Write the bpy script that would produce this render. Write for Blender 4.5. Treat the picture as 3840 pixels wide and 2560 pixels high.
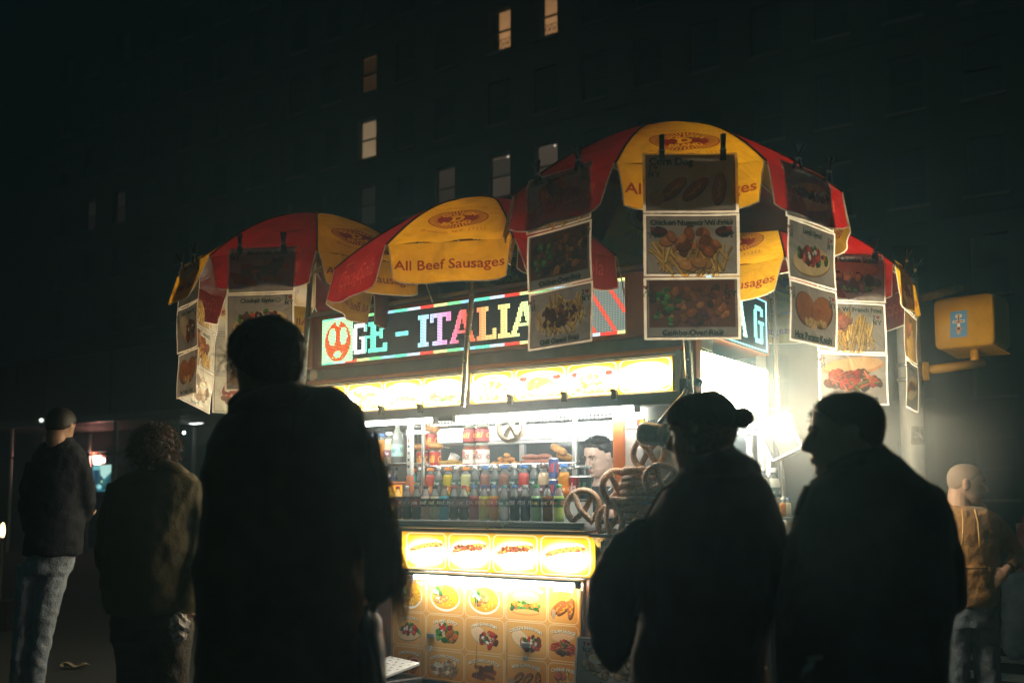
import bpy, bmesh, math, random
import numpy as np
from mathutils import Vector, Matrix, Euler
from math import radians as R, sin, cos, pi
random.seed(7); RNG = np.random.default_rng(7)
SC = bpy.context.scene; COL = SC.collection
for o in list(bpy.data.objects): bpy.data.objects.remove(o)

# ------------------------------------------------------------------ camera
FPX, EYE, PITCH, HZ = 3733.0, 1.35, R(4.5), 1870.0
SHIFT = -math.tan(PITCH) + (HZ - 1280) / FPX
cd = bpy.data.cameras.new('camera'); cam = bpy.data.objects.new('camera', cd); COL.objects.link(cam)
cd.sensor_width = 36.0; cd.lens = 36.0 * FPX / 3840.0; cd.shift_y = SHIFT * FPX / 3840.0
cam.location = (0, 0, EYE); cam.rotation_euler = (pi / 2 + PITCH, 0, 0)
cd.clip_start = .05; cd.clip_end = 400
cd.dof.use_dof = True; cd.dof.focus_distance = 5.9; cd.dof.aperture_fstop = 2.0
SC.camera = cam

# ------------------------------------------------------------------ sky, exposure
wd = bpy.data.worlds.new('World'); SC.world = wd; wd.use_nodes = True
wn = wd.node_tree; wn.nodes.clear()
wo = wn.nodes.new('ShaderNodeOutputWorld'); bg = wn.nodes.new('ShaderNodeBackground')
sky = wn.nodes.new('ShaderNodeTexSky'); sky.sky_type = 'NISHITA'; sky.sun_disc = False
sky.sun_elevation = R(-3); sky.sun_rotation = R(200)
mx = wn.nodes.new('ShaderNodeMixRGB'); mx.inputs[0].default_value = .97      # night: a dim city glow over what is left of the sky
mx.inputs[2].default_value = (.045, .095, .085, 1)
wn.links.new(sky.outputs[0], mx.inputs[1]); wn.links.new(mx.outputs[0], bg.inputs[0])
bg.inputs[1].default_value = .036
wn.links.new(bg.outputs[0], wo.inputs[0])
vs = SC.view_settings; vs.view_transform = 'Standard'; vs.look = 'None'; vs.exposure = 2.65; vs.gamma = 1; vs.use_curve_mapping = False
SC.cycles.use_denoising = True; SC.cycles.max_bounces = 6; SC.cycles.diffuse_bounces = 3; SC.cycles.glossy_bounces = 3
SC.cycles.transmission_bounces = 5; SC.cycles.transparent_max_bounces = 8; SC.cycles.volume_bounces = 0
SC.cycles.sample_clamp_indirect = 4; SC.cycles.sample_clamp_direct = 0; SC.cycles.caustics_reflective = False; SC.cycles.caustics_refractive = False

# ------------------------------------------------------------------ projection helpers: a point of the photograph onto a known plane
def ray(px, py):
    xc = (px - 1920) / FPX; yc = (1280 - py) / FPX + SHIFT
    return Vector((xc, cos(PITCH) - yc * sin(PITCH), sin(PITCH) + yc * cos(PITCH)))
def at(px, py, Y):
    d = ray(px, py); return Vector((0, 0, EYE)) + d * (Y / d.y)
CA = R(-34.5); CX = Vector((cos(CA), sin(CA), 0)); CV = Vector((-sin(CA), cos(CA), 0)); CO = Vector((-.193, 6.0, 0))
def L(x, y, z): return CO + CX * x + CV * y + Vector((0, 0, z))          # cart coordinates to world

# ------------------------------------------------------------------ objects
def tag(o, label=None, cat=None, group=None, kind=None):
    for k, v in (('label', label), ('category', cat), ('group', group), ('kind', kind)):
        if v: o[k] = v
    return o
def empty(name, loc=(0, 0, 0), rz=0.0, label=None, cat=None, group=None, kind=None):
    o = bpy.data.objects.new(name, None); COL.objects.link(o); o.location = loc; o.rotation_euler = (0, 0, rz)
    o.empty_display_size = .1
    return tag(o, label, cat, group, kind)
class MB:
    def __init__(s): s.v = []; s.f = []; s.uv = {}; s.mi = {}; s.cur = 0
    def add(s, vs, fs, uvs=None):
        b = len(s.v); s.v += [tuple(p) for p in vs]
        for i, f in enumerate(fs):
            if s.cur: s.mi[len(s.f)] = s.cur
            if uvs is not None: s.uv[len(s.f)] = [uvs[j] for j in f]
            s.f.append(tuple(b + j for j in f))
        return s
    def box(s, x0, x1, y0, y1, z0, z1, M=None):
        vs = [Vector((x, y, z)) for z in (z0, z1) for y in (y0, y1) for x in (x0, x1)]
        if M is not None: vs = [M @ p for p in vs]
        return s.add(vs, [(0, 2, 3, 1), (4, 5, 7, 6), (0, 1, 5, 4), (2, 6, 7, 3), (0, 4, 6, 2), (1, 3, 7, 5)])
    def tube(s, pts, r, n=8, closed=False, cap=True, sq=None):
        pts = [Vector(p) for p in pts]; m = len(pts); rr = r if isinstance(r, (list, tuple)) else [r] * m
        rings = []; prev = None
        for i, p in enumerate(pts):
            if closed: t = pts[(i + 1) % m] - pts[i - 1]
            else: t = pts[min(i + 1, m - 1)] - pts[max(i - 1, 0)]
            t = t.normalized() if t.length > 1e-9 else Vector((0, 0, 1))
            if prev is None:
                a = Vector((0, 0, 1)) if abs(t.z) < .9 else Vector((1, 0, 0)); u = t.cross(a).normalized()
            else:
                u = prev - t * prev.dot(t); u = u.normalized() if u.length > 1e-6 else t.orthogonal().normalized()
            prev = u; w = t.cross(u)
            q = rr[i]; qa, qb = q if isinstance(q, (list, tuple)) else (q, q)
            rings.append([p + u * qa * cos(2 * pi * k / n) + w * qb * sin(2 * pi * k / n) for k in range(n)])
        vs = [q for r_ in rings for q in r_]; fs = []
        for i in range(m if closed else m - 1):
            a, b = i * n, ((i + 1) % m) * n
            for k in range(n): fs.append((a + k, a + (k + 1) % n, b + (k + 1) % n, b + k))
        if cap and not closed:
            fs.append(tuple(range(n - 1, -1, -1))); fs.append(tuple((m - 1) * n + k for k in range(n)))
        return s.add(vs, fs)
    def lathe(s, prof, n=14, M=None, cap=True):
        vs = []; fs = []
        for r, z in prof:
            for k in range(n): vs.append(Vector((r * cos(2 * pi * k / n), r * sin(2 * pi * k / n), z)))
        m = len(prof)
        for i in range(m - 1):
            for k in range(n): fs.append((i * n + k, i * n + (k + 1) % n, (i + 1) * n + (k + 1) % n, (i + 1) * n + k))
        if cap: fs.append(tuple(range(n - 1, -1, -1))); fs.append(tuple((m - 1) * n + k for k in range(n)))
        if M is not None: vs = [M @ p for p in vs]
        return s.add(vs, fs)
    def loft(s, rings, n=20, p=2.3):          # rings (cx, cy, z, rx, ry): closed stack of soft rounded outlines
        vs = []; fs = []
        for cx, cy, z, rx, ry in rings:
            for k in range(n):
                a = 2 * pi * k / n; c, q = cos(a), sin(a)
                vs.append((cx + rx * math.copysign(abs(c) ** (2 / p), c), cy + ry * math.copysign(abs(q) ** (2 / p), q), z))
        m = len(rings)
        for i in range(m - 1):
            for k in range(n): fs.append((i * n + k, i * n + (k + 1) % n, (i + 1) * n + (k + 1) % n, (i + 1) * n + k))
        fs.append(tuple(range(n - 1, -1, -1))); fs.append(tuple((m - 1) * n + k for k in range(n)))
        if rings[0][2] > rings[-1][2]: fs = [f[::-1] for f in fs]
        return s.add(vs, fs)
    def ell(s, c, r, M=None, nu=14, nv=9):
        vs = []; fs = []; c = Vector(c)
        for j in range(nv + 1):
            th = pi * j / nv
            for k in range(nu):
                a = 2 * pi * k / nu; q = Vector((r[0] * sin(th) * cos(a), r[1] * sin(th) * sin(a), r[2] * cos(th)))
                if M is not None: q = M @ q
                vs.append(c + q)
        for j in range(nv):
            for k in range(nu): fs.append((j * nu + k, (j + 1) * nu + k, (j + 1) * nu + (k + 1) % nu, j * nu + (k + 1) % nu))
        return s.add(vs, fs)
    def grid(s, fn, nu, nv, uvf=None):
        vs = [fn(i / nu, j / nv) for j in range(nv + 1) for i in range(nu + 1)]
        uv = [(uvf(i / nu, j / nv) if uvf else (i / nu, j / nv)) for j in range(nv + 1) for i in range(nu + 1)]
        fs = [(j * (nu + 1) + i, j * (nu + 1) + i + 1, (j + 1) * (nu + 1) + i + 1, (j + 1) * (nu + 1) + i) for j in range(nv) for i in range(nu)]
        return s.add(vs, fs, uv)
    def quad(s, a, b, c, d): return s.add([a, b, c, d], [(0, 1, 2, 3)], [(0, 0), (1, 0), (1, 1), (0, 1)])
    def mesh(s, name, mats, smooth=False):
        me = bpy.data.meshes.new(name); me.from_pydata(s.v, [], s.f)
        if s.uv:
            ul = me.uv_layers.new(name='UVMap')
            for p in me.polygons:
                q = s.uv.get(p.index)
                if q:
                    for li, c in zip(p.loop_indices, q): ul.data[li].uv = c
        for m in (mats if isinstance(mats, (list, tuple)) else [mats]): me.materials.append(m)
        for i, k in s.mi.items(): me.polygons[i].material_index = k
        if smooth: me.polygons.foreach_set('use_smooth', [True] * len(me.polygons))
        me.update(); return me
    def obj(s, name, mats, parent=None, loc=(0, 0, 0), rot=(0, 0, 0), smooth=False, bev=0):
        o = bpy.data.objects.new(name, s.mesh(name, mats, smooth)); COL.objects.link(o); o.location = loc; o.rotation_euler = rot
        if parent: o.parent = parent
        if bev:
            b = o.modifiers.new('bevel', 'BEVEL'); b.width = bev; b.segments = 2; b.limit_method = 'ANGLE'
        return o
def remesh(o, vox, folds=0, size=.12, seed=0):
    m = o.modifiers.new('one_skin', 'REMESH'); m.mode = 'VOXEL'; m.voxel_size = vox; m.use_smooth_shade = True
    k = o.modifiers.new('soften', 'SMOOTH'); k.factor = .5; k.iterations = 4
    if folds:
        tx = bpy.data.textures.get('folds%d' % int(size * 1000)) or bpy.data.textures.new('folds%d' % int(size * 1000), 'CLOUDS')
        tx.noise_scale = size; tx.noise_depth = 2
        d = o.modifiers.new('folds', 'DISPLACE'); d.texture = tx; d.strength = folds; d.mid_level = .5; d.texture_coords = 'GLOBAL'
    return o
def copy_tree(o, parent=None):
    c = o.copy(); COL.objects.link(c)
    if parent: c.parent = parent
    for ch in [x for x in bpy.data.objects if x.parent == o]: copy_tree(ch, c)
    return c

# ------------------------------------------------------------------ materials
MATS = {}
def srgb(r, g, b):
    f = lambda c: (c / 255 / 12.92) if c / 255 <= .04045 else ((c / 255 + .055) / 1.055) ** 2.4
    return (f(r), f(g), f(b))
def mat(name, col, rough=.6, metal=0, var=.25, scale=30, bump=0, bscale=80, spec=.4, trans=0, alpha=1, coat=0, sheen=0):
    if name in MATS: return MATS[name]
    m = bpy.data.materials.new(name); m.use_nodes = True; nt = m.node_tree; b = nt.nodes['Principled BSDF']; MATS[name] = m
    tc = nt.nodes.new('ShaderNodeTexCoord'); nz = nt.nodes.new('ShaderNodeTexNoise'); nz.inputs['Scale'].default_value = scale; nz.inputs['Detail'].default_value = 5
    nt.links.new(tc.outputs['Object'], nz.inputs['Vector'])
    cr = nt.nodes.new('ShaderNodeValToRGB'); cr.color_ramp.elements[0].position = .3; cr.color_ramp.elements[1].position = .7
    lo = tuple(c * (1 - var) for c in col); hi = tuple(min(1, c * (1 + var * .6)) for c in col)
    cr.color_ramp.elements[0].color = (*lo, 1); cr.color_ramp.elements[1].color = (*hi, 1)
    nt.links.new(nz.outputs['Fac'], cr.inputs[0]); nt.links.new(cr.outputs[0], b.inputs['Base Color'])
    mr = nt.nodes.new('ShaderNodeMapRange'); mr.inputs[3].default_value = max(.02, rough - .08); mr.inputs[4].default_value = min(1, rough + .08)
    nt.links.new(nz.outputs['Fac'], mr.inputs[0]); nt.links.new(mr.outputs[0], b.inputs['Roughness'])
    b.inputs['Metallic'].default_value = metal; b.inputs['Specular IOR Level'].default_value = spec
    b.inputs['Transmission Weight'].default_value = trans; b.inputs['Alpha'].default_value = alpha; b.inputs['Coat Weight'].default_value = coat
    b.inputs['Sheen Weight'].default_value = sheen; b.inputs['Sheen Roughness'].default_value = .5
    if bump:
        n2 = nt.nodes.new('ShaderNodeTexNoise'); n2.inputs['Scale'].default_value = bscale; n2.inputs['Detail'].default_value = 4
        nt.links.new(tc.outputs['Object'], n2.inputs['Vector'])
        bp = nt.nodes.new('ShaderNodeBump'); bp.inputs['Strength'].default_value = bump; bp.inputs['Distance'].default_value = .01
        nt.links.new(n2.outputs['Fac'], bp.inputs['Height']); nt.links.new(bp.outputs[0], b.inputs['Normal'])
    return m
def emat(name, col, s, sample=True):
    if name in MATS: return MATS[name]
    m = bpy.data.materials.new(name); m.use_nodes = True; nt = m.node_tree; nt.nodes.clear(); MATS[name] = m
    e = nt.nodes.new('ShaderNodeEmission'); o = nt.nodes.new('ShaderNodeOutputMaterial'); e.inputs[0].default_value = (*col, 1); e.inputs[1].default_value = s
    nt.links.new(e.outputs[0], o.inputs[0])
    if not sample: m.cycles.emission_sampling = 'NONE'
    return m
def tex_node(nt, img, interp='Linear'):
    t = nt.nodes.new('ShaderNodeTexImage'); t.image = img; t.interpolation = interp; t.extension = 'EXTEND'; return t
def print_mat(name, img, rough=.35, spec=.4):                      # ink on board
    m = bpy.data.materials.new(name); m.use_nodes = True; nt = m.node_tree; b = nt.nodes['Principled BSDF']
    t = tex_node(nt, img); nt.links.new(t.outputs[0], b.inputs['Base Color']); b.inputs['Roughness'].default_value = rough; b.inputs['Specular IOR Level'].default_value = spec
    return m
def cloth_mat(name, img, tr=.5, gain=1.0, gloss=.06):              # thin printed sheet: light passes through it, alpha = how much
    m = bpy.data.materials.new(name); m.use_nodes = True; nt = m.node_tree; nt.nodes.clear()
    t = tex_node(nt, img); d = nt.nodes.new('ShaderNodeBsdfDiffuse'); tl = nt.nodes.new('ShaderNodeBsdfTranslucent'); mxs = nt.nodes.new('ShaderNodeMixShader')
    gl = nt.nodes.new('ShaderNodeBsdfGlossy'); gl.inputs['Roughness'].default_value = .35; m2 = nt.nodes.new('ShaderNodeMixShader'); m2.inputs[0].default_value = gloss
    o = nt.nodes.new('ShaderNodeOutputMaterial'); ml = nt.nodes.new('ShaderNodeMixRGB'); ml.blend_type = 'MULTIPLY'; ml.inputs[0].default_value = 1
    nt.links.new(t.outputs[0], d.inputs[0]); nt.links.new(t.outputs[0], ml.inputs[1]); nt.links.new(t.outputs[1], ml.inputs[2])
    nt.links.new(ml.outputs[0], tl.inputs[0]); mxs.inputs[0].default_value = tr
    nt.links.new(d.outputs[0], mxs.inputs[1]); nt.links.new(tl.outputs[0], mxs.inputs[2]); nt.links.new(mxs.outputs[0], m2.inputs[1]); nt.links.new(gl.outputs[0], m2.inputs[2])
    tc = nt.nodes.new('ShaderNodeTexCoord'); nz = nt.nodes.new('ShaderNodeTexNoise'); nz.inputs['Scale'].default_value = 7; nz.inputs['Detail'].default_value = 6; nz.inputs['Distortion'].default_value = 1.2; nt.links.new(tc.outputs['Object'], nz.inputs['Vector'])
    bp = nt.nodes.new('ShaderNodeBump'); bp.inputs['Strength'].default_value = .55; bp.inputs['Distance'].default_value = .03; nt.links.new(nz.outputs['Fac'], bp.inputs['Height'])
    for q in (d, tl, gl): nt.links.new(bp.outputs[0], q.inputs['Normal'])
    gr = nt.nodes.new('ShaderNodeMapRange'); gr.inputs[1].default_value = .35; gr.inputs[2].default_value = .65; gr.inputs[3].default_value = .72; gr.inputs[4].default_value = 1; nt.links.new(nz.outputs['Fac'], gr.inputs[0])
    dm = nt.nodes.new('ShaderNodeMixRGB'); dm.blend_type = 'MULTIPLY'; dm.inputs[0].default_value = 1; nt.links.new(t.outputs[0], dm.inputs[1]); nt.links.new(gr.outputs[0], dm.inputs[2]); nt.links.new(dm.outputs[0], d.inputs[0]); nt.links.new(dm.outputs[0], ml.inputs[1])
    nt.links.new(m2.outputs[0], o.inputs[0]); return m
def glow_mat(name, img, s_mid, s_edge, tint=(1, 1, 1), power=2.0, emit=True):        # back-lit print: a tube's brighter middle is painted into the emission
    m = bpy.data.materials.new(name); m.use_nodes = True; nt = m.node_tree; nt.nodes.clear()
    t = tex_node(nt, img); e = nt.nodes.new('ShaderNodeEmission'); o = nt.nodes.new('ShaderNodeOutputMaterial'); g = nt.nodes.new('ShaderNodeBsdfGlossy'); g.inputs['Roughness'].default_value = .25
    uv = nt.nodes.new('ShaderNodeTexCoord'); sx = nt.nodes.new('ShaderNodeSeparateXYZ'); nt.links.new(uv.outputs['UV'], sx.inputs[0])
    def math_(op, a, b=None):
        n = nt.nodes.new('ShaderNodeMath'); n.operation = op
        for i, q in enumerate((a, b)):
            if q is None: continue
            if isinstance(q, (int, float)): n.inputs[i].default_value = q
            else: nt.links.new(q, n.inputs[i])
        return n.outputs[0]
    v = math_('ABSOLUTE', math_('SUBTRACT', sx.outputs[1], .45)); v = math_('POWER', math_('MULTIPLY', v, 1.9), power)
    st = math_('ADD', math_('MULTIPLY', v, s_edge - s_mid), s_mid)
    ml = nt.nodes.new('ShaderNodeMixRGB'); ml.blend_type = 'MULTIPLY'; ml.inputs[0].default_value = 1; ml.inputs[2].default_value = (*tint, 1)
    nt.links.new(t.outputs[0], ml.inputs[1]); nt.links.new(ml.outputs[0], e.inputs[0]); nt.links.new(st, e.inputs[1])
    ad = nt.nodes.new('ShaderNodeAddShader'); mg = nt.nodes.new('ShaderNodeMixShader'); mg.inputs[0].default_value = .06
    nt.links.new(e.outputs[0], mg.inputs[1]); nt.links.new(g.outputs[0], mg.inputs[2]); nt.links.new(mg.outputs[0], o.inputs[0])
    return m
# ------------------------------------------------------------------ flat print: drawn stroke by stroke into small pictures made here
_TXT = {}
def text_tris(s, bold=0.0):
    k = (s, bold)
    if k in _TXT: return _TXT[k]
    cu = bpy.data.curves.new('t', 'FONT'); cu.body = s; cu.offset = bold; cu.resolution_u = 3; cu.align_x = 'CENTER'
    o = bpy.data.objects.new('t', cu); COL.objects.link(o); dg = bpy.context.evaluated_depsgraph_get(); e = o.evaluated_get(dg); me = e.to_mesh()
    me.calc_loop_triangles()
    v = np.array([p.co[:2] for p in me.vertices], float).reshape(-1, 2); t = np.array([x.vertices[:] for x in me.loop_triangles], int).reshape(-1, 3)
    e.to_mesh_clear(); bpy.data.objects.remove(o); bpy.data.curves.remove(cu)
    _TXT[k] = (v, t); return v, t
class Cv:
    SS = 2
    def __init__(s, w, h, bg=(255, 255, 255), a=1.0):
        s.w, s.h = w, h; s.p = np.empty((h * s.SS, w * s.SS, 4), np.float32); s.p[..., :3] = np.array(bg) / 255; s.p[..., 3] = a
    def _blend(s, x0, y0, mask, col, al, a=None):
        h, w = mask.shape; r = s.p[y0:y0 + h, x0:x0 + w]; m = (mask * al)[..., None]
        c = np.array(col, np.float32) / 255
        r[..., :3] = r[..., :3] * (1 - m) + c * m
        if a is not None: r[..., 3] = r[..., 3] * (1 - m[..., 0]) + a * m[..., 0]
    def _bb(s, xs, ys):
        x0 = max(0, int(np.floor(min(xs)))); x1 = min(s.w * s.SS, int(np.ceil(max(xs))) + 1); y0 = max(0, int(np.floor(min(ys)))); y1 = min(s.h * s.SS, int(np.ceil(max(ys))) + 1)
        return x0, x1, y0, y1
    def poly(s, pts, col, al=1, a=None):
        q = np.array(pts, float) * s.SS; x0, x1, y0, y1 = s._bb(q[:, 0], q[:, 1])
        if x1 <= x0 or y1 <= y0: return
        X, Y = np.meshgrid(np.arange(x0, x1) + .5, np.arange(y0, y1) + .5); m = np.zeros(X.shape, bool)
        for i in range(len(q)):
            (ax, ay), (bx, by) = q[i - 1], q[i]
            if ay == by: continue
            c = ((ay > Y) != (by > Y)) & (X < (bx - ax) * (Y - ay) / (by - ay) + ax); m ^= c
        s._blend(x0, y0, m.astype(np.float32), col, al, a)
    def rect(s, x0, y0, x1, y1, col, al=1, a=None): s.poly([(x0, y0), (x1, y0), (x1, y1), (x0, y1)], col, al, a)
    def ell(s, cx, cy, rx, ry, col, rot=0, al=1, soft=0, a=None):
        k = s.SS; R_ = max(rx, ry) * (1 + soft); x0, x1, y0, y1 = s._bb([(cx - R_) * k, (cx + R_) * k], [(cy - R_) * k, (cy + R_) * k])
        if x1 <= x0 or y1 <= y0: return
        X, Y = np.meshgrid((np.arange(x0, x1) + .5) / k - cx, (np.arange(y0, y1) + .5) / k - cy); c, q = cos(rot), sin(rot)
        d = ((X * c + Y * q) / rx) ** 2 + ((-X * q + Y * c) / ry) ** 2
        m = (d < 1).astype(np.float32) if not soft else np.clip((1 + soft - np.sqrt(d)) / soft, 0, 1).astype(np.float32)
        s._blend(x0, y0, m, col, al, a)
    def line(s, pts, wd, col, al=1):
        for (ax, ay), (bx, by) in zip(pts, pts[1:]):
            dx, dy = bx - ax, by - ay; l = math.hypot(dx, dy) or 1; nx, ny = -dy / l * wd / 2, dx / l * wd / 2
            s.poly([(ax + nx, ay + ny), (bx + nx, by + ny), (bx - nx, by - ny), (ax - nx, ay - ny)], col, al)
            s.ell(bx, by, wd / 2, wd / 2, col, al=al)
    def rrect(s, x0, y0, x1, y1, r, wd, col, al=1):
        pts = []
        for cx, cy, a0 in ((x1 - r, y0 + r, -90), (x1 - r, y1 - r, 0), (x0 + r, y1 - r, 90), (x0 + r, y0 + r, 180)):
            for k in range(6): a = R(a0 + k * 18); pts.append((cx + r * cos(a), cy + r * sin(a)))
        s.line(pts + [pts[0]], wd, col, al)
    def text(s, st, x, y, h, col, bold=.015, wid=None, warp=None, shear=0, al=1, mirror=False, rot=0):
        v, t = text_tris(st, bold)
        if not len(t): return
        q = v.copy(); k = h / .72; q *= k; q[:, 0] += q[:, 1] * shear
        tw = np.ptp(q[:, 0])
        if wid: q[:, 0] *= wid / max(tw, 1e-6)
        if mirror: q[:, 0] *= -1
        q[:, 1] *= -1
        if warp:                                   # letters along an arc of radius warp (positive: arched up)
            th = q[:, 0] / warp; rr = abs(warp) - q[:, 1] * (1 if warp > 0 else -1)
            if warp > 0: q = np.stack([rr * np.sin(th), warp - rr * np.cos(th)], 1)
            else: th = -th; q = np.stack([rr * np.sin(th), -abs(warp) + rr * np.cos(th)], 1)
        if rot: c, z = cos(rot), sin(rot); q = np.stack([q[:, 0] * c - q[:, 1] * z, q[:, 0] * z + q[:, 1] * c], 1)
        q = (q + (x, y)) * s.SS
        for a_, b_, c_ in t:
            A, B, C = q[a_], q[b_], q[c_]; x0, x1, y0, y1 = s._bb((A[0], B[0], C[0]), (A[1], B[1], C[1]))
            if x1 <= x0 or y1 <= y0: continue
            X = np.arange(x0, x1)[None, :] + .5; Y = np.arange(y0, y1)[:, None] + .5
            e0 = (B[0] - A[0]) * (Y - A[1]) - (B[1] - A[1]) * (X - A[0]); e1 = (C[0] - B[0]) * (Y - B[1]) - (C[1] - B[1]) * (X - B[0]); e2 = (A[0] - C[0]) * (Y - C[1]) - (A[1] - C[1]) * (X - C[0])
            m = ((e0 >= 0) & (e1 >= 0) & (e2 >= 0)) | ((e0 <= 0) & (e1 <= 0) & (e2 <= 0))
            s._blend(x0, y0, m.astype(np.float32), col, al)
    def lumps(s, cx, cy, rx, ry, n, sz, cols, asp=1.4, sh=.55):
        for i in range(n):
            a = random.random() * 2 * pi; d = math.sqrt(random.random()); x = cx + rx * d * cos(a); y = cy + ry * d * sin(a)
            c = random.choice(cols); f = random.uniform(.8, 1.15); c = tuple(min(255, q * f) for q in c); z = sz * random.uniform(.6, 1.25); r = random.random() * pi
            s.ell(x, y + z * .18, z * asp, z, tuple(q * sh for q in c), r); s.ell(x, y, z * asp * .92, z * .9, c, r); s.ell(x - z * .2, y - z * .3, z * .5, z * .32, tuple(min(255, q * 1.3) for q in c), r, al=.6)
    def strips(s, cx, cy, rx, ry, n, ln, wd, cols, ang=1.2, spread=.6):
        for i in range(n):
            a = random.random() * 2 * pi; d = math.sqrt(random.random()); x = cx + rx * d * cos(a); y = cy + ry * d * sin(a); t = ang + random.uniform(-spread, spread); l = ln * random.uniform(.6, 1.1) / 2
            c = random.choice(cols); f = random.uniform(.75, 1.15); c = tuple(min(255, q * f) for q in c)
            p = [(x - l * cos(t), y - l * sin(t)), (x + l * cos(t), y + l * sin(t))]
            s.line([(u + 1, w + wd * .35) for u, w in p], wd, tuple(q * .5 for q in c)); s.line(p, wd * .8, c)
    def img(s, name):
        k = s.SS; q = s.p.reshape(s.h, k, s.w, k, 4).mean((1, 3))[::-1]
        im = bpy.data.images.new(name, s.w, s.h, alpha=True); im.alpha_mode = 'CHANNEL_PACKED'; im.pixels.foreach_set(np.ascontiguousarray(q, np.float32).ravel()); im.update(); im.pack(); return im
BRN = [(150, 84, 40), (176, 104, 50), (128, 66, 30), (190, 120, 60)]; FRY = [(226, 176, 84), (212, 156, 66), (236, 192, 104)]; GRN = [(70, 120, 50), (96, 150, 66), (52, 96, 40)]
BUN = [(214, 150, 80), (224, 166, 98)]; MEAT = [(96, 52, 36), (120, 64, 44), (80, 44, 34)]; RED = [(190, 50, 36), (170, 40, 30), (206, 80, 50)]; RICE = [(236, 176, 40), (228, 160, 30), (244, 196, 70)]; WHT = [(238, 232, 220), (226, 218, 204)]
def food(c, kind, x, y, w, h):
    cx, cy = x + w / 2, y + h / 2; u = min(w, h)
    if kind == 'nuggets':
        c.strips(cx, cy + h * .2, w * .45, h * .22, 60, u * .5, u * .05, FRY, 1.3, .9); c.lumps(cx, cy - h * .08, w * .3, h * .25, 26, u * .09, BRN); c.lumps(cx, cy + h * .3, w * .25, h * .08, 6, u * .11, BUN)
        for q in (.12, .88): c.ell(x + w * q, y + h * .2, w * .1, h * .11, (60, 40, 36)); c.ell(x + w * q, y + h * .18, w * .08, h * .06, (110, 30, 24))
    elif kind == 'tenders': c.lumps(cx, cy - h * .1, w * .28, h * .3, 22, u * .12, BRN, 1.8); c.strips(cx, cy + h * .3, w * .45, h * .14, 50, u * .4, u * .05, FRY, 1.4, .7)
    elif kind == 'fries': c.strips(cx, cy + h * .1, w * .3, h * .32, 70, u * .6, u * .055, FRY, 1.5, .45); c.lumps(cx - w * .15, cy - h * .2, w * .2, h * .15, 9, u * .11, [(190, 110, 84), (170, 92, 70)])
    elif kind == 'chilifries': c.ell(cx, cy + h * .08, w * .45, h * .38, (206, 190, 160)); c.strips(cx, cy, w * .4, h * .32, 60, u * .4, u * .05, FRY, 1.4, .9); c.lumps(cx, cy + h * .02, w * .36, h * .22, 60, u * .05, MEAT)
    elif kind == 'corndog':
        for i, q in enumerate((-.2, .06, .34)):
            t = -.75 if i < 2 else -1.45; X = cx + w * q; Y = cy + h * .1; l = h * .34
            c.line([(X, Y), (X + l * 2.1 * cos(t), Y + l * 2.1 * sin(t))], u * .02, (200, 170, 120)); c.ell(X, Y, l, u * .14, (86, 44, 22), t); c.ell(X - 2, Y - 3, l * .93, u * .12, (150, 84, 40), t); c.line([(X + (j - 2) * l * .25 * cos(t) + (j % 2) * 8 - 4, Y + (j - 2) * l * .25 * sin(t)) for j in range(5)], u * .03, (216, 160, 40))
        c.ell(x + w * .1, y + h * .78, w * .09, h * .16, (170, 140, 110))
    elif kind == 'sticks':
        for i in range(7): c.line([(cx + random.uniform(-.35, .2) * w, cy + random.uniform(-.1, .35) * h), (cx + random.uniform(-.1, .38) * w, cy + random.uniform(-.3, .3) * h)], u * .2, (104, 56, 26)); a = random.uniform(-.3, .3); c.line([(cx - w * .25 + a * w, cy - h * .2 + i * h * .07), (cx + w * .1 + a * w, cy - h * .1 + i * h * .07)], u * .17, random.choice(BRN))
    elif kind == 'gyro':
        c.ell(cx, cy + h * .12, w * .46, h * .32, (150, 110, 66), -.15); c.ell(cx, cy + h * .1, w * .45, h * .3, (222, 190, 140), -.15); c.lumps(cx, cy - h * .05, w * .38, h * .2, 26, u * .07, GRN); c.lumps(cx, cy - h * .02, w * .32, h * .16, 26, u * .07, MEAT + RED); c.lumps(cx, cy - h * .05, w * .2, h * .08, 5, u * .05, WHT)
    elif kind == 'knish':
        for q in (-.2, .2): c.ell(cx + w * q, cy - h * .02, w * .26, h * .34, (100, 56, 30), .35 if q < 0 else -.35); c.ell(cx + w * q * .96, cy - h * .04, w * .24, h * .31, (166, 100, 54), .35 if q < 0 else -.35)
        c.ell(cx, cy + h * .26, w * .1, h * .1, (196, 160, 110)); c.lumps(cx, cy + h * .22, w * .3, h * .06, 8, u * .07, [(206, 168, 110)])
    elif kind == 'rice': c.ell(cx, cy + h * .04, w * .46, h * .44, (236, 232, 224)); c.ell(cx, cy, w * .43, h * .4, (222, 160, 40)); c.lumps(cx + w * .12, cy + h * .08, w * .28, h * .26, 90, u * .022, RICE, 1.8, .8); c.lumps(cx - w * .14, cy - h * .06, w * .22, h * .24, 22, u * .075, [(206, 150, 90), (184, 116, 60), (224, 180, 120)]); c.lumps(cx - w * .25, cy - h * .14, w * .14, h * .2, 16, u * .05, GRN + WHT)
    elif kind == 'darkrice': c.rect(x, y, x + w, y + h * .96, (120, 70, 50)); c.lumps(cx, cy, w * .48, h * .42, 90, u * .07, MEAT + BRN + [(90, 40, 50)]); c.lumps(cx - w * .3, cy, w * .15, h * .4, 16, u * .05, GRN)
    elif kind == 'hotdog':
        c.ell(cx, cy, w * .47, h * .27, (190, 120, 60), -.16); c.ell(cx, cy - h * .06, w * .46, h * .24, (240, 206, 150), -.16); c.ell(cx, cy - h * .02, w * .46, h * .12, (140, 50, 30), -.16); c.ell(cx, cy - h * .04, w * .44, h * .09, (206, 96, 56), -.16)
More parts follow.
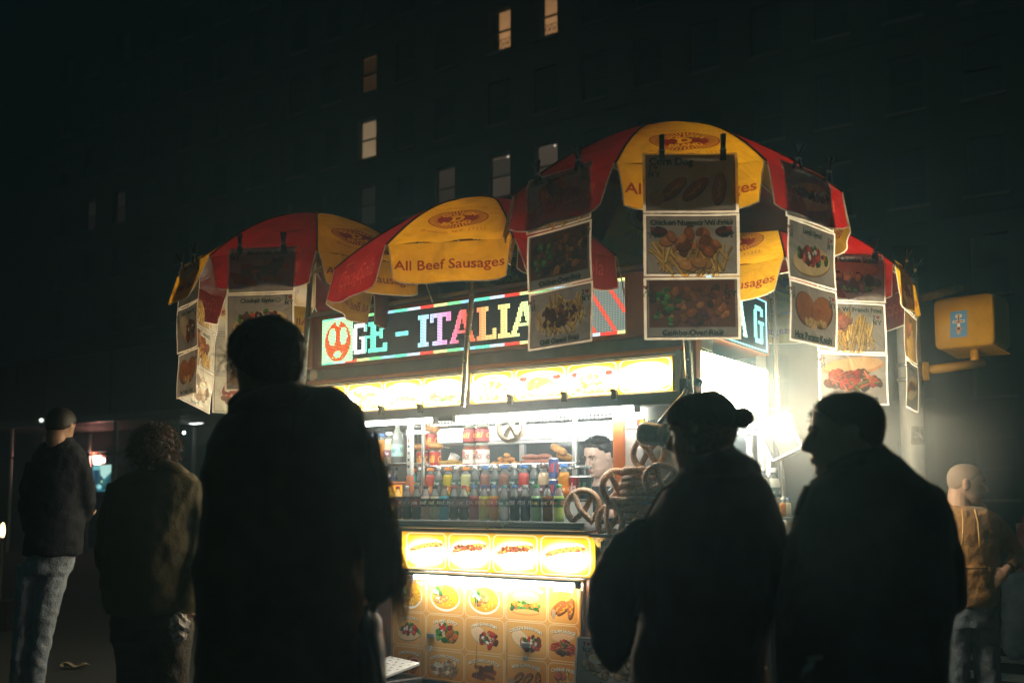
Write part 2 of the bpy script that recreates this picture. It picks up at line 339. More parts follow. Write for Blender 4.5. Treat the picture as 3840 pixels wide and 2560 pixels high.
        c.line([(cx - w * .36 + i * w * .08, cy + h * .02 - i * h * .02 + (h * .06 if i % 2 else -h * .06)) for i in range(10)], u * .05, (246, 206, 60)); c.ell(cx, cy + h * .17, w * .44, h * .14, (244, 214, 160), -.16)
    elif kind == 'chilidog': food(c, 'hotdog', x, y, w, h); c.lumps(cx, cy - h * .03, w * .38, h * .08, 40, u * .05, MEAT + [(150, 70, 40)])
    elif kind == 'sandwich':
        c.ell(cx, cy - h * .14, w * .4, h * .24, (190, 124, 60)); c.ell(cx, cy - h * .17, w * .38, h * .21, (232, 180, 110)); c.lumps(cx, cy + h * .06, w * .42, h * .05, 20, u * .07, GRN); c.lumps(cx, cy + h * .1, w * .4, h * .06, 16, u * .09, [(224, 140, 50), (206, 120, 40)]); c.lumps(cx, cy + h * .18, w * .4, h * .03, 14, u * .06, GRN); c.ell(cx, cy + h * .3, w * .38, h * .1, (200, 136, 66)); c.ell(cx, cy + h * .28, w * .36, h * .07, (232, 176, 100))
    elif kind == 'steak': c.ell(cx, cy - h * .22, w * .45, h * .2, (200, 140, 84)); c.ell(cx, cy - h * .25, w * .42, h * .16, (226, 176, 122)); c.lumps(cx, cy + h * .08, w * .42, h * .18, 50, u * .08, MEAT + [(110, 70, 74), (140, 96, 90)]); c.lumps(cx, cy + h * .26, w * .38, h * .06, 20, u * .05, GRN); c.lumps(cx, cy - h * .04, w * .3, h * .06, 10, u * .08, [(236, 206, 130)])
    elif kind == 'sausage': c.ell(cx, cy - h * .25, w * .5, h * .22, (206, 146, 96), -.12); c.ell(cx, cy - h * .29, w * .48, h * .17, (230, 180, 130), -.12); c.lumps(cx, cy + h * .1, w * .44, h * .2, 50, u * .09, RED + MEAT); c.strips(cx, cy + h * .08, w * .4, h * .18, 30, u * .3, u * .04, [(206, 60, 40), (220, 120, 80), (110, 120, 60)], .3, .9)
    elif kind == 'wrap': c.ell(cx - w * .14, cy - h * .06, w * .3, h * .3, (206, 166, 116), .6); c.ell(cx - w * .16, cy - h * .1, w * .26, h * .26, (236, 204, 160), .6); c.lumps(cx + w * .14, cy + h * .06, w * .26, h * .28, 36, u * .08, MEAT + RED + BRN); c.lumps(cx + w * .1, cy + h * .02, w * .2, h * .2, 10, u * .05, WHT + GRN)
    elif kind == 'falafel': c.ell(cx - w * .2, cy, w * .26, h * .34, (214, 180, 130), .5); c.lumps(cx + w * .05, cy, w * .32, h * .36, 46, u * .08, GRN); c.lumps(cx + w * .16, cy + h * .1, w * .16, h * .18, 7, u * .13, [(176, 96, 40), (190, 110, 50)]); c.lumps(cx - w * .05, cy - h * .25, w * .2, h * .1, 10, u * .07, RED + WHT)
    elif kind == 'popcorn': c.lumps(cx, cy + h * .05, w * .42, h * .36, 80, u * .09, [(206, 170, 130), (170, 124, 84), (226, 196, 160)]); c.ell(x + w * .28, y + h * .45, w * .13, h * .12, (236, 232, 224)); c.ell(x + w * .28, y + h * .42, w * .1, h * .06, (230, 214, 160))
    elif kind == 'rings':
        for i in range(9): X, Y = cx + random.uniform(-.3, .25) * w, cy + random.uniform(-.25, .4) * h; c.ell(X, Y, u * .2, u * .17, (120, 66, 28)); c.ell(X, Y - 2, u * .17, u * .14, (196, 120, 56)); c.ell(X, Y, u * .08, u * .06, (110, 60, 30))
        c.ell(x + w * .7, y + h * .42, w * .2, h * .16, (236, 232, 226)); c.ell(x + w * .7, y + h * .4, w * .16, h * .11, (170, 36, 26))
def bottle_pic(c, x, y, w, h, body, lab): c.rect(x, y + h * .3, x + w, y + h, body); c.ell(x + w / 2, y + h * .3, w / 2, h * .14, body); c.rect(x + w * .3, y, x + w * .7, y + h * .2, (240, 240, 240)); c.rect(x, y + h * .45, x + w, y + h * .75, lab)
def heart(c, x, y, r, col): c.ell(x - r * .5, y - r * .3, r * .56, r * .56, col); c.ell(x + r * .5, y - r * .3, r * .56, r * .56, col); c.poly([(x - r * 1.02, y - r * .08), (x + r * 1.02, y - r * .08), (x, y + r * 1.05)], col)
def iny(c, x, y, k, al=1, mirror=False):                # "I heart NY" in slab letters, k = letter height
    col = (16, 40, 38); S = -1 if mirror else 1
    r = lambda x0, y0, x1, y1: c.rect(min(x + S * x0, x + S * x1), y + y0, max(x + S * x0, x + S * x1), y + y1, col, al)
    def p(pts): c.poly([(x + S * a, y + b) for a, b in pts], col, al)
    w = k * .22
    r(0, 0, k * .7, k * .16); r(0, k * .84, k * .7, k); r(k * .35 - w / 2, 0, k * .35 + w / 2, k)
    hc = (150, 40, 40) if not mirror else (120, 70, 66)
    heart(c, x + S * k * 1.35, y + k * .45, k * .45, hc)
    y0 = k * 1.2
    for q in (0, k * .72): r(q, y0, q + w, y0 + k)
    p([(0, y0), (w * 1.3, y0), (k * .72 + w, y0 + k), (k * .72 - w * .3, y0 + k)])
    for q in (-.08, .62): r(q * k, y0, q * k + k * .4, y0 + k * .13); r(q * k, y0 + k * .87, q * k + k * .4, y0 + k)
    X = k * 1.2
    p([(X, y0), (X + w, y0), (X + k * .5, y0 + k * .5), (X + k * .8, y0), (X + k * .8 + w, y0), (X + k * .5 + w * .6, y0 + k * .62), (X + k * .5 - w * .4, y0 + k * .62)]); r(X + k * .5 - w * .4, y0 + k * .5, X + k * .5 + w * .6, y0 + k)
    for q in (-.06, .66): r(X + q * k, y0, X + q * k + k * .4, y0 + k * .13)
    r(X + k * .3, y0 + k * .87, X + k * .75, y0 + k)
def poster(title, kind, top=True, ny=(), ghost=False, tx=.5, th=.09, tw=None, back=(176, 166, 158), tr=.2):
    W, H = 288, 192; c = Cv(W, H, (236, 228, 216), .95)
    c.rect(9, 7, W - 9, H - 7, (110, 44, 44), 1, .12); c.rect(11, 9, W - 11, H - 9, back, 1, tr)
    food(c, kind, 16, 26 if top else 10, W - 32, H - 40)
    for mx_, q in ny: iny(c, q[0] * W, q[1] * H, H * .085, .55 if mx_ else 1, mx_)
    ty = H * (.05 + th) + 8 if top else H * .93
    if not top: c.rect(11, ty - H * th - 8, W - 11, H - 9, back, .75, tr)
    if ghost: c.text(title, W * (1 - tx) + 3, ty, H * th, (50, 62, 60), .02, tw * W if tw else None, mirror=True, al=.6)
    c.text(title, W * tx, ty, H * th, (14, 38, 36), .025, tw * W if tw else None)
    return c
def golden(c, cx, cy, rx, ry, fg, bgc, yel):
    c.ell(cx, cy, rx, ry, fg); c.ell(cx, cy, rx * .965, ry * .95, bgc)
    for i in range(48):
        a = 2 * pi * i / 48; d = .045
        c.poly([(cx + rx * .62 * cos(a - d), cy + ry * .62 * sin(a - d)), (cx + rx * .97 * cos(a - d * .6), cy + ry * .97 * sin(a - d * .6)), (cx + rx * .97 * cos(a + d * .6), cy + ry * .97 * sin(a + d * .6)), (cx + rx * .62 * cos(a + d), cy + ry * .62 * sin(a + d))], fg)
    c.ell(cx, cy, rx * .68, ry * .66, fg)
    c.text('D', cx, cy + ry * .26, ry * .56, yel, .06, rx * .42); c.rect(cx - rx * .26, cy - ry * .3, cx - rx * .1, cy - ry * .22, yel); c.rect(cx - rx * .26, cy + ry * .18, cx - rx * .1, cy + ry * .26, yel)
    c.text('GOLDEN', cx, cy - ry * .36, ry * .3, yel, .05, rx * 1.1, warp=rx * 1.5); c.text('BRAND', cx, cy + ry * .66, ry * .3, yel, .05, rx * 1.0, warp=-rx * 2.6)
GW, GL = .72, 1.20                                      # printed gore panel in metres (width, apex to flap hem)
def gore_print(yellow):
    W, H = 360, 600; k = W / GW; bgc = (200, 146, 14) if yellow else (128, 15, 11); c = Cv(W, H, bgc, 1)
    if yellow:
        fg = (120, 26, 14); cx = W / 2; cy = .735 * k
        c.text('MANUFACTURED BY', cx, cy - .15 * k, .022 * k, (170, 110, 20), .0, .46 * k, warp=.5 * k)
        golden(c, cx, cy, .165 * k, .115 * k, fg, bgc, bgc)
        c.text('Brooklyn, N.Y. 11211', cx, cy + .165 * k, .028 * k, (150, 84, 20), .0, .36 * k, warp=-.55 * k)
        c.text('All Beef Sausages', cx, 1.115 * k, .052 * k, fg, .012, .585 * k)
    else:
        c.ell(W / 2, .72 * k, .17 * k, .12 * k, (118, 14, 14)); c.ell(W / 2, .72 * k, .16 * k, .11 * k, bgc)
        for i in range(5): c.line([(W / 2 - .15 * k, (.58 + .03 * i) * k), (W / 2 + .15 * k, (.57 + .03 * i) * k)], 3, (112, 16, 16))
        c.poly([(W / 2 + .02 * k, .73 * k), (W / 2 + .17 * k, .70 * k), (W / 2 + .12 * k, .735 * k)], (50, 10, 10))
        c.text('Coca-Cola', W / 2, 1.10 * k, .10 * k, (168, 66, 52), .0, .44 * k, shear=.35)
        for q in (-.21, .02): c.line([(W / 2 + (q + .1 * i / 8) * k, 1.08 * k + .05 * k * sin(i)) for i in range(9)], 3, (168, 66, 52))
    return c
# ------------------------------------------------------------------ ground
M_ASPH = mat('asphalt', (.045, .046, .05), .75, var=.4, scale=60, bump=.4, bscale=220)
g = MB(); g.grid(lambda u, v: ((u - .5) * 170, -25 + v * 170, 0), 24, 24); tag(g.obj('street', M_ASPH), kind='structure')
M_PAVE = mat('pavement_concrete', (.11, .11, .105), .8, var=.3, scale=9, bump=.25, bscale=150)
M_STRIPE = mat('road_paint', (.62, .60, .56), .7, var=.35, scale=14, bump=.2)
def stripe(x0, x1, y0, y1):
    m = MB(); n = 10
    m.grid(lambda u, v: (x0 + (x1 - x0) * u, y0 + (y1 - y0) * v, .004), n, 2)
    return tag(m.obj('crosswalk_stripe', M_STRIPE, loc=CO, rot=(0, 0, CA)), kind='structure')
for k in range(5):                                     # zebra bars run parallel to the cart front
    p = at(3800, 2525, 7.66) - CO; yy = p.dot(CV) - .19 + (k - 1) * .92
    stripe(1.3 - .4 * k * 0, 7.5, yy, yy + .37)

# ------------------------------------------------------------------ stone hotel across the avenue, dark but for a few lit rooms
M_STONE = mat('dark_stone', (.05, .05, .046), .85, var=.3, scale=1.2, bump=.4, bscale=6)
M_SASH = mat('window_frame_black', (.03, .03, .03), .5)
M_PANE = mat('dark_glass', (.02, .025, .03), .12, spec=.6)
FO = Vector((0, 45, 0)); FLOOR = 3.5
def facade_pt(t, y, z): return FO - CX * t + CV * y + Vector((0, 0, z))
M_SILL = mat('pale_sill', (.22, .21, .2), .8)
def wall_with_openings(name, t0, t1, z1, cols, rows, ww, wh, parent):
    m = MB(); ts = [t0]                               # piers and spandrels around real openings
    for t in sorted(cols): ts += [t - ww / 2, t + ww / 2]
    ts.append(t1)
    zs = [0]
    for z in rows: zs += [z, z + wh]
    zs.append(z1)
    for i in range(len(ts) - 1):
        for j in range(len(zs) - 1):
            if i % 2 == 1 and j % 2 == 1: continue
            a, b = -ts[i + 1], -ts[i]
            m.box(a, b, 0, .55, zs[j], zs[j + 1])
    for k, t in enumerate(ts[1:-1]):
        pass
    m.box(-t1, -t0, .5, .9, 0, z1)
    for z in rows[1::2]: m.box(-t1, -t0, -.06, .0, z - .62, z - .42)
    return m.obj('wall', M_STONE, parent)
def window_meshes(ww, wh):
    f = MB(); f.box(-ww / 2, -ww / 2 + .06, .18, .26, 0, wh); f.box(ww / 2 - .06, ww / 2, .18, .26, 0, wh); f.box(-ww / 2 + .06, ww / 2 - .06, .18, .26, 0, .06); f.box(-ww / 2 + .06, ww / 2 - .06, .18, .26, wh - .06, wh); f.box(-ww / 2 + .06, ww / 2 - .06, .16, .25, wh * .48, wh * .48 + .07)
    p = MB(); p.box(-ww / 2 + .06, ww / 2 - .06, .21, .22, .06, wh * .48); p.box(-ww / 2 + .06, ww / 2 - .06, .20, .21, wh * .48 + .07, wh - .06)
    s = MB(); s.box(-ww / 2 - .1, ww / 2 + .1, -.1, .1, -.1, -.003)
    return f.mesh('frame', M_SASH), p.mesh('pane', M_PANE), s.mesh('sill', M_SILL)
def link(name, me, parent, loc=(0, 0, 0)):
    o = bpy.data.objects.new(name, me); COL.objects.link(o); o.parent = parent; o.location = loc; return o
def lit_mat(k, top, bot, s):                         # a lamp-lit room seen through the glass: brighter towards its lamp
    m = bpy.data.materials.new('lit_room'); s *= .21; m.use_nodes = True; nt = m.node_tree; nt.nodes.clear(); tc = nt.nodes.new('ShaderNodeTexCoord'); sp = nt.nodes.new('ShaderNodeSeparateXYZ')
    nt.links.new(tc.outputs['Generated'], sp.inputs[0]); cr = nt.nodes.new('ShaderNodeValToRGB'); cr.color_ramp.elements[0].color = (*bot, 1); cr.color_ramp.elements[1].color = (*top, 1)
    nz = nt.nodes.new('ShaderNodeTexNoise'); nz.inputs['Scale'].default_value = 3 + k; ad = nt.nodes.new('ShaderNodeMath'); ad.operation = 'MULTIPLY_ADD'; ad.inputs[1].default_value = .5
    nt.links.new(tc.outputs['Object'], nz.inputs['Vector']); nt.links.new(nz.outputs['Fac'], ad.inputs[0]); sb = nt.nodes.new('ShaderNodeMath'); sb.operation = 'SUBTRACT'; sb.inputs[1].default_value = .25; nt.links.new(sp.outputs[2], sb.inputs[0]); nt.links.new(sb.outputs[0], ad.inputs[2])
    nt.links.new(ad.outputs[0], cr.inputs[0]); e = nt.nodes.new('ShaderNodeEmission'); e.inputs[1].default_value = s; nt.links.new(cr.outputs[0], e.inputs[0]); o = nt.nodes.new('ShaderNodeOutputMaterial'); nt.links.new(e.outputs[0], o.inputs[0]); m.cycles.emission_sampling = 'NONE'; return m
M_CURT = mat('curtain', (.10, .07, .05), .9); M_IRON = mat('black_iron', (.02, .02, .02), .5)
def building(t0, t1, cols, rows, ww, wh, z1, lit, label):
    root = empty('building', facade_pt(0, 0, 0), CA, label, 'building')
    wall_with_openings('wall', t0, t1, z1, cols, rows, ww, wh, root)
    fm, pm, sm = window_meshes(ww, wh); n = 0
    for ti, t in enumerate(cols):
        for ri, z in enumerate(rows):
            w = link('window', fm, root, (-t, 0, z)); key = (ti, ri)
            sl = link('sill', sm, w)
            if key in lit:
                top, bot, s, extra = lit[key]; mm = lit_mat(len(lit) + n, top, bot, s); n += 1
                q = MB(); q.box(-ww / 2 + .06, ww / 2 - .06, .30, .31, .06, wh - .06); q.obj('lit_pane', mm, w)
                if 'c' in extra: q = MB(); q.box(-ww / 2 + .06, -ww * .22, .27, .295, .06, wh - .08); q.box(-ww * .22, -ww * .16, .26, .295, .06, wh - .08); q.obj('curtain', M_CURT, w)
                if 'b' in extra: q = MB(); [q.box(-ww / 2 + .06, ww / 2 - .06, .27, .285, wh * (.5 + .06 * i), wh * (.5 + .06 * i) + .05) for i in range(7)]; q.obj('blind', mat('blind', (.3, .22, .15), .8), w)
                if 'g' in extra:
                    q = MB()
                    for i in range(5):
                        x = -ww / 2 + ww * i / 5; q.tube([(x, -.05, .05), (x + ww / 5, -.05, .48)], .014, 5); q.tube([(x, -.05, .48), (x + ww / 5, -.05, .05)], .014, 5)
                    for zz in (.04, .27, .5): q.tube([(-ww / 2, -.05, zz), (ww / 2, -.05, zz)], .016, 5)
                    q.obj('window_guard', M_IRON, w)
                if 'l' in extra: q = MB(); q.ell((ww * .25, .26, wh - .16), (.035, .035, .035)); q.obj('lamp', emat('room_lamp', (1, .9, .75), .35, False), w)
            else: link('pane', pm, w)
    return root
WARM = (1.0, .50, .20)
def W_(k): return tuple(c * k for c in WARM)
cols = [.72 + 2.58 * k for k in range(-9, 1)] + [3.97 + 2.565 * k for k in range(5)]; rows = [1.35 + FLOOR * k for k in range(9)]        # sills 1.6, 4.9, 8.2, 11.5, 14.8, 18.1, 21.4 ...
ci = lambda k: k + 9
lit = {(ci(0), 6): (W_(.55), W_(.9), .55, 'cg'), (ci(-1), 6): (W_(.5), W_(.95), .5, 'cg'), (ci(3), 6): (W_(.2), W_(.12), .22, 'b'), (ci(3), 5): ((.75, .5, .28), (.95, .66, .36), .30, ''),
       (ci(1), 4): ((.5, .34, .28), (.34, .22, .17), .07, ''), (ci(0), 4): ((.55, .40, .30), (.40, .28, .2), .11, 'bl'), (ci(-1), 4): ((.55, .40, .30), (.40, .27, .2), .12, 'l'), (ci(3), 4): ((.2, .18, .15), (.2, .18, .15), .06, '')}
building(-24, 15.6, cols, rows, 1.25, 2.1, 34.5, lit, 'tall dark stone building behind the cart with a few warm lit windows')
cols2 = [17.6 + 3.2 * k for k in range(7)]
lit2 = {(4, 5): ((.4, .3, .26), (.24, .18, .15), .035, ''), (5, 5): ((.36, .28, .24), (.24, .18, .15), .035, '')}
building(15.7, 62, cols2, rows, 1.3, 2.1, 46, lit2, 'almost black building on the far left with two faint windows')

# ------------------------------------------------------------------ sidewalk shed and shop front on the left
SH = empty('sidewalk_shed', (0, 0, 0), 0, 'dark sidewalk shed with a pale roof edge behind the people on the left', 'scaffold')
p0 = at(-150, 1600, 27); SH.location = (p0.x, p0.y, 0); SH.rotation_euler = (0, 0, CA)
M_STEEL = mat('galvanised_steel', (.32, .32, .31), .45, .7, var=.3, scale=20); M_DARKP = mat('dark_green_ply', (.035, .045, .04), .7)
zt = p0.z
m = MB(); m.box(0, 9.5, 0, .18, zt - .14, zt + .02); m.obj('roof_edge', M_STEEL, SH)
m = MB(); m.box(0, 9.5, .2, 2.4, zt - .1, zt - .02); m.obj('roof', M_DARKP, SH)
for k in range(7):
    m = MB(); m.box(.02 + k * 1.36, 1.34 + k * 1.36, .02, .06, zt + .04, zt + 1.5 - .04 * (k % 2)); m.obj('board', M_DARKP, SH)
for k in range(5):
    for y in (.1, 2.3):
        m = MB(); m.tube([(.2 + k * 2.25, y, 0), (.2 + k * 2.25, y, zt - .15)], .05, 8); m.obj('post', M_STEEL, SH)
m = MB(); m.tube([(.2, .1, zt - .9), (9.2, .1, zt - .9)], .03, 6); m.obj('rail', M_STEEL, SH)
c = Cv(170, 160, (196, 204, 196))
for i, st in enumerate(('SIDEWALK SHED', 'PERMIT NO. ON FILE', 'KEEP CLEAR')): pass
for i in range(4): c.rect(24, 30 + i * 30, 146 - (i % 2) * 20, 40 + i * 30, (70, 80, 76), .6)
nm = print_mat('notice_print', c.img('notice_print')); m = MB()
q0 = at(260, 1530, 26.8); sz = .62; m.quad((0, 0, 0), (sz, 0, .02), (sz, 0, .56), (0, 0, .54)); b = MB(); b.box(0, sz, .004, .02, .0, .54)
n0 = empty('notice_board', q0 - CV * .1, CA, 'faded white notice sign fixed above the shed roof edge on the left', 'sign'); m.obj('printed_face', nm, n0); b.obj('board', M_STEEL, n0)
# shop wall under the shed
SW = empty('shop_front', SH.location + CV * 2.6, CA, 'unlit shop front in the shade of the sidewalk shed', 'shop')
M_SHOP = mat('shop_wall', (.05, .05, .05), .8, var=.3, scale=3)
m = MB(); m.box(-1, 10.5, 0, .3, 0, zt + 2.2); m.obj('wall', M_SHOP, SW)
for k in range(3):
    m = MB(); m.box(.3 + k * 3, 2.9 + k * 3, -.05, -.01, .5, 2.7); m.obj('shop_window', M_PANE, SW)
# neon sign, screen
nn = at(366, 1722, 27.5); NE = empty('neon_sign', nn, CA, 'small glowing red neon sign in the shop window on the left', 'neon sign')
red = emat('red_neon', (1, .10, .05), 9); core = emat('pink_neon', (1, .5, .42), 6)
def neon(pts, m_, r=.022): q = MB(); q.tube(pts, r, 6); q.obj('tube', m_, NE)
for zz in (.13, .05, -.03, -.11): neon([(-.17 + .02 * (zz < 0), 0, zz + .02), (.02, 0, zz), (.12, 0, zz + .01)], core, .03)
neon([(-.24, .01, .17), (-.1, .01, .16), (-.12, .01, .04), (-.2, .01, .05), (-.24, .01, .17)], red); neon([(.12, .01, .02), (.27, .01, .0), (.27, .01, -.07), (.1, .01, -.06)], core, .03); neon([(-.14, .01, -.18), (.1, .01, -.16), (.13, .01, .1), (.05, .01, .08)], red)
m = MB(); m.box(-.3, .32, .04, .06, -.22, .22); m.obj('backing', M_DARKP, NE)
c = Cv(128, 110, (40, 92, 104))
c.rect(0, 0, 128, 20, (96, 156, 158)); c.poly([(50, 0), (128, 0), (128, 30), (80, 60), (56, 40)], (150, 190, 180)); c.rect(10, 20, 40, 110, (30, 60, 74)); c.ell(30, 50, 14, 30, (26, 48, 66)); c.ell(60, 70, 12, 24, (24, 50, 60)); c.ell(50, 90, 16, 10, (130, 190, 190)); c.poly([(70, 100), (128, 40), (128, 110)], (28, 56, 58)); c.ell(20, 90, 8, 8, (120, 190, 190)); c.rect(58, 64, 72, 74, (150, 180, 120))
tm = glow_mat('screen_picture', c.img('screen_picture'), .32, .32); m = MB(); m.quad((0, 0, 0), (.85, 0, 0), (.85, 0, .72), (0, 0, .72)); q0 = at(345, 1842, 27.4)
TV = empty('screen', q0, CA, 'teal lit advertising screen below the red neon sign', 'screen'); m.obj('picture', tm, TV); m = MB(); m.box(-.03, .88, .006, .08, -.03, .75); m.obj('casing', M_DARKP, TV)
# small lamps under the shed edge
for i, (px, py, r, nm_) in enumerate([(798, 1575, .035, 'round white bulb under the shed edge left of the foreground man'), (690, 1622, .03, 'lowest small white bulb hanging under the shed edge'), (838, 1571, .022, 'tiny bulb right beside the pale floodlight'), (155, 1575, .05, 'dim bulb at the far left end of the shed')]):
    q = MB(); q.ell((0, 0, 0), (r, r, r)); w = MB(); w.tube([(0, 0, r * .8), (0, 0, .2)], .008, 5)
    e = empty('hanging_bulb', at(px, py, 24.5), 0, nm_, 'light bulb', 'bulbs along the sidewalk shed'); q.obj('glass', emat('bulb_glow' + ('_dim' if i == 3 else ''), (.85, .95, .85), .35 if i == 3 else 7.0), e); w.obj('cord', M_IRON, e)
FLD = empty('floodlight', at(880, 1566, 24.2), CA, 'pale floodlight housing under the shed beside the foreground man', 'lamp')
q = MB(); q.loft([(0, 0, -.07, .18, .06), (0, 0, -.02, .26, .09), (0, 0, .05, .22, .08)]); q.obj('housing', M_STEEL, FLD, smooth=True); q = MB(); q.box(-.16, .16, -.09, -.06, -.045, .03); q.obj('lens', emat('flood_lens', (.85, .9, .8), 1.2), FLD)
DUO = empty('downlight', at(735, 1583, 24.4), CA, 'long dim downlight glowing under the shed edge', 'lamp'); q = MB(); q.ell((0, 0, 0), (.3, .1, .05)); q.obj('diffuser', emat('downlight_glow', (.6, .62, .58), 1.0), DUO); q = MB(); q.box(-.32, .32, -.1, .1, .02, .08); q.obj('housing', M_STEEL, DUO)
# a warm lamp at the left frame edge
LAN = empty('lantern', at(10, 1988, 10.5), 0, 'small warm lantern at the left edge beside the man in jeans', 'lamp'); q = MB(); q.lathe([(.012, -.07), (.02, -.05), (.026, .0), (.018, .06), (.006, .08)], 10); q.obj('glass', emat('warm_lamp', (1, .55, .2), 2.0), LAN, smooth=True); q = MB(); q.tube([(0, 0, -.07), (0, 0, -.72)], .02, 6); q.obj('post', M_IRON, LAN); q = MB(); q.box(-.16, .16, -.16, .16, -1.02, -.72); q.obj('base', M_IRON, LAN)
# litter
q = MB(); q.grid(lambda u, v: ((u - .5) * .2 + .02 * sin(6 * v), (v - .5) * .09 * (1 - abs(2 * u - 1) ** 2 * .8), .012 + .03 * abs(v - .5) * 2 * (1 - .5 * u) + .015 * sin(9 * u)), 10, 5)
gp = at(283, 2496, 8.06); tag(q.obj('dry_leaf', mat('leaf_brown', (.28, .22, .15), .8), loc=(gp.x, gp.y, .003), rot=(0, 0, .2), smooth=True), 'pale curled dry leaf lying on the dark asphalt at left', 'leaf')

# ------------------------------------------------------------------ traffic pole with pedestrian signal
M_POLE = mat('pole_silver_paint', (.74, .72, .68), .45, .1, var=.15, scale=8, bump=.05); M_SIGY = mat('signal_yellow', (.60, .29, .015), .45, 0, var=.12, scale=12, bump=.05)
zpo_ = lambda py: at(3412, py, 7.0).z
pb = at(3412, 1400, 7.0); PO = empty('signal_pole', (pb.x, pb.y, 0), 0, 'pale grey steel signal pole carrying a yellow pedestrian signal', 'pole')
q = MB(); q.tube([(.02, 0, 0), (.01, 0, 1.4), (-.005, 0, zpo_(1050))], [.088, .08, .078], 24); q.obj('shaft', M_POLE, PO, smooth=True)
q = MB(); q.lathe([(.16, 0), (.15, .06), (.11, .12), (.095, .3), (.085, .34)], 20); q.obj('base', M_POLE, PO, smooth=True)
def zpo(py): return at(3412, py, 7.0).z
for py in (1370, 1424):
    q = MB(); q.lathe([(.084, zpo(py) - .014), (.087, zpo(py) - .01), (.087, zpo(py) + .01), (.084, zpo(py) + .014)], 24); q.obj('clamp_band', mat('band_steel', (.5, .5, .48), .3, .9), PO, smooth=True)
SG = Vector((at(3640, 1215, 7.0).x - pb.x, 0.0, zpo(1215)))
sw, sh, sd = .205, .185, .17
q = MB(); yaw = Matrix.Rotation(R(-42), 3, 'Z'); n = 28
def sq(a, p=10): c, s_ = cos(a), sin(a); return math.copysign(abs(c) ** (2 / p), c), math.copysign(abs(s_) ** (2 / p), s_)
rings = [(-.10, .93), (-.085, .985), (-.06, 1.0), (.10, 1.0), (.13, .97)]
vs = []; fs = []
for y, k in rings:
    for i in range(n): a, b = sq(2 * pi * i / n); vs.append(yaw @ Vector((sw * k * a, y * 1.6, sh * k * b)))
for j in range(len(rings) - 1):
    for i in range(n): fs.append((j * n + i, j * n + (i + 1) % n, (j + 1) * n + (i + 1) % n, (j + 1) * n + i))
fs.append(tuple(range(n - 1, -1, -1))); fs.append(tuple(4 * n + i for i in range(n)))
q.add(vs, fs); sgo = q.obj('pedestrian_signal', M_SIGY, PO, loc=SG, smooth=True)
q = MB()
for i in range(13):                                  # louvred visor rim underneath, seen from below and behind
    x = -sw * .82 + i * sw * .137; q.add([yaw @ Vector(p) for p in ((x, -.10, -sh * .96), (x + .012, -.10, -sh * .96), (x + .05, .12, -sh * 1.16), (x + .03, .12, -sh * 1.16), (x, -.09, -sh * .98), (x + .012, -.09, -sh * .98), (x + .05, .13, -sh * 1.2), (x + .03, .13, -sh * 1.2))], [(0, 1, 2, 3), (4, 7, 6, 5), (0, 3, 7, 4), (1, 5, 6, 2), (3, 2, 6, 7), (0, 4, 5, 1)])
q.obj('visor', M_SIGY, sgo)
q = MB(); q.tube([(.06, -.02, zpo(1392)), (SG.x + .06, -.05, zpo(1365))], .032, 12); q.tube([(SG.x + .01, -.03, zpo(1372)), (SG.x + .01, -.03, SG.z - sh)], .03, 10); q.obj('arm', M_SIGY, PO, smooth=True)
q = MB(); q.box(.07, .115, -.06, .03, zpo(1392) - .07, zpo(1392) + .06); q.obj('bracket', M_SIGY, PO, bev=.006)
q = MB(); q.tube([(.06, .02, zpo(1120)), (SG.x - .02, .05, zpo(1075))], .03, 12); q.obj('arm', mat('arm_brown', (.48, .28, .10), .6), PO, smooth=True)
c = Cv(96, 160, (98, 148, 190)); wc = (226, 218, 200)
c.rect(40, 18, 56, 140, wc); c.rect(14, 56, 82, 72, wc); c.rect(30, 22, 66, 40, wc); c.rect(43, 22, 53, 138, (130, 80, 50)); c.rect(20, 61, 76, 67, (120, 80, 56)); c.ell(48, 28, 7, 9, (180, 140, 60)); c.ell(48, 66, 9, 9, (190, 110, 90)); c.rect(42, 76, 54, 96, (232, 226, 214)); c.ell(48, 108, 20, 12, (196, 140, 110)); c.ell(48, 108, 8, 8, (90, 60, 50)); c.rect(38, 118, 58, 142, (200, 160, 130))
q = MB(); a0 = at(3594, 1280, 6.9) - pb; w_, h_ = .118, .19
fx = lambda x, z: yaw @ Vector((x, -.163, z)) + SG
q.quad(fx(-.09, -.11), fx(.024, -.11), fx(.03, .075), fx(-.084, .075)); q.obj('sticker', print_mat('cross_sticker', c.img('cross_sticker')), PO)
c = Cv(80, 110, (150, 148, 140))
for i in range(26): c.line([(random.randint(8, 72), random.randint(10, 100)) for _ in range(3)], 3, random.choice([(70, 70, 70), (200, 200, 196), (110, 110, 106)]))
q = MB(); z0, z1 = zpo(1668), zpo(1600)
q.grid(lambda u, v: (.012 + .0825 * sin((u - .45) * 1.3), -.0825 * cos((u - .45) * 1.3), z0 + (z1 - z0) * v), 6, 1); q.obj('sticker', print_mat('pole_sticker', c.img('pole_sticker')), PO)
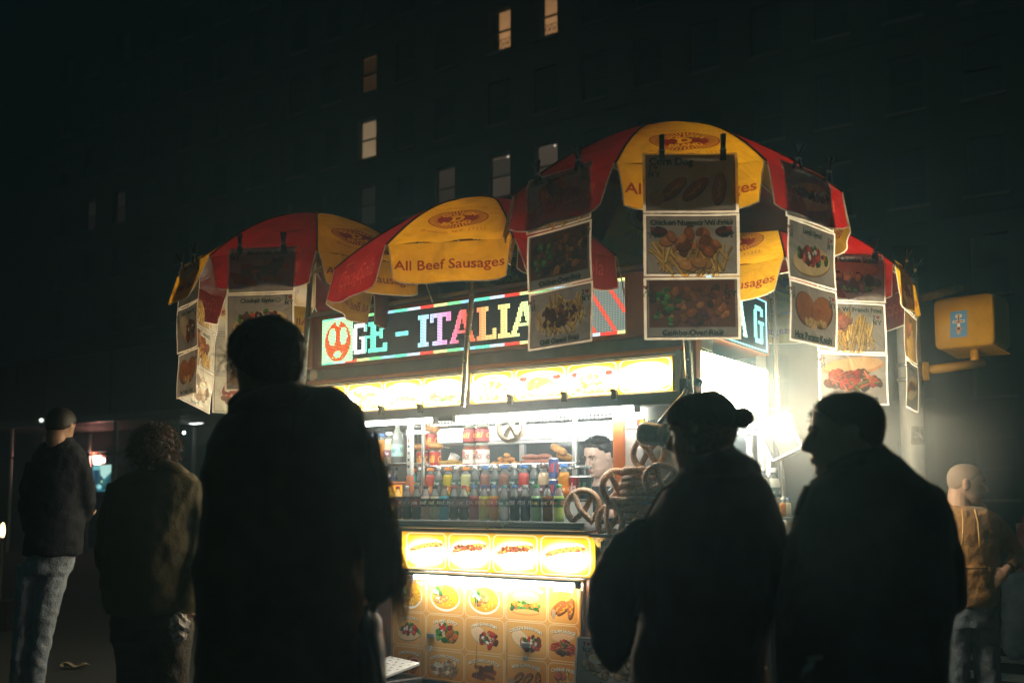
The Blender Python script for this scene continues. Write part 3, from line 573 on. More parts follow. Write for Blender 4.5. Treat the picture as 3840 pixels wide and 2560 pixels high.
# ------------------------------------------------------------------ the food cart
CART = empty('food_cart', CO, CA, 'long orange and steel street food cart with lit menu boxes and a scrolling sign', 'food cart')
M_OR = mat('orange_paint', (.72, .23, .085), .4, 0, var=.14, scale=4, bump=.04, bscale=14, coat=.2)
M_SS = mat('stainless', (.55, .55, .53), .3, .9, var=.12, scale=6, bump=.05, bscale=40)
M_SSD = mat('dull_steel', (.26, .255, .25), .45, .6, var=.2, scale=8)
M_WHP = mat('white_panel', (.72, .73, .70), .5, 0, var=.08, scale=5); M_BLK = mat('black_plastic', (.018, .017, .016), .45, var=.2)
M_FOIL = mat('foil', (.78, .78, .76), .22, 1, var=.1, scale=20, bump=.9, bscale=35); M_ACR = mat('clear_acrylic', (.85, .9, .88), .08, 0, var=.02, trans=.92)
def part(name, m, ma, bev=.004, smooth=False, parent=CART): return m.obj(name, ma, parent, smooth=smooth, bev=bev)
def bx(name, ma, *b, bev=.004, parent=CART): m = MB(); m.box(*b); return part(name, m, ma, bev, parent=parent)
# lower body
bx('lower_body', M_OR, -1.46, .80, .03, 1.14, .24, 1.165); bx('side_body', M_SSD, .802, 1.37, .14, 1.14, .24, 1.15); bx('chassis', M_SSD, -1.42, 1.34, .08, 1.1, .16, .236)
for x in (-1.1, 1.1):
    for y in (.1, 1.08):
        m = MB(); m.lathe([(.06, -.05), (.17, -.045), (.18, 0), (.17, .045), (.06, .05)], 20, Matrix.Translation((x, y, .18)) @ Matrix.Rotation(pi / 2, 4, 'X')); w = part('wheel', m, mat('tyre', (.03, .03, .03), .8), 0, True); m = MB(); m.lathe([(.02, -.06), (.09, -.055), (.09, .055), (.02, .06)], 14, Matrix.Translation((x, y, .18)) @ Matrix.Rotation(pi / 2, 4, 'X')); m.obj('rim', M_SS, w)
# corner posts and back wall
for x, y in ((-1.44, .03), (1.352, .03), (-1.44, 1.11), (1.352, 1.11)):
    bx('corner_post', M_SS, x - .025, x + .025, y - .025, y + .025, 1.17, 2.24)
bx('corner_trim', M_OR, 1.384, 1.402, .02, .09, 1.86, 2.236); bx('corner_trim', M_SS, 1.30, 1.324, -.012, .01, 1.926, 2.14)
bx('back_wall', M_SSD, -1.40, 1.32, 1.10, 1.13, 1.17, 1.27)
bx('back_header', emat('lit_header', (.86, .92, .84), .30), -1.30, 1.30, 1.085, 1.10, 1.775, 1.85); bx('back_header_trim', M_SS, -1.40, 1.32, 1.09, 1.12, 1.745, 1.772)
for x in (-1.2, -.83, -.42, .02, .41, .98, 1.28): bx('back_mullion', M_SS, x - .02, x + .02, 1.07, 1.10, 1.272, 1.742)
M_TINT = mat('tinted_glass', (.06, .075, .08), .1, 0, var=.1, spec=.6)
for a, b in ((-1.18, -.85), (-.81, -.44), (-.40, .0), (.04, .39), (.43, .96), (1.0, 1.26)): bx('back_window', M_TINT, a, b, 1.104, 1.112, 1.275, 1.742, bev=0)
bx('ceiling', mat('ceiling_grey', (.12, .12, .115), .6), -1.41, 1.32, .06, 1.08, 1.86, 1.88); bx('floor_deck', M_SSD, -1.40, 1.32, .06, 1.08, 1.172, 1.19)
bx('left_wall', M_SSD, -1.41, -1.395, .06, 1.08, 1.2, 1.86)
for i in range(2):                                    # bead strips along the ceiling
    m = MB()
    for k in range(60): m.ell((-.75 + k * .0265, .12 + .24 * i, 1.842), (.008, .008, .008), nu=6, nv=4)
    o = part('light_strip', m, emat('strip_beads', (.9, 1, .85), 1.0, False), 0); o['kind'] = 'stuff'
# upper light boxes
bx('lightbox_housing', M_SSD, -1.46, 1.35, .02, .20, 1.925, 2.137)
bx('lightbox_top_trim', M_OR, -1.475, 1.36, -.012, .05, 2.137, 2.16); bx('lightbox_top_trim', M_SS, -1.475, 1.345, -.008, .02, 2.118, 2.134)
bx('dark_rail', M_SSD, -1.47, 1.38, .03, .3, 2.163, 2.236); bx('hinge_block', M_SS, -1.42, -1.385, -.004, .028, 2.175, 2.225)
bx('serving_rail', M_SSD, -1.47, 1.37, -.035, .07, 1.852, 1.922, bev=.01)
for x in (-.105, -.075, 1.288): bx('lightbox_divider', M_SS, x - .011, x + .011, -.014, .018, 1.926, 2.117)
bx('lightbox_end', M_OR, -1.478, -1.452, -.01, .03, 1.926, 2.13)
YEL = (236, 170, 30)
def lightbox(title_rows, w, h, tiles, name, foods, capt, capy):
    c = Cv(w, h, YEL)
    for i in range(60): c.ell(random.random() * w, random.random() * h, 40, 24, random.choice([(238, 178, 44), (228, 158, 20)]), al=.12, soft=.6)
    for i, (a, b) in enumerate(tiles):
        a *= w; b *= w; tw = b - a; cx = (a + b) / 2
        c.ell(cx, h * .56, tw * .42, h * .36, (250, 236, 190), al=.75, soft=.35)
        food(c, foods[i], a + tw * .08, h * (.2 if capy < .5 else .06), tw * .84, h * (.78 if capy < .5 else .7)); 
        if capy < .5:
            bottle_pic(c, a + tw * .06, h * .4, tw * .1, h * .48, (170, 200, 216), (110, 150, 180)); 
            if i % 2 == 0: bottle_pic(c, a + tw * .17, h * .34, tw * .1, h * .52, (90, 60, 50), (60, 66, 90))
        c.rrect(a + 5, h * .04, b - 5, h * .965, tw * .1, 3, (255, 248, 214), .9)
        for j, st in enumerate(capt[i]):
            sz = h * (.075 if capy < .5 else .085); wd_ = tw * (.66 - .12 * j)
            if capy < .5: c.text(st, cx + 1, h * (.13 + .12 * j) + sz, sz, (120, 80, 20), .02, min(wd_, len(st) * sz * .68), warp=tw * .9, al=.7); c.text(st, cx, h * (.125 + .12 * j) + sz, sz, (255, 252, 236), .025, min(wd_, len(st) * sz * .68), warp=tw * .9)
            else: c.text(st, cx + tw * .05 + 1, h * .9 + 1, sz, (120, 80, 20), .02, min(wd_, len(st) * sz * .72), al=.7, rot=(-.14, -.12, -.1, 0)[i]); c.text(st, cx + tw * .05, h * .9, sz, (255, 252, 236), .025, min(wd_, len(st) * sz * .72), rot=(-.14, -.12, -.1, 0)[i])
    return c
GT = (1.0, .96, .86)
def panel(name, c, x0, x1, z0, z1, y, s_mid, s_edge, power=2.0, lab=None, tint=GT):
    m = MB(); m.quad((x0, y, z0), (x1, y, z0), (x1, y, z1), (x0, y, z1)); o = m.obj(name, glow_mat(name + '_print', c.img(name + '_print'), s_mid, s_edge, tint, power), CART)
    if lab: o['label'] = lab
    return o
c = lightbox(0, 560, 96, [(0, .26), (.26, .505), (.505, .75), (.75, 1)], 'a', ['gyro', 'tenders', 'sandwich', 'steak'], [['CHICKEN GYRO', 'SODA & FRIES'], ['LAMB GYRO', 'SODA & FRIES'], ['CHEESEBURGER', 'SODA & FRIES'], ['PHILLY CHEESE STEAK', 'SODA & FRIES']], .1)
panel('menu_light_panel', c, -1.45, -.118, 1.928, 2.116, -.004, 8.5, .09, .75, 'left lit menu panel with gyro and cheesesteak pictures')
c = lightbox(0, 560, 96, [(0, .235), (.235, .505), (.505, .755), (.755, 1)], 'b', ['tenders', 'nuggets', 'nuggets', 'hotdog'], [['CHICKEN TENDERS W/ FRIES', '& SODA OR WATER'], ['CHICKEN WINGS W/ FRIES', '& SODA OR WATER'], ['CHICKEN NUGGETS W/ FRIES', '& SODA OR WATER'], ['2 HOT DOG W/ SODA', 'OR WATER & FRIES']], .1)
panel('menu_light_panel', c, -.062, 1.276, 1.928, 2.116, -.004, 7.8, .085, .75, 'right lit menu panel with chicken and hot dog pictures')
c = lightbox(0, 640, 112, [(.02, .26), (.262, .497), (.5, .737), (.74, .985)], 'c', ['hotdog', 'chilidog', 'chilidog', 'hotdog'], [['JUMBO HOT DOG'], ['HOT SAUSAGE'], ['CHILI CHEESE DOG'], ['CHILI DOG']], .9)
bx('lower_lightbox_housing', M_SSD, -.605, .806, -.012, .028, .905, 1.16)
panel('menu_light_panel', c, -.598, .80, .917, 1.148, -.016, 1.2, .16, 1.3, 'low lit panel of four hot dog pictures')
# menu board
M_W, M_H = 560, 270; c = Cv(M_W, M_H, (226, 140, 36))
for i in range(-4, 14):
    for j in range(-1, 8):
        if (i + j) % 2: c.poly([(i * 50, j * 44), (i * 50 + 50, j * 44 + 44), (i * 50, j * 44 + 88), (i * 50 - 50, j * 44 + 44)], (206, 128, 44), .6)
c.ell(M_W * .45, 120, 220, 100, (232, 184, 110), al=.7, soft=.5)
rows_ = [(4, 100, [('rice', 'LAMB OVER RICE'), ('rice', 'COMBO PLATTER'), ('rice', 'FALAFEL OVER RICE'), ('sandwich', 'CHICKEN SANDWICH'), ('corndog', 'CORN DOG')]), (102, 188, [('gyro', 'LAMB GYRO'), ('falafel', 'FALAFEL GYRO'), ('wrap', 'LAMB SHAWARMA'), ('wrap', 'CHICKEN SHAWARMA'), ('sausage', 'ITALIAN SAUSAGE')]), (192, 268, [('rings', 'ONION RINGS'), ('popcorn', 'POPCORN CHICKEN'), ('sticks', 'MOZZARELLA STICK'), ('corndog', 'MINI CORN DOG'), ('fries', 'CHEESE FRIES')])]
cols_ = [(8, 112), (116, 232), (236, 350), (354, 470), (474, 554)]
for y0, y1, its in rows_:
    for (x0, x1), (fd, st) in zip(cols_, its):
        food(c, fd, x0 + 8, y0 + 14, x1 - x0 - 16, y1 - y0 - 20); c.rrect(x0, y0 + 1, x1, y1 - 1, 12, 1.6, (246, 226, 190), .75)
        sz = 7.5; wd_ = min((x1 - x0) * .8, len(st) * sz * .8); c.text(st, (x0 + x1) / 2 + 1, y0 + 19, sz, (60, 40, 20), .03, wd_, warp=95, al=.8); c.text(st, (x0 + x1) / 2, y0 + 18, sz, (250, 244, 226), .03, wd_, warp=95)
m = MB(); xs = [-.69, -.45, -.02, .20, .70]
for a, b in zip(xs, xs[1:]):
    u = lambda x: (x + .69) / 1.39
    m.add([(a + .0015, -.004, .25), (b - .0015, -.004, .25), (b - .0015, -.004, .885), (a + .0015, -.004, .885)], [(0, 1, 2, 3)], [(u(a), 0), (u(b), 0), (u(b), 1), (u(a), 1)])
bx('menu_backing', M_SS, -.70, .71, .003, .028, .243, .895, bev=0)
part('menu_board', m, print_mat('menu_print', c.img('menu_print'), .22, .5), 0)
for x, z in ((-.36, .50), (.34, .50)):
    bx('latch', M_SS, x - .03, x + .03, -.02, -.006, z, z + .03); m = MB(); m.lathe([(.012, 0), (.014, .02), (.004, .022)], 10, Matrix.Translation((x, -.008, z - .06)) @ Matrix.Rotation(pi / 2, 4, 'X')); part('lock', m, M_SS, 0)
# tubes
M_TUBE = emat('tube_light', (1, .98, .90), 17.0); M_TUBE2 = emat('tube_light_low', (1, .95, .82), 19.0)
def tube_lamp(x0, x1, y, z, r, ma, label=None):
    m = MB(); m.tube([(x0, y, z), (x1, y, z)], r, 10); o = part('tube_light', m, ma, 0, True)
    for x in (x0, x1): m = MB(); m.box(x - .012, x + .012, y - r * 1.4, y + r * 1.4, z - r * 1.4, z + r * 1.6); m.obj('end_cap', M_WHP, o)
    return o
tube_lamp(-.96, -.33, -.018, 1.836, .012, M_TUBE); tube_lamp(-.17, 1.07, -.018, 1.836, .013, M_TUBE); tube_lamp(-.47, .71, -.052, .872, .011, M_TUBE2)
bx('tube_bracket', M_SSD, -.30, -.20, -.03, .0, 1.828, 1.85); bx('tube_batten', M_SS, -.50, .74, -.07, -.03, .886, .903)
tube_lamp(-1.1, 1.2, .62, 1.825, .012, emat('tube_light_inside', (1, .98, .9), 2.6))
# sign box
bx('sign_box', M_OR, -1.49, 1.398, .0, 1.14, 2.238, 2.60, bev=.008); bx('roof', M_SS, -1.51, 1.42, -.02, 1.16, 2.603, 2.63)
bx('sign_corner_post', M_OR, -1.50, -1.42, -.035, -.003, 2.24, 2.60, bev=.012)
NX, NZ = 236, 32
led = np.zeros((NZ, NX, 3), np.float32)
def L_rect(x0, y0, x1, y1, col):
    led[max(0, int(y0)):max(0, int(y1)), max(0, int(x0)):max(0, int(x1))] = col
def slab(ch, x, colf, y0=6, h=21, sx=1.22):
    G = {'I': [(2, 0, 6, h), (0, 0, 8, 3), (0, h - 3, 8, h)], 'T': [(5, 0, 9, h), (0, 0, 14, 3), (0, 0, 3, 6), (11, 0, 14, 6), (2, h - 3, 12, h)], 'L': [(2, 0, 6, h), (0, 0, 8, 3), (0, h - 3, 13, h), (10, h - 7, 13, h)],
         'E': [(2, 0, 6, h), (0, 0, 13, 3), (0, h - 3, 14, h), (11, 0, 13, 6), (11, h - 6, 14, h), (6, 7, 10, 10), (9, 5, 11, 12)], 'G': [(1, 3, 5, h - 3), (3, 0, 11, 3), (10, 1, 13, 6), (3, h - 3, 12, h), (9, 9, 13, h - 1), (7, 9, 15, 11)]}
    if ch == 'A':
        for r in range(h):
            w = 1 + r * .36
            for q in (-1, 1):
                cx = x + 9 + q * w
                for i in range(int(cx - (3 if q > 0 else 1)), int(cx + (2 if q > 0 else 3))): led[y0 + r, max(0, min(NX - 1, i))] = colf(i)
        for i in range(int(x + 4), int(x + 14)): led[y0 + 13:y0 + 15, min(NX - 1, i)] = colf(i)
        for a in (-1, 12): 
            for i in range(int(x + a), int(x + a + 7)): led[y0 + h - 2:y0 + h, max(0, min(NX - 1, i))] = colf(i)
        return
    for a, b, c_, d in G[ch]:
        for i in range(int(x + a * sx), int(x + c_ * sx)):
            if 0 <= i < NX: led[y0 + b:y0 + d, i] = colf(i)
led[:] = (.085, .09, .095)
def hue(i):
    st = [(40, (.45, 1, .8)), (72, (.5, 1, .82)), (96, (.75, .85, 1)), (112, (1, .55, .75)), (126, (1, .35, .22)), (140, (1, .75, .45)), (160, (.95, 1, .6)), (185, (.7, 1, .7)), (215, (.5, 1, .9)), (240, (1, .5, .4))]
    for (a, ca), (b, cb) in zip(st, st[1:]):
        if a <= i <= b: f = (i - a) / (b - a); return tuple(p * (1 - f) + q * f for p, q in zip(ca, cb))
    return (1, 1, 1)
for i, (ch, x) in enumerate([('G', 27), ('E', 43), ('I', 86), ('T', 96), ('A', 113), ('L', 133), ('I', 149), ('A', 159)]):
    if ch == 'C': slab('G', x, hue)
    else: slab(ch, x, hue)
L_rect(67, 15, 78, 18, (.5, 1, .95))
L_rect(196, 2, 236, 30, (.42, .46, .42))
for r in range(2, 30):
    for k in range(3): led[r, min(235, 196 + k * 13 + (r * 2) // 3 % 13):min(236, 199 + k * 13 + (r * 2) // 3 % 13)] = (.9, .30, .22)
L_rect(0, 0, 29, 32, (.75, 1, .72))                                         # pretzel picture at the left end
yy_, xx_ = np.mgrid[0:32, 0:NX].astype(float)
inell = lambda cx, cy, rx, ry: ((xx_ - cx) / rx) ** 2 + ((yy_ - cy) / ry) ** 2 < 1
led[inell(14.5, 16, 12, 14)] = (.85, .33, .12)
for cx in (9.3, 19.7): led[inell(cx, 12.5, 3.4, 6.5)] = (.75, 1, .72)
led[inell(14.5, 25, 3.6, 2.6)] = (.75, 1, .72); led[inell(14.5, 3.2, 2.5, 2.0)] = (.75, 1, .72)
for k in range(30): led[random.randint(4, 28), random.randint(4, 25)] *= (1, 1.8, 2.2)
for i in range(NX):                                                          # running border
    cc = [(.4, 1, .75), (.8, .9, 1), (1, .25, .2), (.95, 1, .6), (.5, 1, .6), (.6, .85, 1)][(i // 11) % 6]
    for r in (0, 1, 30, 31): led[r, i] = cc if i > 29 or r in (0, 31) else led[r, i]
def led_img(a, name, px=4):
    h, w, _ = a.shape; o = np.zeros((h * px, w * px, 4), np.float32); o[..., 3] = 1; o[..., :3] = .035
    for y in range(px):
        for x in range(px):
            k = 1.0 if (y in (1, 2) and x in (1, 2)) else (.42 if (y in (1, 2) or x in (1, 2)) else .1); o[y::px, x::px, :3] = np.maximum(.02, a * k)
    im = bpy.data.images.new(name, w * px, h * px, alpha=True); im.pixels.foreach_set(np.ascontiguousarray(o[::-1]).ravel()); im.update(); im.pack(); return im
bx('sign_frame', M_OR, -1.345, 1.02, -.010, -.003, 2.250, 2.578, bev=.003)
m = MB(); m.quad((-1.333, -.013, 2.258), (1.0, -.013, 2.258), (1.0, -.013, 2.57), (-1.333, -.013, 2.57))
o = m.obj('led_screen', glow_mat('led_front', led_img(led, 'led_front'), .85, .85), CART); o['label'] = 'scrolling colour sign showing GE - ITALIA letters beside a pretzel'
led[:] = (.05, .06, .065)
slab('A', 4, lambda i: (.7, 1, .85)); slab('G', 34, lambda i: (.5, 1, .85), 5, 23, 1.25)
L2 = led[:, 0:92].copy() * 0 + (.05, .06, .065); L2[:, 36:59] = led[:, 0:23]; L2[:, 67:88] = led[:, 32:53]
L2[0] = (.5, .9, 1); L2[31] = (.5, 1, .9); L2[:, 90:] = (.6, .95, 1); L2[:, 0:2] = (.6, .95, 1)
m = MB(); m.quad((1.402, .17, 2.25), (1.402, 1.09, 2.25), (1.402, 1.09, 2.57), (1.402, .17, 2.57)); o = m.obj('led_screen', glow_mat('led_side', led_img(L2.astype(np.float32), 'led_side'), 1.5, 1.5), CART); o['label'] = 'side sign showing a letter G'
bx('side_sign_frame', M_SSD, 1.3985, 1.4005, .155, 1.105, 2.24, 2.58, bev=0)
# side light box
c = Cv(300, 90, (246, 226, 120)); c.ell(150, 55, 140, 60, (255, 255, 235), soft=.4); food(c, 'hotdog', 20, 20, 110, 66); food(c, 'nuggets', 160, 20, 110, 66); c.text('HOT DOGS', 76, 18, 10, (255, 255, 240), .02, warp=90)
bx('side_lightbox_housing', M_SSD, 1.30, 1.384, .095, 1.13, 1.862, 2.15)
m = MB(); m.quad((1.387, .10, 1.868), (1.387, 1.12, 1.868), (1.387, 1.12, 2.145), (1.387, .10, 2.145)); o = m.obj('menu_light_panel', glow_mat('side_panel', c.img('side_panel'), 21, 10, (1, .98, .88), 1.6), CART); o['label'] = 'glaring white lit panel on the short side of the cart'
bx('side_lightbox_housing', M_SSD, -1.476, -1.40, .095, 1.13, 1.862, 2.15)
m = MB(); m.quad((-1.479, 1.12, 1.868), (-1.479, .10, 1.868), (-1.479, .10, 2.145), (-1.479, 1.12, 2.145)); o = m.obj('menu_light_panel', glow_mat('left_side_panel', c.img('left_side_panel'), 16, 10, (1, .96, .86), 1.6), CART); o['label'] = 'lit panel on the far short side of the cart'
bx('side_rail', M_SS, 1.345, 1.40, .06, 1.14, 1.80, 1.858); bx('side_post', M_WHP, 1.375, 1.41, 1.09, 1.14, 1.17, 1.80)
tube_lamp_side = MB(); tube_lamp_side.tube([(1.39, .12, 1.785), (1.39, 1.08, 1.785)], .011, 10); part('tube_light', tube_lamp_side, M_TUBE, 0, True)
bx('side_shelf', M_SS, 1.372, 1.62, .30, 1.14, 1.215, 1.245); bx('side_wall', M_SSD, 1.34, 1.37, .14, 1.14, 1.15, 1.24)
# window posts, counter, steps
bx('window_post', M_OR, .897, .962, .02, .06, 1.222, 1.848); bx('window_post', M_WHP, -.605, -.572, .035, .065, 1.50, 1.848); bx('window_post', M_OR, -.607, -.571, .03, .068, 1.222, 1.498); bx('window_post', M_SS, -.535, -.515, .09, .11, 1.22, 1.848); bx('window_post', M_SS, .395, .42, .42, .445, 1.56, 1.85)
bx('side_panel', M_WHP, .966, 1.325, .035, .05, 1.222, 1.85)
c = Cv(220, 40, (214, 220, 204)); c.rect(10, 8, 36, 34, (84, 128, 144)); c.text('AM', 24, 20, 9, (225, 230, 220), .02); c.text('EX', 25, 31, 9, (225, 230, 220), .02); c.rect(44, 8, 78, 32, (86, 82, 78)); c.ell(56, 20, 10, 9, (200, 80, 50)); c.ell(66, 20, 10, 9, (224, 150, 50)); c.text('VISA', 106, 27, 13, (70, 84, 100), .02, 40, shear=.25); c.text('discover', 150, 23, 5, (110, 116, 116), 0)
m = MB(); m.quad((.97, .031, 1.735), (1.32, .031, 1.735), (1.32, .031, 1.80), (.97, .031, 1.80)); part('card_sticker', m, print_mat('card_print', c.img('card_print')), 0)
c = Cv(20, 110, (206, 212, 200))
for i, q in enumerate([(70, 110, 140), (190, 70, 40), (60, 70, 100), (120, 120, 130), (70, 80, 84), (84, 84, 84)]): c.rect(4, 8 + i * 17, 16, 16 + i * 17 + (2 if i < 2 else -2), q)
m = MB(); m.quad((-.603, .031, 1.52), (-.575, .031, 1.52), (-.575, .031, 1.80), (-.603, .031, 1.80)); part('card_sticker', m, print_mat('card_print_thin', c.img('card_print_thin')), 0)
bx('counter', M_SS, -.98, .765, -.07, .10, 1.172, 1.220, bev=.006); bx('counter_groove', M_BLK, -.96, .74, -.0715, -.0695, 1.186, 1.190, bev=0)
bx('pretzel_shelf', M_SSD, .81, 1.36, -.10, .13, 1.142, 1.160); bx('shelf_bracket', M_SS, .86, .90, -.06, .12, 1.06, 1.14)
m = MB(); m.add([(.82, -.08, 1.14), (1.34, -.08, 1.14), (1.34, .13, .95), (.82, .13, .95), (.82, .13, 1.14), (1.34, .13, 1.14)], [(0, 1, 2, 3), (0, 3, 4), (1, 5, 2)]); part('shelf_apron', m, M_SS, 0)
bx('bottle_step', M_ACR, -.92, .72, .105, .30, 1.335, 1.343, bev=0); bx('bounce_riser', M_WHP, -.92, .72, .098, .104, 1.221, 1.333, bev=0)  # white riser put close behind the front bottles to bounce light
bx('foil_shelf', M_FOIL, -.84, .47, .335, .53, 1.535, 1.556, bev=.006); bx('foil_lip', M_FOIL, -.845, .475, .318, .333, 1.530, 1.572, bev=.005)
for x in (-.8, .43): bx('shelf_leg', M_SS, x - .01, x + .01, .49, .51, 1.20, 1.533)
bx('bottle_shelf', M_SS, -1.36, -.63, .08, .30, 1.575, 1.585); bx('can_shelf', M_OR, -1.36, -.63, .06, .30, 1.445, 1.462)
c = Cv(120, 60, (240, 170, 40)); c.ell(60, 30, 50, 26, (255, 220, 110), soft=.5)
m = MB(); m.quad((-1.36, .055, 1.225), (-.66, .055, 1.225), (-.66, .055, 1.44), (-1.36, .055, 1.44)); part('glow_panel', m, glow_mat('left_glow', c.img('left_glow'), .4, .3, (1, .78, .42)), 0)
bx('price_card', M_WHP, -.36, -.26, .11, .115, 1.225, 1.33, bev=0)
for i, (px, py) in enumerate([(1428, 1538), (1574, 1532), (1912, 1497), (2115, 1488), (2303, 1479)]):
    d = ray(px, py); t = ((CO + CV * -.045 - Vector((0, 0, EYE))).dot(CV)) / d.dot(CV); p = Vector((0, 0, EYE)) + d * t - CO; x, z = p.dot(CX), p.z
    m = MB(); m.box(-.016, .016, -.008, .02, -.028, .022); m.box(-.024, .010, -.014, .014, .012, .03, Matrix.Rotation(.2, 4, 'Y')); o = part('rail_clip', m, M_BLK, .002); o.location = (x, -.045, z)
# umbrella pole sockets live with the umbrellas; step stool in front of the cart
ST = empty('step_box', L(-.52, -.33, 0), CA + R(-16), 'small steel step box with a pale diamond plate top at the cart foot', 'step')
m = MB(); m.box(-.2, .2, -.2, .2, .02, .30); m.obj('box', M_BLK, ST, bev=.006)
m = MB(); Mt = Matrix.Translation((0, 0, .335)) @ Matrix.Rotation(R(12), 4, 'X'); m.box(-.15, .17, -.24, .2, -.012, .006, Mt)
tp = m.obj('top_plate', mat('diamond_plate', (.60, .62, .60), .4, .35, var=.12, scale=10), ST, bev=.003)
m = MB()
for i in range(9):
    for j in range(11):
        a = .7 if (i + j) % 2 else -.7; m.ell((-.13 + i * .035, -.22 + j * .04, .008), (.013, .004, .003), Matrix.Rotation(a, 3, 'Z'), 6, 4)
m.v = [tuple(Mt @ Vector(p)) for p in m.v]; o = m.obj('tread', mat('tread_bright', (.75, .76, .74), .35, .3), ST); o['kind'] = 'stuff'
# ------------------------------------------------------------------ parasols
GY, GR = gore_print(True).img('gore_yellow'), gore_print(False).img('gore_red')
CLY = cloth_mat('canvas_yellow', GY, .8, gloss=.03); CLR = cloth_mat('canvas_red', GR, .8, gloss=.03)
UR, FLAP = .88, .21
PIPE = None
def piping_mat():
    m = bpy.data.materials.new('white_piping'); m.use_nodes = True; nt = m.node_tree; nt.nodes.clear(); a = nt.nodes.new('ShaderNodeBsdfDiffuse'); b = nt.nodes.new('ShaderNodeBsdfTranslucent'); x = nt.nodes.new('ShaderNodeMixShader'); o = nt.nodes.new('ShaderNodeOutputMaterial')
    a.inputs[0].default_value = (.8, .76, .66, 1); b.inputs[0].default_value = (.85, .8, .7, 1); x.inputs[0].default_value = .5
    nt.links.new(a.outputs[0], x.inputs[1]); nt.links.new(b.outputs[0], x.inputs[2]); nt.links.new(x.outputs[0], o.inputs[0]); return m
PIPE = piping_mat(); M_RIB = mat('rib_wood', (.30, .2, .1), .6); M_UPOLE = mat('pole_chrome', (.6, .58, .54), .25, .9, var=.08); M_SEAM = mat('dark_seam', (.05, .03, .02), .8)
def prof(s): return UR * (s ** .92), .44 * (1 - s ** 1.75)
def umbrella(cx, cy, zr, rot, red_odd, pole_at, label, seed):
    rr = random.Random(seed); U = empty('umbrella', (cx, cy, 0), 0, label, 'umbrella', 'red and yellow parasols over the food cart')
    px, py = pole_at[0] - cx, pole_at[1] - cy
    zb = {1: 1.16, 2: 1.90, 3: 1.9, 4: 1.16}[seed]; m = MB(); m.tube([(px, py, zb), (px * .8, py * .8, zb + .4), (px * .15, py * .15, zr + .43)], .018, 12); m.obj('pole', M_UPOLE, U, smooth=True)
    m = MB(); m.lathe([(.03, .42), (.03, .46), (.012, .5)], 10, Matrix.Translation((0, 0, zr))); m.obj('finial', M_RIB, U)
    for k in range(8):
        a0 = rot + pi / 8 + k * pi / 4; a1 = a0 + pi / 4; am = (a0 + a1) / 2; red = (k % 2 == 1) == red_odd
        e0, e1 = Vector((cos(a0), sin(a0), 0)), Vector((cos(a1), sin(a1), 0)); nrm = Vector((cos(am), sin(am), 0)); tg = Vector((-sin(am), cos(am), 0)); wid = 2 * UR * sin(pi / 8); apo = UR * cos(pi / 8)
        sag = rr.uniform(.0, .02)
        def dome(u, v):
            s = 1 - v; s = max(.015, s); r_, z = prof(s); p = e0 * r_ * (1 - u) + e1 * r_ * u
            p = p + Vector((0, 0, zr + z + (.02 * sin(pi * u) * s * (1 - s) * 2 - sag * sin(pi * u) * s * s + .007 * sin(2 * pi * 2.5 * u + k * 1.7 + seed) * s * s * sin(pi * u) + .006 * sin(9 * s + k) * sin(pi * u)))); return p
        def duv(u, v):
            s = max(.015, 1 - v); return (.5 + (u - .5) * wid * (s ** .92) / GW, 1 - (s * .975) / GL)
        m = MB(); m.grid(dome, 12, 16, duv); g_ = m.obj('canopy_panel', [CLR if red else CLY], U, smooth=True)
        if k % 2 == 0: pass
        tilt = rr.uniform(.0, .06) if k == 5 else rr.uniform(.12, .34); ph = rr.uniform(0, 6); amp = rr.uniform(.010, .024)
        def flap(u, v):
            d = 1 - v                                               # 0 at rim, 1 at hem
            w = wid * (.985 - .10 * d ** .7); x = (u - .5) * w; q = abs(2 * u - 1)
            dz = FLAP * d * (1 - .10 * q ** 7); base = -sag * sin(pi * u)
            o = nrm * (apo + .002 + tilt * FLAP * d + amp * sin(ph + 9 * u) * d) + tg * x
            return o + Vector((0, 0, zr + base - dz))
        def fuv(u, v):
            d = 1 - v; w = wid * (.985 - .10 * d ** .7); return (.5 + (u - .5) * w / GW, 1 - (.975 + FLAP * d) / GL)
        m = MB(); m.grid(flap, 14, 6, fuv); fl = m.obj('valance', [CLR if red else CLY], g_, smooth=True)
        edge = [flap(0, 1 - i / 8) for i in range(9)] + [flap(i / 14, 0) for i in range(1, 14)] + [flap(1, i / 8) for i in range(9)]
        m = MB(); m.tube(edge, .0035, 5); m.obj('piping', PIPE, g_)
        m = MB(); m.tube([e0 * prof(s)[0] + Vector((0, 0, zr + prof(s)[1] + .004)) for s in [.02 + .098 * i for i in range(11)]], .005, 5); m.obj('seam', M_SEAM, U)
        m = MB(); m.tube([e0 * prof(s)[0] + Vector((0, 0, zr + prof(s)[1] - .012)) for s in [.02 + .098 * i for i in range(11)]], .006, 5); m.obj('rib', M_RIB, U)
        m = MB(); m.tube([Vector((px * .3, py * .3, zr + .08)), e0 * UR * .55 + Vector((0, 0, zr + prof(.55)[1] - .015))], .006, 5); m.obj('strut', M_RIB, U)
    return dict(o=U, c=Vector((cx, cy, 0)), zr=zr, rot=rot)
pm = L(-.063, -.09, 0); pl = L(-1.53, -.06, 0); pr_ = L(1.40, -.06, 0); pb_ = L(1.45, 1.2, 0)
U1 = umbrella(-1.31, 6.55, 2.785, -.188, True, (pl.x, pl.y), 'left red and yellow parasol hung with mozzarella stick and gyro posters', 1)
U2 = umbrella(-.163, 5.83, 2.668, -.1985, False, (pm.x, pm.y), 'middle red and yellow parasol, poster free, reading All Beef Sausages', 2)
U3 = umbrella(.832, 5.18, 2.857, -.037, False, (pr_.x, pr_.y), 'nearest and highest parasol, hung with corn dog and nugget posters', 3)
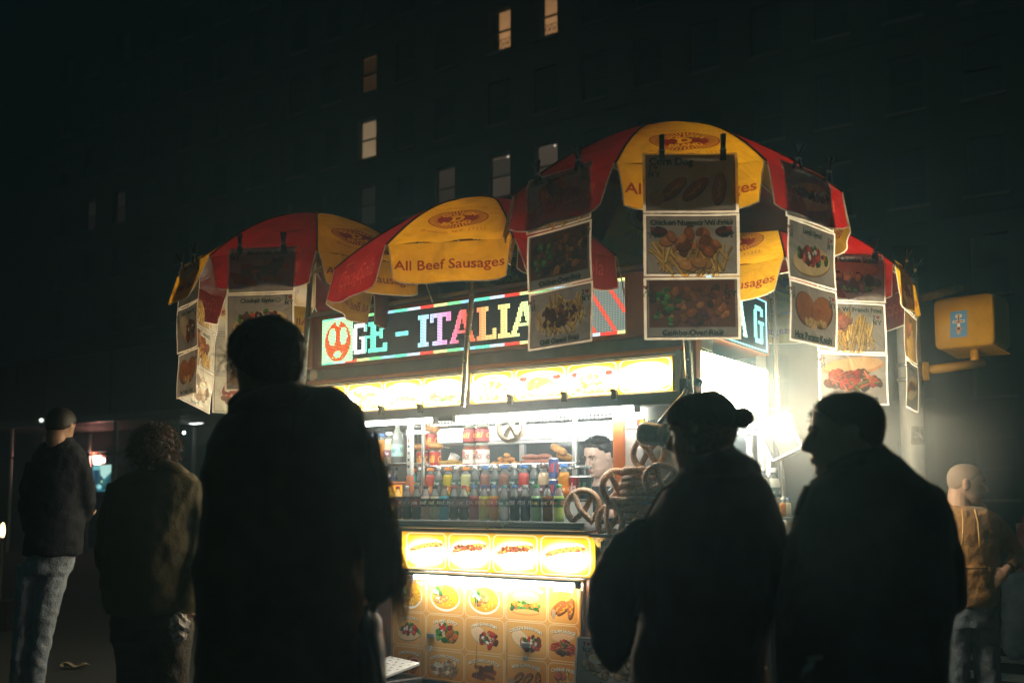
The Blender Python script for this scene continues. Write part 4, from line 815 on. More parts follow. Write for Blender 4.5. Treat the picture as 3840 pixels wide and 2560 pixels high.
U4 = umbrella(1.62, 6.2, 2.66, R(13.7), True, (pb_.x, pb_.y), 'rear right parasol with the cheese steak poster beside the signal pole', 4)

# ------------------------------------------------------------------ laminated posters taped into strips and clipped to the parasol rims
SWD, SHT, GAP = .425, .262, .022
M_TAPE = None
def clip_pair(U, base, tg, nrm, lat, up, n_id):
    for q in (-.3, .34):
        p = base + tg * (q * SWD) + nrm * .02 + Vector((0, 0, .0))
        e = empty('spring_clip', p, math.atan2(nrm.y, nrm.x) + pi / 2, CLIPLAB[len(CLIPS)] if len(CLIPS) < len(CLIPLAB) else 'black spring clip on a parasol rim', 'clip', 'black spring clips holding the posters'); CLIPS.append(e)
        la = random.uniform(-.3, .5)
        m = MB(); m.box(-.011, .011, -.004, .004, -.05, .075); m.v = [tuple(Matrix.Rotation(-.15 - la * .2, 3, 'X') @ Vector(v)) for v in m.v]; m.obj('jaw', M_BLK, e, bev=.002)
        m = MB(); m.box(-.010, .010, .006, .013, -.05, .07); m.v = [tuple(Matrix.Rotation(.45 + la * .3, 3, 'X') @ Vector(v)) for v in m.v]; m.obj('jaw', M_BLK, e, bev=.002)
        m = MB(); m.tube([(-.014, .004, -.0), (.014, .004, -.0)], .009, 8); m.obj('spring', M_SS, e)
CLIPS = []; CLIPLAB = []
def strip(U, k, lat, sheets, label, top=.045, tilt=0.0, twist=0.0, out=.022, clips=True, roll=0.0, sw=SWD, droop=1.0):
    am = U['rot'] + (k + 1) * pi / 4; nrm = Vector((cos(am), sin(am), 0)); tg = Vector((-sin(am), cos(am), 0)); apo = UR * cos(pi / 8)
    base = U['c'] + nrm * (apo + out) + tg * lat + Vector((0, 0, U['zr'] + top))
    Mt = Matrix(((tg.x, nrm.x, 0), (tg.y, nrm.y, 0), (0, 0, 1))).to_4x4() @ Matrix.Rotation(twist, 4, 'Z') @ Matrix.Rotation(roll, 4, 'Y')
    S = empty('poster_strip', base, 0, label, 'poster strip', 'strips of food posters hanging from the parasols'); ph = random.random() * 6
    for i, (c, slab_) in enumerate(sheets):
        z1 = -i * (SHT + GAP); z0 = z1 - SHT - GAP * .8
        def fn(u, v):
            z = z0 + (z1 - z0) * v; x = (u - .5) * sw
            y = tilt * -z + .004 * sin(ph + i + 5 * u) + .004 * sin(3 * z * 5 + ph) + .006 * (2 * u - 1) ** 2 * sin(ph + i * 2)
            if i == 0 and z > -top: y -= (z + top) * .55 * droop
            return Mt @ Vector((x, y, z))
        m = MB(); m.grid(fn, 10, 8); nm = 'poster_print%d' % len(bpy.data.images)
        o = m.obj('poster', [cloth_mat(nm, c.img(nm), .60, gloss=.05)], S, smooth=True)
        if slab_: o['label'] = slab_
    if clips: clip_pair(U, base + Vector((0, 0, .0)), tg, nrm, lat, 0, 0)
    return S
NYR = [(False, (.86, .06))]; NYB = [(True, (.1, .12)), (False, (.84, .12))]
CLIPLAB += ['black clip at the left top corner of the chicken tenders poster', 'black clip at the right top corner of the chicken tenders poster', 'black clip on the left of the corn dog poster top', 'black clip on the right of the corn dog poster top', 'black clip at the left top corner of the chili dog poster', 'black clip at the right top corner of the chili dog poster', 'black clip left of the mozzarella sticks title', 'black clip right of the mozzarella sticks title', 'left black clip on the far left parasol poster', 'right black clip on the far left parasol poster', 'left clip over the cheese steak poster', 'right clip over the cheese steak poster', 'left clip above the far right poster strip by the pole', 'right clip above the far right poster strip by the pole']
strip(U3, 4, .0, [(poster('Chicken Tenders W/ French Fries', 'tenders', True, [(False, (.85, .14))], th=.075, tw=.86, tr=0.544), 'poster titled Chicken Tenders W/ French Fries'), (poster('Chicken Over Rice', 'darkrice', False, [(False, (.86, .05))], True, tr=0.176), 'poster titled Chicken Over Rice'), (poster('Chili Cheese Fries', 'chilifries', False, NYB, True, tr=0.279), 'poster titled Chili Cheese Fries')], 'poster strip of chicken tenders, chicken over rice and chili cheese fries', .05)
strip(U3, 5, -.005, [(poster('Corn Dog', 'corndog', True, [(False, (.06, .22))], tx=.3, th=.12, tr=0.211), 'poster titled Corn Dog'), (poster('Chicken Nuggets W/ Fries', 'nuggets', True, [(True, (.17, .2)), (False, (.82, .2))], True, tw=.86, tr=0.279), 'poster titled Chicken Nuggets W/ Fries'), (poster('Combo Over Rice', 'darkrice', False, NYB, True, tr=0.246), 'poster titled Combo Over Rice')], 'poster strip of corn dog, chicken nuggets and combo over rice', .04)
strip(U3, 6, .0, [(poster('Chili Dog', 'chilidog', True, [(False, (.85, .3))], tr=0.176), 'poster titled Chili Dog'), (poster('Lamb Gyro!', 'gyro', True, NYB, True, tr=0.232), 'poster titled Lamb Gyro'), (poster('Hot Potato Knish', 'knish', False, NYB, True, th=.12, tr=0.232), 'poster titled Hot Potato Knish')], 'poster strip of chili dog, lamb gyro and hot potato knish', .05, tilt=.0)
strip(U1, 5, .0, [(poster('Mozzarella Sticks', 'sticks', True, [(False, (.05, .08))], tx=.58, tr=0.422), 'poster titled Mozzarella Sticks'), (poster('Chicken Gyro', 'gyro', True, [(False, (.86, .06))], True, tx=.45, tr=0.493), 'poster titled Chicken Gyro'), (poster('Corn Dog', 'corndog', True, [(False, (.05, .08))], tr=0.493), 'poster half hidden by the foreground head')], 'poster strip of mozzarella sticks and chicken gyro behind the foreground head', .04)
strip(U1, 4, .0, [(poster('Italian Hot Dog', 'chilidog', True, tr=0.141), 'dark poster at the top of the far left strip'), (poster('Chili Cheese Dog', 'wrap', True, NYB, tr=0.246), 'poster with a dark round dish'), (poster('Hot Potato Knish', 'knish', False, [(False, (.84, .06))], th=.1, tr=0.422), 'knish poster at the bottom of the far left strip')], 'dark narrow looking poster strip on the far left parasol corner', .04)
WHB = dict(back=(226, 216, 198), tr=0.800)
strip(U1, 3, -.1, [(poster('French Fries', 'fries', True, **WHB), None), (poster('Chicken Tenders', 'tenders', True, **WHB), None), (poster('Pretzel', 'popcorn', False, **WHB), None)], 'pale back lit poster strip swinging out behind the far left strip', .02, roll=-.16, clips=False)
strip(U1, 2, .20, [(poster('Hot Dog', 'hotdog', True, **WHB), None), (poster('Cheese Fries', 'fries', True, **WHB), None), (poster('Kebab', 'wrap', False, **WHB), None)], 'bright back lit poster strip mostly hidden behind the mozzarella strip', .02, clips=False)
strip(U4, 5, .05, [(poster('Philly Cheese Steak', 'steak', True, tx=.5, th=.12, tw=.8, tr=0.440), 'poster titled Cheese Steak'), (poster('Chicken W/ French Fries', 'fries', True, [(False, (.8, .24))], tw=.88, tr=0.290), 'poster titled W/ French Fries'), (poster('Italian Sausage', 'sausage', False, [(True, (.1, .1))], th=.13, tr=0.363), 'poster titled Italian Sausage with red peppers')], 'poster strip of cheese steak, french fries and Italian sausage', .05)
strip(U4, 6, -.02, [(poster('Chicken Gyro', 'gyro', True, back=(150, 110, 90), tr=0.220), None), (poster('Falafel', 'fries', True, back=(150, 110, 60), tr=0.440), None), (poster('Italian Hot Dog', 'chilidog', True, tr=0.110), None)], 'narrow looking poster strip at the far right beside the signal pole', .05)
# posters on the cart flanks low down
def low_strip(loc, rz, sheets, label, lean=.12):
    S = empty('poster_strip', loc, rz, label, 'poster strip', 'poster strips tied low on the cart')
    for i, c in enumerate(sheets):
        m = MB(); z1 = -i * .285; m.grid(lambda u, v: ((u - .5) * .42, -lean * (-(z1 - .27 * (1 - v))) + .01 * sin(5 * u), z1 - .27 * (1 - v)), 8, 4); nm = 'poster_print%d' % len(bpy.data.images); m.obj('poster', [cloth_mat(nm, c.img(nm), .3)], S, smooth=True)
low_strip(L(-.93, -.06, .90), CA, [poster('Mini Pancakes', 'rings', True, [(False, (.8, .3))]), poster('Chicken Sticks', 'sticks', True, NYR), poster('Kebab', 'wrap', True)], 'poster strip low on the cart front behind the foreground man')
low_strip(L(.92, -.07, .60), CA, [poster('Pretzels', 'popcorn', False, [(False, (.1, .1))]), poster('Fries', 'fries', True)], 'poster strip low on the cart beside the elbow of the woman')
low_strip(L(1.43, .35, .98), CA + pi / 2, [poster('Philly Steak', 'steak', True), poster('Philly Wrap', 'wrap', True), poster('Fries', 'fries', True)], 'poster strip low on the short side of the cart between two people')
# ------------------------------------------------------------------ drinks
def liquid_mat(name, col, clear=False):
    if name in MATS: return MATS[name]
    m = bpy.data.materials.new(name); m.use_nodes = True; nt = m.node_tree; nt.nodes.clear(); MATS[name] = m
    d = nt.nodes.new('ShaderNodeBsdfDiffuse'); t = nt.nodes.new('ShaderNodeBsdfTranslucent'); g = nt.nodes.new('ShaderNodeBsdfGlossy'); g.inputs['Roughness'].default_value = .08
    a = nt.nodes.new('ShaderNodeMixShader'); b = nt.nodes.new('ShaderNodeMixShader'); fr = nt.nodes.new('ShaderNodeFresnel'); fr.inputs[0].default_value = 1.4; o = nt.nodes.new('ShaderNodeOutputMaterial')
    d.inputs[0].default_value = (*col, 1); t.inputs[0].default_value = (*col, 1); a.inputs[0].default_value = .6
    nt.links.new(d.outputs[0], a.inputs[1]); nt.links.new(t.outputs[0], a.inputs[2])
    last = a.outputs[0]
    if clear:
        tr = nt.nodes.new('ShaderNodeBsdfTransparent'); tr.inputs[0].default_value = (.9, .95, .93, 1); c = nt.nodes.new('ShaderNodeMixShader'); c.inputs[0].default_value = .68
        nt.links.new(last, c.inputs[1]); nt.links.new(tr.outputs[0], c.inputs[2]); last = c.outputs[0]
    nt.links.new(fr.outputs[0], b.inputs[0]); nt.links.new(last, b.inputs[1]); nt.links.new(g.outputs[0], b.inputs[2]); nt.links.new(b.outputs[0], o.inputs[0]); return m
PET = liquid_mat('clear_bottle', (.7, .75, .72), True)
LABC = Cv(512, 256, (120, 120, 120)); LABS = {}
def lab(name, bgc, txt, tcol, extra=None):
    if name in LABS: return LABS[name]
    i = len(LABS); x, y = (i % 4) * 128, (i // 4) * 42; LABC.rect(x, y, x + 128, y + 42, bgc)
    if extra: extra(x, y)
    for q in (32, 96): LABC.text(txt, x + q, y + 29, 19 if len(txt) < 6 else 15, tcol, .03, 54, shear=.15)
    LABS[name] = i; return i
lab('cola', (120, 24, 26), 'Cola', (220, 190, 180)); lab('colaz', (70, 62, 64), 'Cola', (150, 120, 120)); lab('lemon', (30, 34, 34), 'Maid', (230, 220, 160)); lab('blue', (30, 60, 90), 'Maid', (200, 220, 200)); lab('drp', (86, 74, 76), 'Diet', (170, 150, 150))
lab('fanr', (140, 34, 40), 'FANTA', (210, 150, 150)); lab('fany', (200, 160, 50), 'FANTA', (250, 220, 120)); lab('fano', (206, 90, 40), 'FANTA', (250, 210, 160)); lab('spr', (70, 110, 96), 'Sprite', (220, 230, 210)); lab('pep', (30, 34, 46), 'PEPSI', (200, 200, 200), lambda x, y: LABC.ell(x + 32, y + 21, 24, 18, (120, 60, 64))); lab('pepz', (56, 60, 66), 'PEPSI', (180, 180, 180))
lab('ale', (30, 66, 50), 'Ale', (220, 180, 90)); lab('root', (84, 52, 34), 'Root', (230, 200, 160)); lab('dew', (40, 100, 60), 'Dew', (220, 60, 50)); lab('water', (70, 96, 90), 'Spring', (210, 220, 210)); lab('snap', (120, 80, 90), 'apple', (230, 220, 220)); lab('snapo', (230, 130, 40), 'apple', (250, 230, 200)); lab('gat', (240, 150, 60), 'G', (240, 240, 230)); lab('pel', (150, 186, 180), 'Water', (70, 110, 110)); lab('pcan', (30, 60, 110), 'PEPSI', (220, 225, 225), lambda x, y: (LABC.ell(x + 32, y + 21, 22, 20, (220, 225, 225)), LABC.ell(x + 32, y + 21, 19, 17, (40, 60, 110)), LABC.rect(x + 14, y + 14, x + 50, y + 27, (30, 40, 60)))); lab('energy', (20, 24, 24), 'III', (70, 110, 90)); lab('rb', (60, 80, 130), 'Bull', (200, 70, 60)); lab('chili', (176, 40, 34), 'Chili', (240, 190, 70)); lab('jar', (232, 226, 212), 'HOMEMADE', (150, 80, 70), lambda x, y: LABC.ell(x + 32, y + 10, 14, 8, (200, 100, 80)))
M_LAB = print_mat('label_print', LABC.img('label_print'), .3)
def wrap(m, r, z0, z1, cell, n=16, face=-pi / 2):
    cx, cy = (cell % 4) / 4, 1 - (cell // 4 + 1) * 42 / 256; dv = 42 / 256
    for k in range(n):
        a0, a1 = face - pi + 2 * pi * k / n + .8, face - pi + 2 * pi * (k + 1) / n + .8; u0, u1 = cx + .25 * k / n, cx + .25 * (k + 1) / n
        m.add([(r * cos(a0), r * sin(a0), z0), (r * cos(a1), r * sin(a1), z0), (r * cos(a1), r * sin(a1), z1), (r * cos(a0), r * sin(a0), z1)], [(0, 1, 2, 3)], [(u0, cy + .002), (u1, cy + .002), (u1, cy + dv - .002), (u0, cy + dv - .002)])
    return m
_BC = {}
def bottle(loc, liq, capc, label, kind='soda', s=1.0, lb=None, fill=.74, rz=0):
    """thing > bottle, liquid, cap, label"""
    key = kind
    P = {'soda': [(.022, 0), (.030, .004), (.0315, .03), (.029, .06), (.0315, .085), (.0315, .132), (.030, .148), (.022, .172), (.0135, .188), (.0125, .197)], 'water': [(.024, 0), (.031, .004), (.031, .05), (.029, .09), (.031, .11), (.031, .14), (.024, .165), (.012, .185), (.0115, .196)],
         'sport': [(.026, 0), (.034, .004), (.034, .05), (.030, .08), (.034, .11), (.035, .14), (.028, .165), (.019, .175), (.018, .19)], 'juice': [(.028, 0), (.035, .004), (.035, .10), (.034, .13), (.027, .158), (.019, .175), (.018, .186)], 'big': [(.04, 0), (.046, .005), (.046, .17), (.04, .20), (.018, .27), (.015, .29)]}[kind]
    e = empty('drink_bottle', loc, CA + rz, label, 'bottle', 'bottles of soft drink on the cart'); top = P[-1][1] * s
    zf = top * fill if liq else 0
    bp = [(r * s, z * s) for r, z in P if z * s >= zf]
    if liq:
        lo = max((p for p in P if p[1] * s < zf), key=lambda p: p[1]); hi = min((p for p in P if p[1] * s >= zf), key=lambda p: p[1]); f = (zf - lo[1] * s) / max(1e-6, (hi[1] - lo[1]) * s); bp = [((lo[0] + (hi[0] - lo[0]) * f) * s, zf + .0005)] + bp
    m = MB(); m.lathe(bp, 16); m.obj('bottle', PET, e, smooth=True)
    if liq:
        q = [(r * s, z * s + .001) for r, z in P if z * s < zf]; q.append((bp[0][0] * .99, zf)); m = MB(); m.lathe(q, 16); m.obj('liquid', liquid_mat('liquid_' + liq[0], liq[1]), e, smooth=True)
    cr = P[-1][0] * s * 1.25; m = MB(); m.lathe([(cr, top - .004 * s), (cr * 1.03, top), (cr, top + .012 * s), (cr * .85, top + .015 * s)], 14); m.obj('cap', mat('cap_' + capc[0], capc[1], .4, var=.1), e, smooth=True)
    if lb is not None:
        z0, z1, rr = {'soda': (.082, .130, .0322), 'water': (.088, .128, .0318), 'sport': (.05, .085, .0345), 'juice': (.04, .085, .0356), 'big': (.05, .14, .0465)}[kind]
        m = MB(); wrap(m, rr * s, z0 * s, z1 * s, lb); m.obj('label', M_LAB, e, smooth=True)
    return e
def px_front(px, y):
    d = ray(px, 1900); O_ = CO + CV * y - Vector((0, 0, EYE)); t = O_.dot(CV) / d.dot(CV); return (Vector((0, 0, EYE)) + d * t - CO).dot(CX)
LQ = dict(cola=('cola', (0.034, 0.019, 0.019)), pink=('pink', (0.950, 0.744, 0.620)), pale=('pale', (0.950, 0.950, 0.651)), cyan=('cyan', (0.078, 0.651, 0.806)), red=('red', (0.698, 0.062, 0.078)), yellow=('yellow', (0.950, 0.930, 0.124)), orange=('orange', (0.950, 0.434, 0.031)), clear=None, green=('green', (0.558, 0.853, 0.465)), brown=('brown', (0.403, 0.155, 0.046)), lime=('lime', (0.775, 0.950, 0.279)), dark=('dark', (0.031, 0.031, 0.039)), tang=('tang', (0.950, 0.403, 0.046)), peach=('peach', (0.950, 0.744, 0.496)), tea=('tea', (0.465, 0.202, 0.139)), straw=('straw', (0.899, 0.124, 0.109)), gold=('gold', (0.950, 0.775, 0.031)), lemon=('lemon', (0.950, 0.950, 0.465)), scarlet=('scarlet', (0.950, 0.124, 0.062)), aqua=('aqua', (0.062, 0.775, 0.868)))
CAPS = dict(red=('red', (.42, .05, .05)), grey=('grey', (.45, .46, .44)), black=('black', (.03, .03, .03)), brown=('brown', (.12, .07, .06)), blue=('blue', (.06, .17, .42)), teal=('teal', (.05, .25, .27)), white=('white', (.7, .72, .68)), green=('green', (.05, .28, .1)), orange=('orange', (.80, .24, .03)))
front_row = [(317, 'cola', 'red', 'cola', 'dark cola bottle with red cap at the left end of the front row'), (395, 'cola', 'grey', 'colaz', 'dark cola bottle with grey cap, second in the front row'), (475, 'cola', 'black', 'cola', 'dark cola bottle with black cap beside the pink lemonade'), (552, 'pink', 'black', 'lemon', 'pink lemonade bottle with black cap in the front row'), (630, 'pale', 'black', 'lemon', 'pale yellow lemonade bottle with black cap in the front row'), (708, 'cyan', 'brown', 'blue', 'bright blue drink bottle in the middle of the front row'), (790, 'dark', 'red', 'drp', 'dark soda bottle with red cap right of the blue drink'), (873, 'dark', 'red', 'drp', 'dark soda bottle with grey label left of the red soda'), (957, 'red', 'blue', 'fanr', 'red soda bottle with blue cap in the front row'), (1041, 'yellow', 'blue', 'fany', 'yellow soda bottle with blue cap in the front row'), (1125, 'orange', 'blue', 'fano', 'orange soda bottle with blue cap in the front row'), (1211, 'clear', 'teal', 'spr', 'clear lemon lime soda bottle with teal cap'), (1300, 'dark', 'blue', 'pep', 'dark cola bottle with blue cap right of the clear soda'), (1390, 'dark', 'grey', 'pepz', 'dark cola bottle with grey cap left of the green bottle'), (1483, 'green', 'green', 'ale', 'pale green ginger ale bottle with dark label'), (1577, 'brown', 'black', 'root', 'brown root beer bottle between two green bottles'), (1672, 'lime', 'green', 'dew', 'lime green soda bottle at the right end of the front row')]
for zx, lq, cp, lb_, t in front_row:
    bottle(L(px_front(1350 + zx / 2.24, .03), .03, 1.2215), LQ[lq], CAPS[cp], t, 'soda', 1.0, LABS[lb_], .74, random.uniform(-.25, .25))
back_row = [(442, 'aqua', 'orange', 'gat', 'sport', 'turquoise sports drink with orange cap behind the colas'), (505, None, 'white', 'water', 'water', 'water bottle between the turquoise and the red sports drinks'), (590, 'scarlet', 'orange', 'gat', 'sport', 'red sports drink with orange cap in the back row'), (660, None, 'white', 'water', 'water', 'water bottle between the red and the orange sports drinks'), (740, 'gold', 'orange', 'gat', 'sport', 'golden orange sports drink with orange cap'), (808, None, 'white', 'water', 'water', 'water bottle between the orange and the yellow sports drinks'), (890, 'lemon', 'orange', 'gat', 'sport', 'pale yellow sports drink with orange cap'), (965, None, 'white', 'water', 'water', 'water bottle right of the yellow sports drink'), (1055, 'tea', 'blue', 'snap', 'juice', 'brown iced tea with blue cap, the left one of two'), (1135, None, 'white', 'water', 'water', 'water bottle between the two brown iced teas'), (1215, 'tea', 'blue', 'snap', 'juice', 'brown iced tea with blue cap, the right one of two'), (1297, None, 'white', 'water', 'water', 'water bottle between an iced tea and the red juice'), (1378, 'straw', 'blue', 'snap', 'juice', 'red strawberry juice with blue cap in the back row'), (1463, None, 'white', 'water', 'water', 'water bottle left of the peach drink'), (1545, 'peach', 'brown', 'snap', 'juice', 'peach coloured drink with brown cap beside the slim cans'), (1715, 'tang', 'blue', 'snapo', 'juice', 'bright orange juice bottle right of the slim cans')]
for zx, lq, cp, lb_, kd, t in back_row:
    bottle(L(px_front(1350 + zx / 2.24, .17), .17, 1.3445), LQ[lq] if lq else None, CAPS[cp], t, kd, 1.0 if kd != 'juice' else 1.04, LABS[lb_], .84, random.uniform(-.25, .25))
for zx, lq, cp, lb_, kd, s, t in [(100, 'tang', 'blue', 'snapo', 'juice', 1.0, 'orange drink with blue cap at the far left of the upper bottle shelf'), (178, 'tang', 'blue', 'snapo', 'juice', 1.0, 'orange drink on the upper shelf next to the pinkish drink'), (242, 'peach', 'white', 'snap', 'juice', 1.03, 'pinkish drink with white cap on the upper shelf'), (310, None, 'white', 'pel', 'big', .88, 'tall clear sparkling water bottle on the upper shelf')]:
    bottle(L(px_front(1350 + zx / 2.24, .17), .17, 1.5865), LQ[lq] if lq else None, CAPS[cp], t, kd, s, LABS[lb_], .84)
def can(loc, r, h, cell, label, top=(.6, .6, .58)):
    e = empty('drink_can', loc, CA, label, 'can', 'drink and food cans on the cart')
    m = MB(); m.lathe([(r * .8, 0), (r, .006), (r, h - .01), (r * .84, h), (r * .8, h - .003)], 18); m.obj('body', M_SS, e, smooth=True)
    m = MB(); wrap(m, r * 1.01, .007, h - .011, cell, 18); m.obj('label', M_LAB, e, smooth=True)
    m = MB(); m.lathe([(.001, h - .0015), (r * .79, h - .0025)], 14, cap=False); m.obj('lid', M_SS, e); return e
can(L(px_front(1470, .14), .14, 1.4635), .036, .105, LABS['pcan'], 'blue cola can with round emblem on the lower left shelf')
can(L(px_front(1440, .14), .14, 1.4635), .036, .10, LABS['cola'], 'dark red can beside the blue cola can'); can(L(px_front(1408, .14), .14, 1.4635), .036, .10, LABS['cola'], 'second dark red can, half hidden by the foreground sleeve')
x = px_front(1350 + 1627 / 2.24, .16)
can(L(x, .16, 1.3445), .030, .125, LABS['rb'], 'lower one of two stacked slim energy cans'); can(L(x, .16, 1.4705), .030, .125, LABS['rb'], 'upper one of two stacked slim energy cans')
can(L(px_front(1350 + 1812 / 2.24, .19), .19, 1.3445), .038, .142, LABS['cola'], 'dark maroon tall energy can behind the big pretzel'); can(L(px_front(1350 + 1893 / 2.24, .17), .17, 1.3445), .038, .142, LABS['energy'], 'black tall energy can with green claw marks in front of the vendor')
bx('can_ledge', M_ACR, .725, .895, .10, .30, 1.334, 1.343, bev=0)
ys = .40
for zx, zz, t in [(520, 0, 'left chili can of the lower pair on the foil shelf'), (628, 0, 'right chili can of the lower pair on the foil shelf'), (598, .1215, 'chili can stacked on top of two chili cans')]: can(L(px_front(1350 + zx / 2.24, ys), ys, 1.557 + zz), .040, .12, LABS['chili'], t)
def jar(x, y, z, lower, t):
    e = empty('jar', L(x, y, z), CA, t, 'jar', 'jars stacked on the foil shelf'); h = .155 if lower else .118
    m = MB(); m.lathe([(.04, 0), (.046, .006), (.046, h * .78), (.036, h * .88), (.036, h - .012)], 18); m.obj('sauce', liquid_mat('liquid_sauce' if lower else 'liquid_chili', (.42, .09, .03) if lower else (.26, .06, .04)), e, smooth=True)
    m = MB(); m.lathe([(.039, h - .018), (.04, h - .002), (.037, h)], 18); m.obj('lid', mat('jar_lid', (.32, .36, .28), .4), e, smooth=True)
    m = MB(); wrap(m, .0468, .022 if lower else .01, h * .72, LABS['jar' if lower else 'chili'], 18, -pi / 2); m.obj('label', M_LAB, e, smooth=True)
for zx, t in ((920, 'left'), (1028, 'right')):
    x = px_front(1350 + zx / 2.24, .385); jar(x, .385, 1.558, True, t + ' tomato sauce jar with white label on the foil shelf'); jar(x, .385, 1.7145, False, t + ' red chili jar stacked on a sauce jar')
# ------------------------------------------------------------------ food on show
M_CRUST = mat('corn_crust', (.50, .25, .08), .6, var=.4, scale=40, bump=.5, bscale=70); M_FRY = mat('fried_gold', (.55, .24, .06), .65, var=.5, scale=40, bump=.8, bscale=60); M_SAUS = mat('sausage_skin', (.30, .11, .07), .35, var=.3, scale=20); M_STICK = mat('wood_stick', (.55, .42, .26), .7); M_FRIES = mat('fries_yellow', (.62, .40, .12), .6, var=.3, scale=30); M_CUPP = mat('paper_cup', (.72, .72, .70), .6, var=.05)
def corndog(loc, rz, rx, t):
    e = empty('corn_dog', loc, CA + rz, t, 'corn dog', 'corn dogs on the foil shelf'); Mt = Matrix.Rotation(rx, 4, 'Y')
    m = MB(); m.lathe([(.004, -.055), (.018, -.05), (.023, -.03), (.024, 0), (.023, .035), (.017, .052), (.006, .058)], 12, Mt @ Matrix.Rotation(pi / 2, 4, 'Y')); m.obj('batter', M_CRUST, e, smooth=True)
    m = MB(); m.tube([Mt @ Vector((.05, 0, 0)), Mt @ Vector((.115, 0, 0))], .003, 6); m.obj('stick', M_STICK, e)
X = lambda zx, y=ys: px_front(1350 + zx / 2.24, y)
corndog(L(X(585), ys, 1.825), .1, .12, 'corn dog lying on top of the stacked chili can'); corndog(L(X(600), ys + .03, 1.856), -.1, .2, 'uppermost corn dog on the chili can stack'); corndog(L(X(620), ys - .03, 1.822), .1, .25, 'corn dog in front on the stacked chili can'); corndog(L(X(515), ys, 1.703), .9, 0, 'corn dog on the lower left chili can'); corndog(L(X(660), ys - .04, 1.705), .05, .15, 'corn dog leaning to the right over the lower chili can'); corndog(L(X(1670), ys, 1.655), .1, .45, 'corn dog propped at the right end of the foil shelf'); corndog(L(X(1690), ys + .04, 1.615), .0, .3, 'corn dog lying under the propped one at the right end')
e = empty('fries_portion', L(X(760), .40, 1.559), CA, 'pale heap of french fries on the foil shelf', 'fries'); m = MB()
for i in range(60):
    x, y, z = random.gauss(0, .055), random.uniform(-.04, .05), random.uniform(.006, .05 - abs(random.gauss(0, .01))); a = random.uniform(-.5, .5); l = random.uniform(.03, .05)
    m.box(-l, l, -.004, .004, -.004, .004, Matrix.Translation((x, y, max(.007, z))) @ Matrix.Rotation(a, 4, 'Z') @ Matrix.Rotation(random.uniform(-.25, .1), 4, 'Y'))
o = m.obj('fries', M_FRIES, e); o['kind'] = 'stuff'; m = MB(); m.lathe([(.03, 0), (.036, .075), (.034, .075), (.028, .004)], 14, Matrix.Translation((-.045, .06, .02)) @ Matrix.Rotation(.5, 4, 'Y')); m.obj('paper_cup', M_CUPP, e)
NUG = ['chicken nugget at the left end of the nugget heap', 'flat nugget low in the heap', 'nugget lying in front of the heap', 'nugget near the middle of the heap', 'nugget at the right foot of the heap', 'topmost nugget of the heap', 'nugget just below the topmost one', 'nugget at the back of the heap', 'small nugget at the far right of the heap', 'nugget leaning on the heap from the left']
for i, (zx, dy, z) in enumerate([(1130, 0, 0), (1165, .02, 0), (1195, -.03, 0), (1225, 0, 0), (1280, .02, 0), (1235, 0, .052), (1260, .01, .026), (1205, .04, .026), (1305, 0, 0), (1180, 0, .03)]):
    m = MB(); m.ell((0, 0, 0), (.028, .02, .016), nu=10, nv=7); m.v = [tuple(Vector(v) * random.uniform(.85, 1.15)) for v in m.v]
    tag(m.obj('chicken_nugget', M_FRY, loc=L(X(zx), ys + dy, 1.575 + z), rot=(random.uniform(-.2, .2), 0, random.uniform(0, 3)), smooth=True), NUG[i], 'nugget', 'nuggets heaped on the foil shelf')
k = 0; SL = ['lowest grilled sausage at the left of the tray', 'second sausage from the left on the foil shelf', 'sausage on top of the left pair', 'lowest sausage of the right group', 'second sausage of the right group', 'sausage on top of the right group', 'sausage at the right end by the corn dogs', 'sausage laid across the back']
for i, (zx, dy, z) in enumerate([(1420, -.02, 0), (1440, .03, 0), (1430, 0, .034), (1540, -.02, 0), (1550, .03, 0), (1545, 0, .034), (1610, 0, 0), (1490, .06, .02)]):
    m = MB(); pts = [(-.06 + .12 * t, .006 * sin(pi * t), .008 * sin(pi * t)) for t in [j / 8 for j in range(9)]]; m.tube(pts, [.006, .014, .0165, .017, .017, .017, .0165, .014, .006], 10)
    tag(m.obj('sausage', M_SAUS, loc=L(X(zx), ys + dy, 1.5745 + z), rot=(0, 0, CA + random.uniform(-.15, .15)), smooth=True), SL[i], 'sausage', 'sausages on the foil shelf')
# pretzels
def pretzel_mat(name, c1, salt):
    m = mat(name, c1, .55, var=.35, scale=25, bump=.6, bscale=90); nt = m.node_tree; b = nt.nodes['Principled BSDF']; src = b.inputs['Base Color'].links[0].from_socket
    vo = nt.nodes.new('ShaderNodeTexVoronoi'); vo.inputs['Scale'].default_value = 150; tc = nt.nodes.new('ShaderNodeTexCoord'); nt.links.new(tc.outputs['Object'], vo.inputs['Vector'])
    cr = nt.nodes.new('ShaderNodeValToRGB'); cr.color_ramp.elements[0].position = .22; cr.color_ramp.elements[0].color = (salt,) * 3 + (1,); cr.color_ramp.elements[1].position = .36; cr.color_ramp.elements[1].color = (0, 0, 0, 1)
    nt.links.new(vo.outputs['Distance'], cr.inputs[0]); mxx = nt.nodes.new('ShaderNodeMixRGB'); mxx.inputs[2].default_value = (.80, .76, .68, 1); nt.links.new(cr.outputs[0], mxx.inputs[0]); nt.links.new(src, mxx.inputs[1]); nt.links.new(mxx.outputs[0], b.inputs['Base Color']); return m
M_PRZ = pretzel_mat('pretzel_crust', (.50, .27, .13), .9); M_PRZW = pretzel_mat('pretzel_sugared', (.66, .54, .38), 1.0)
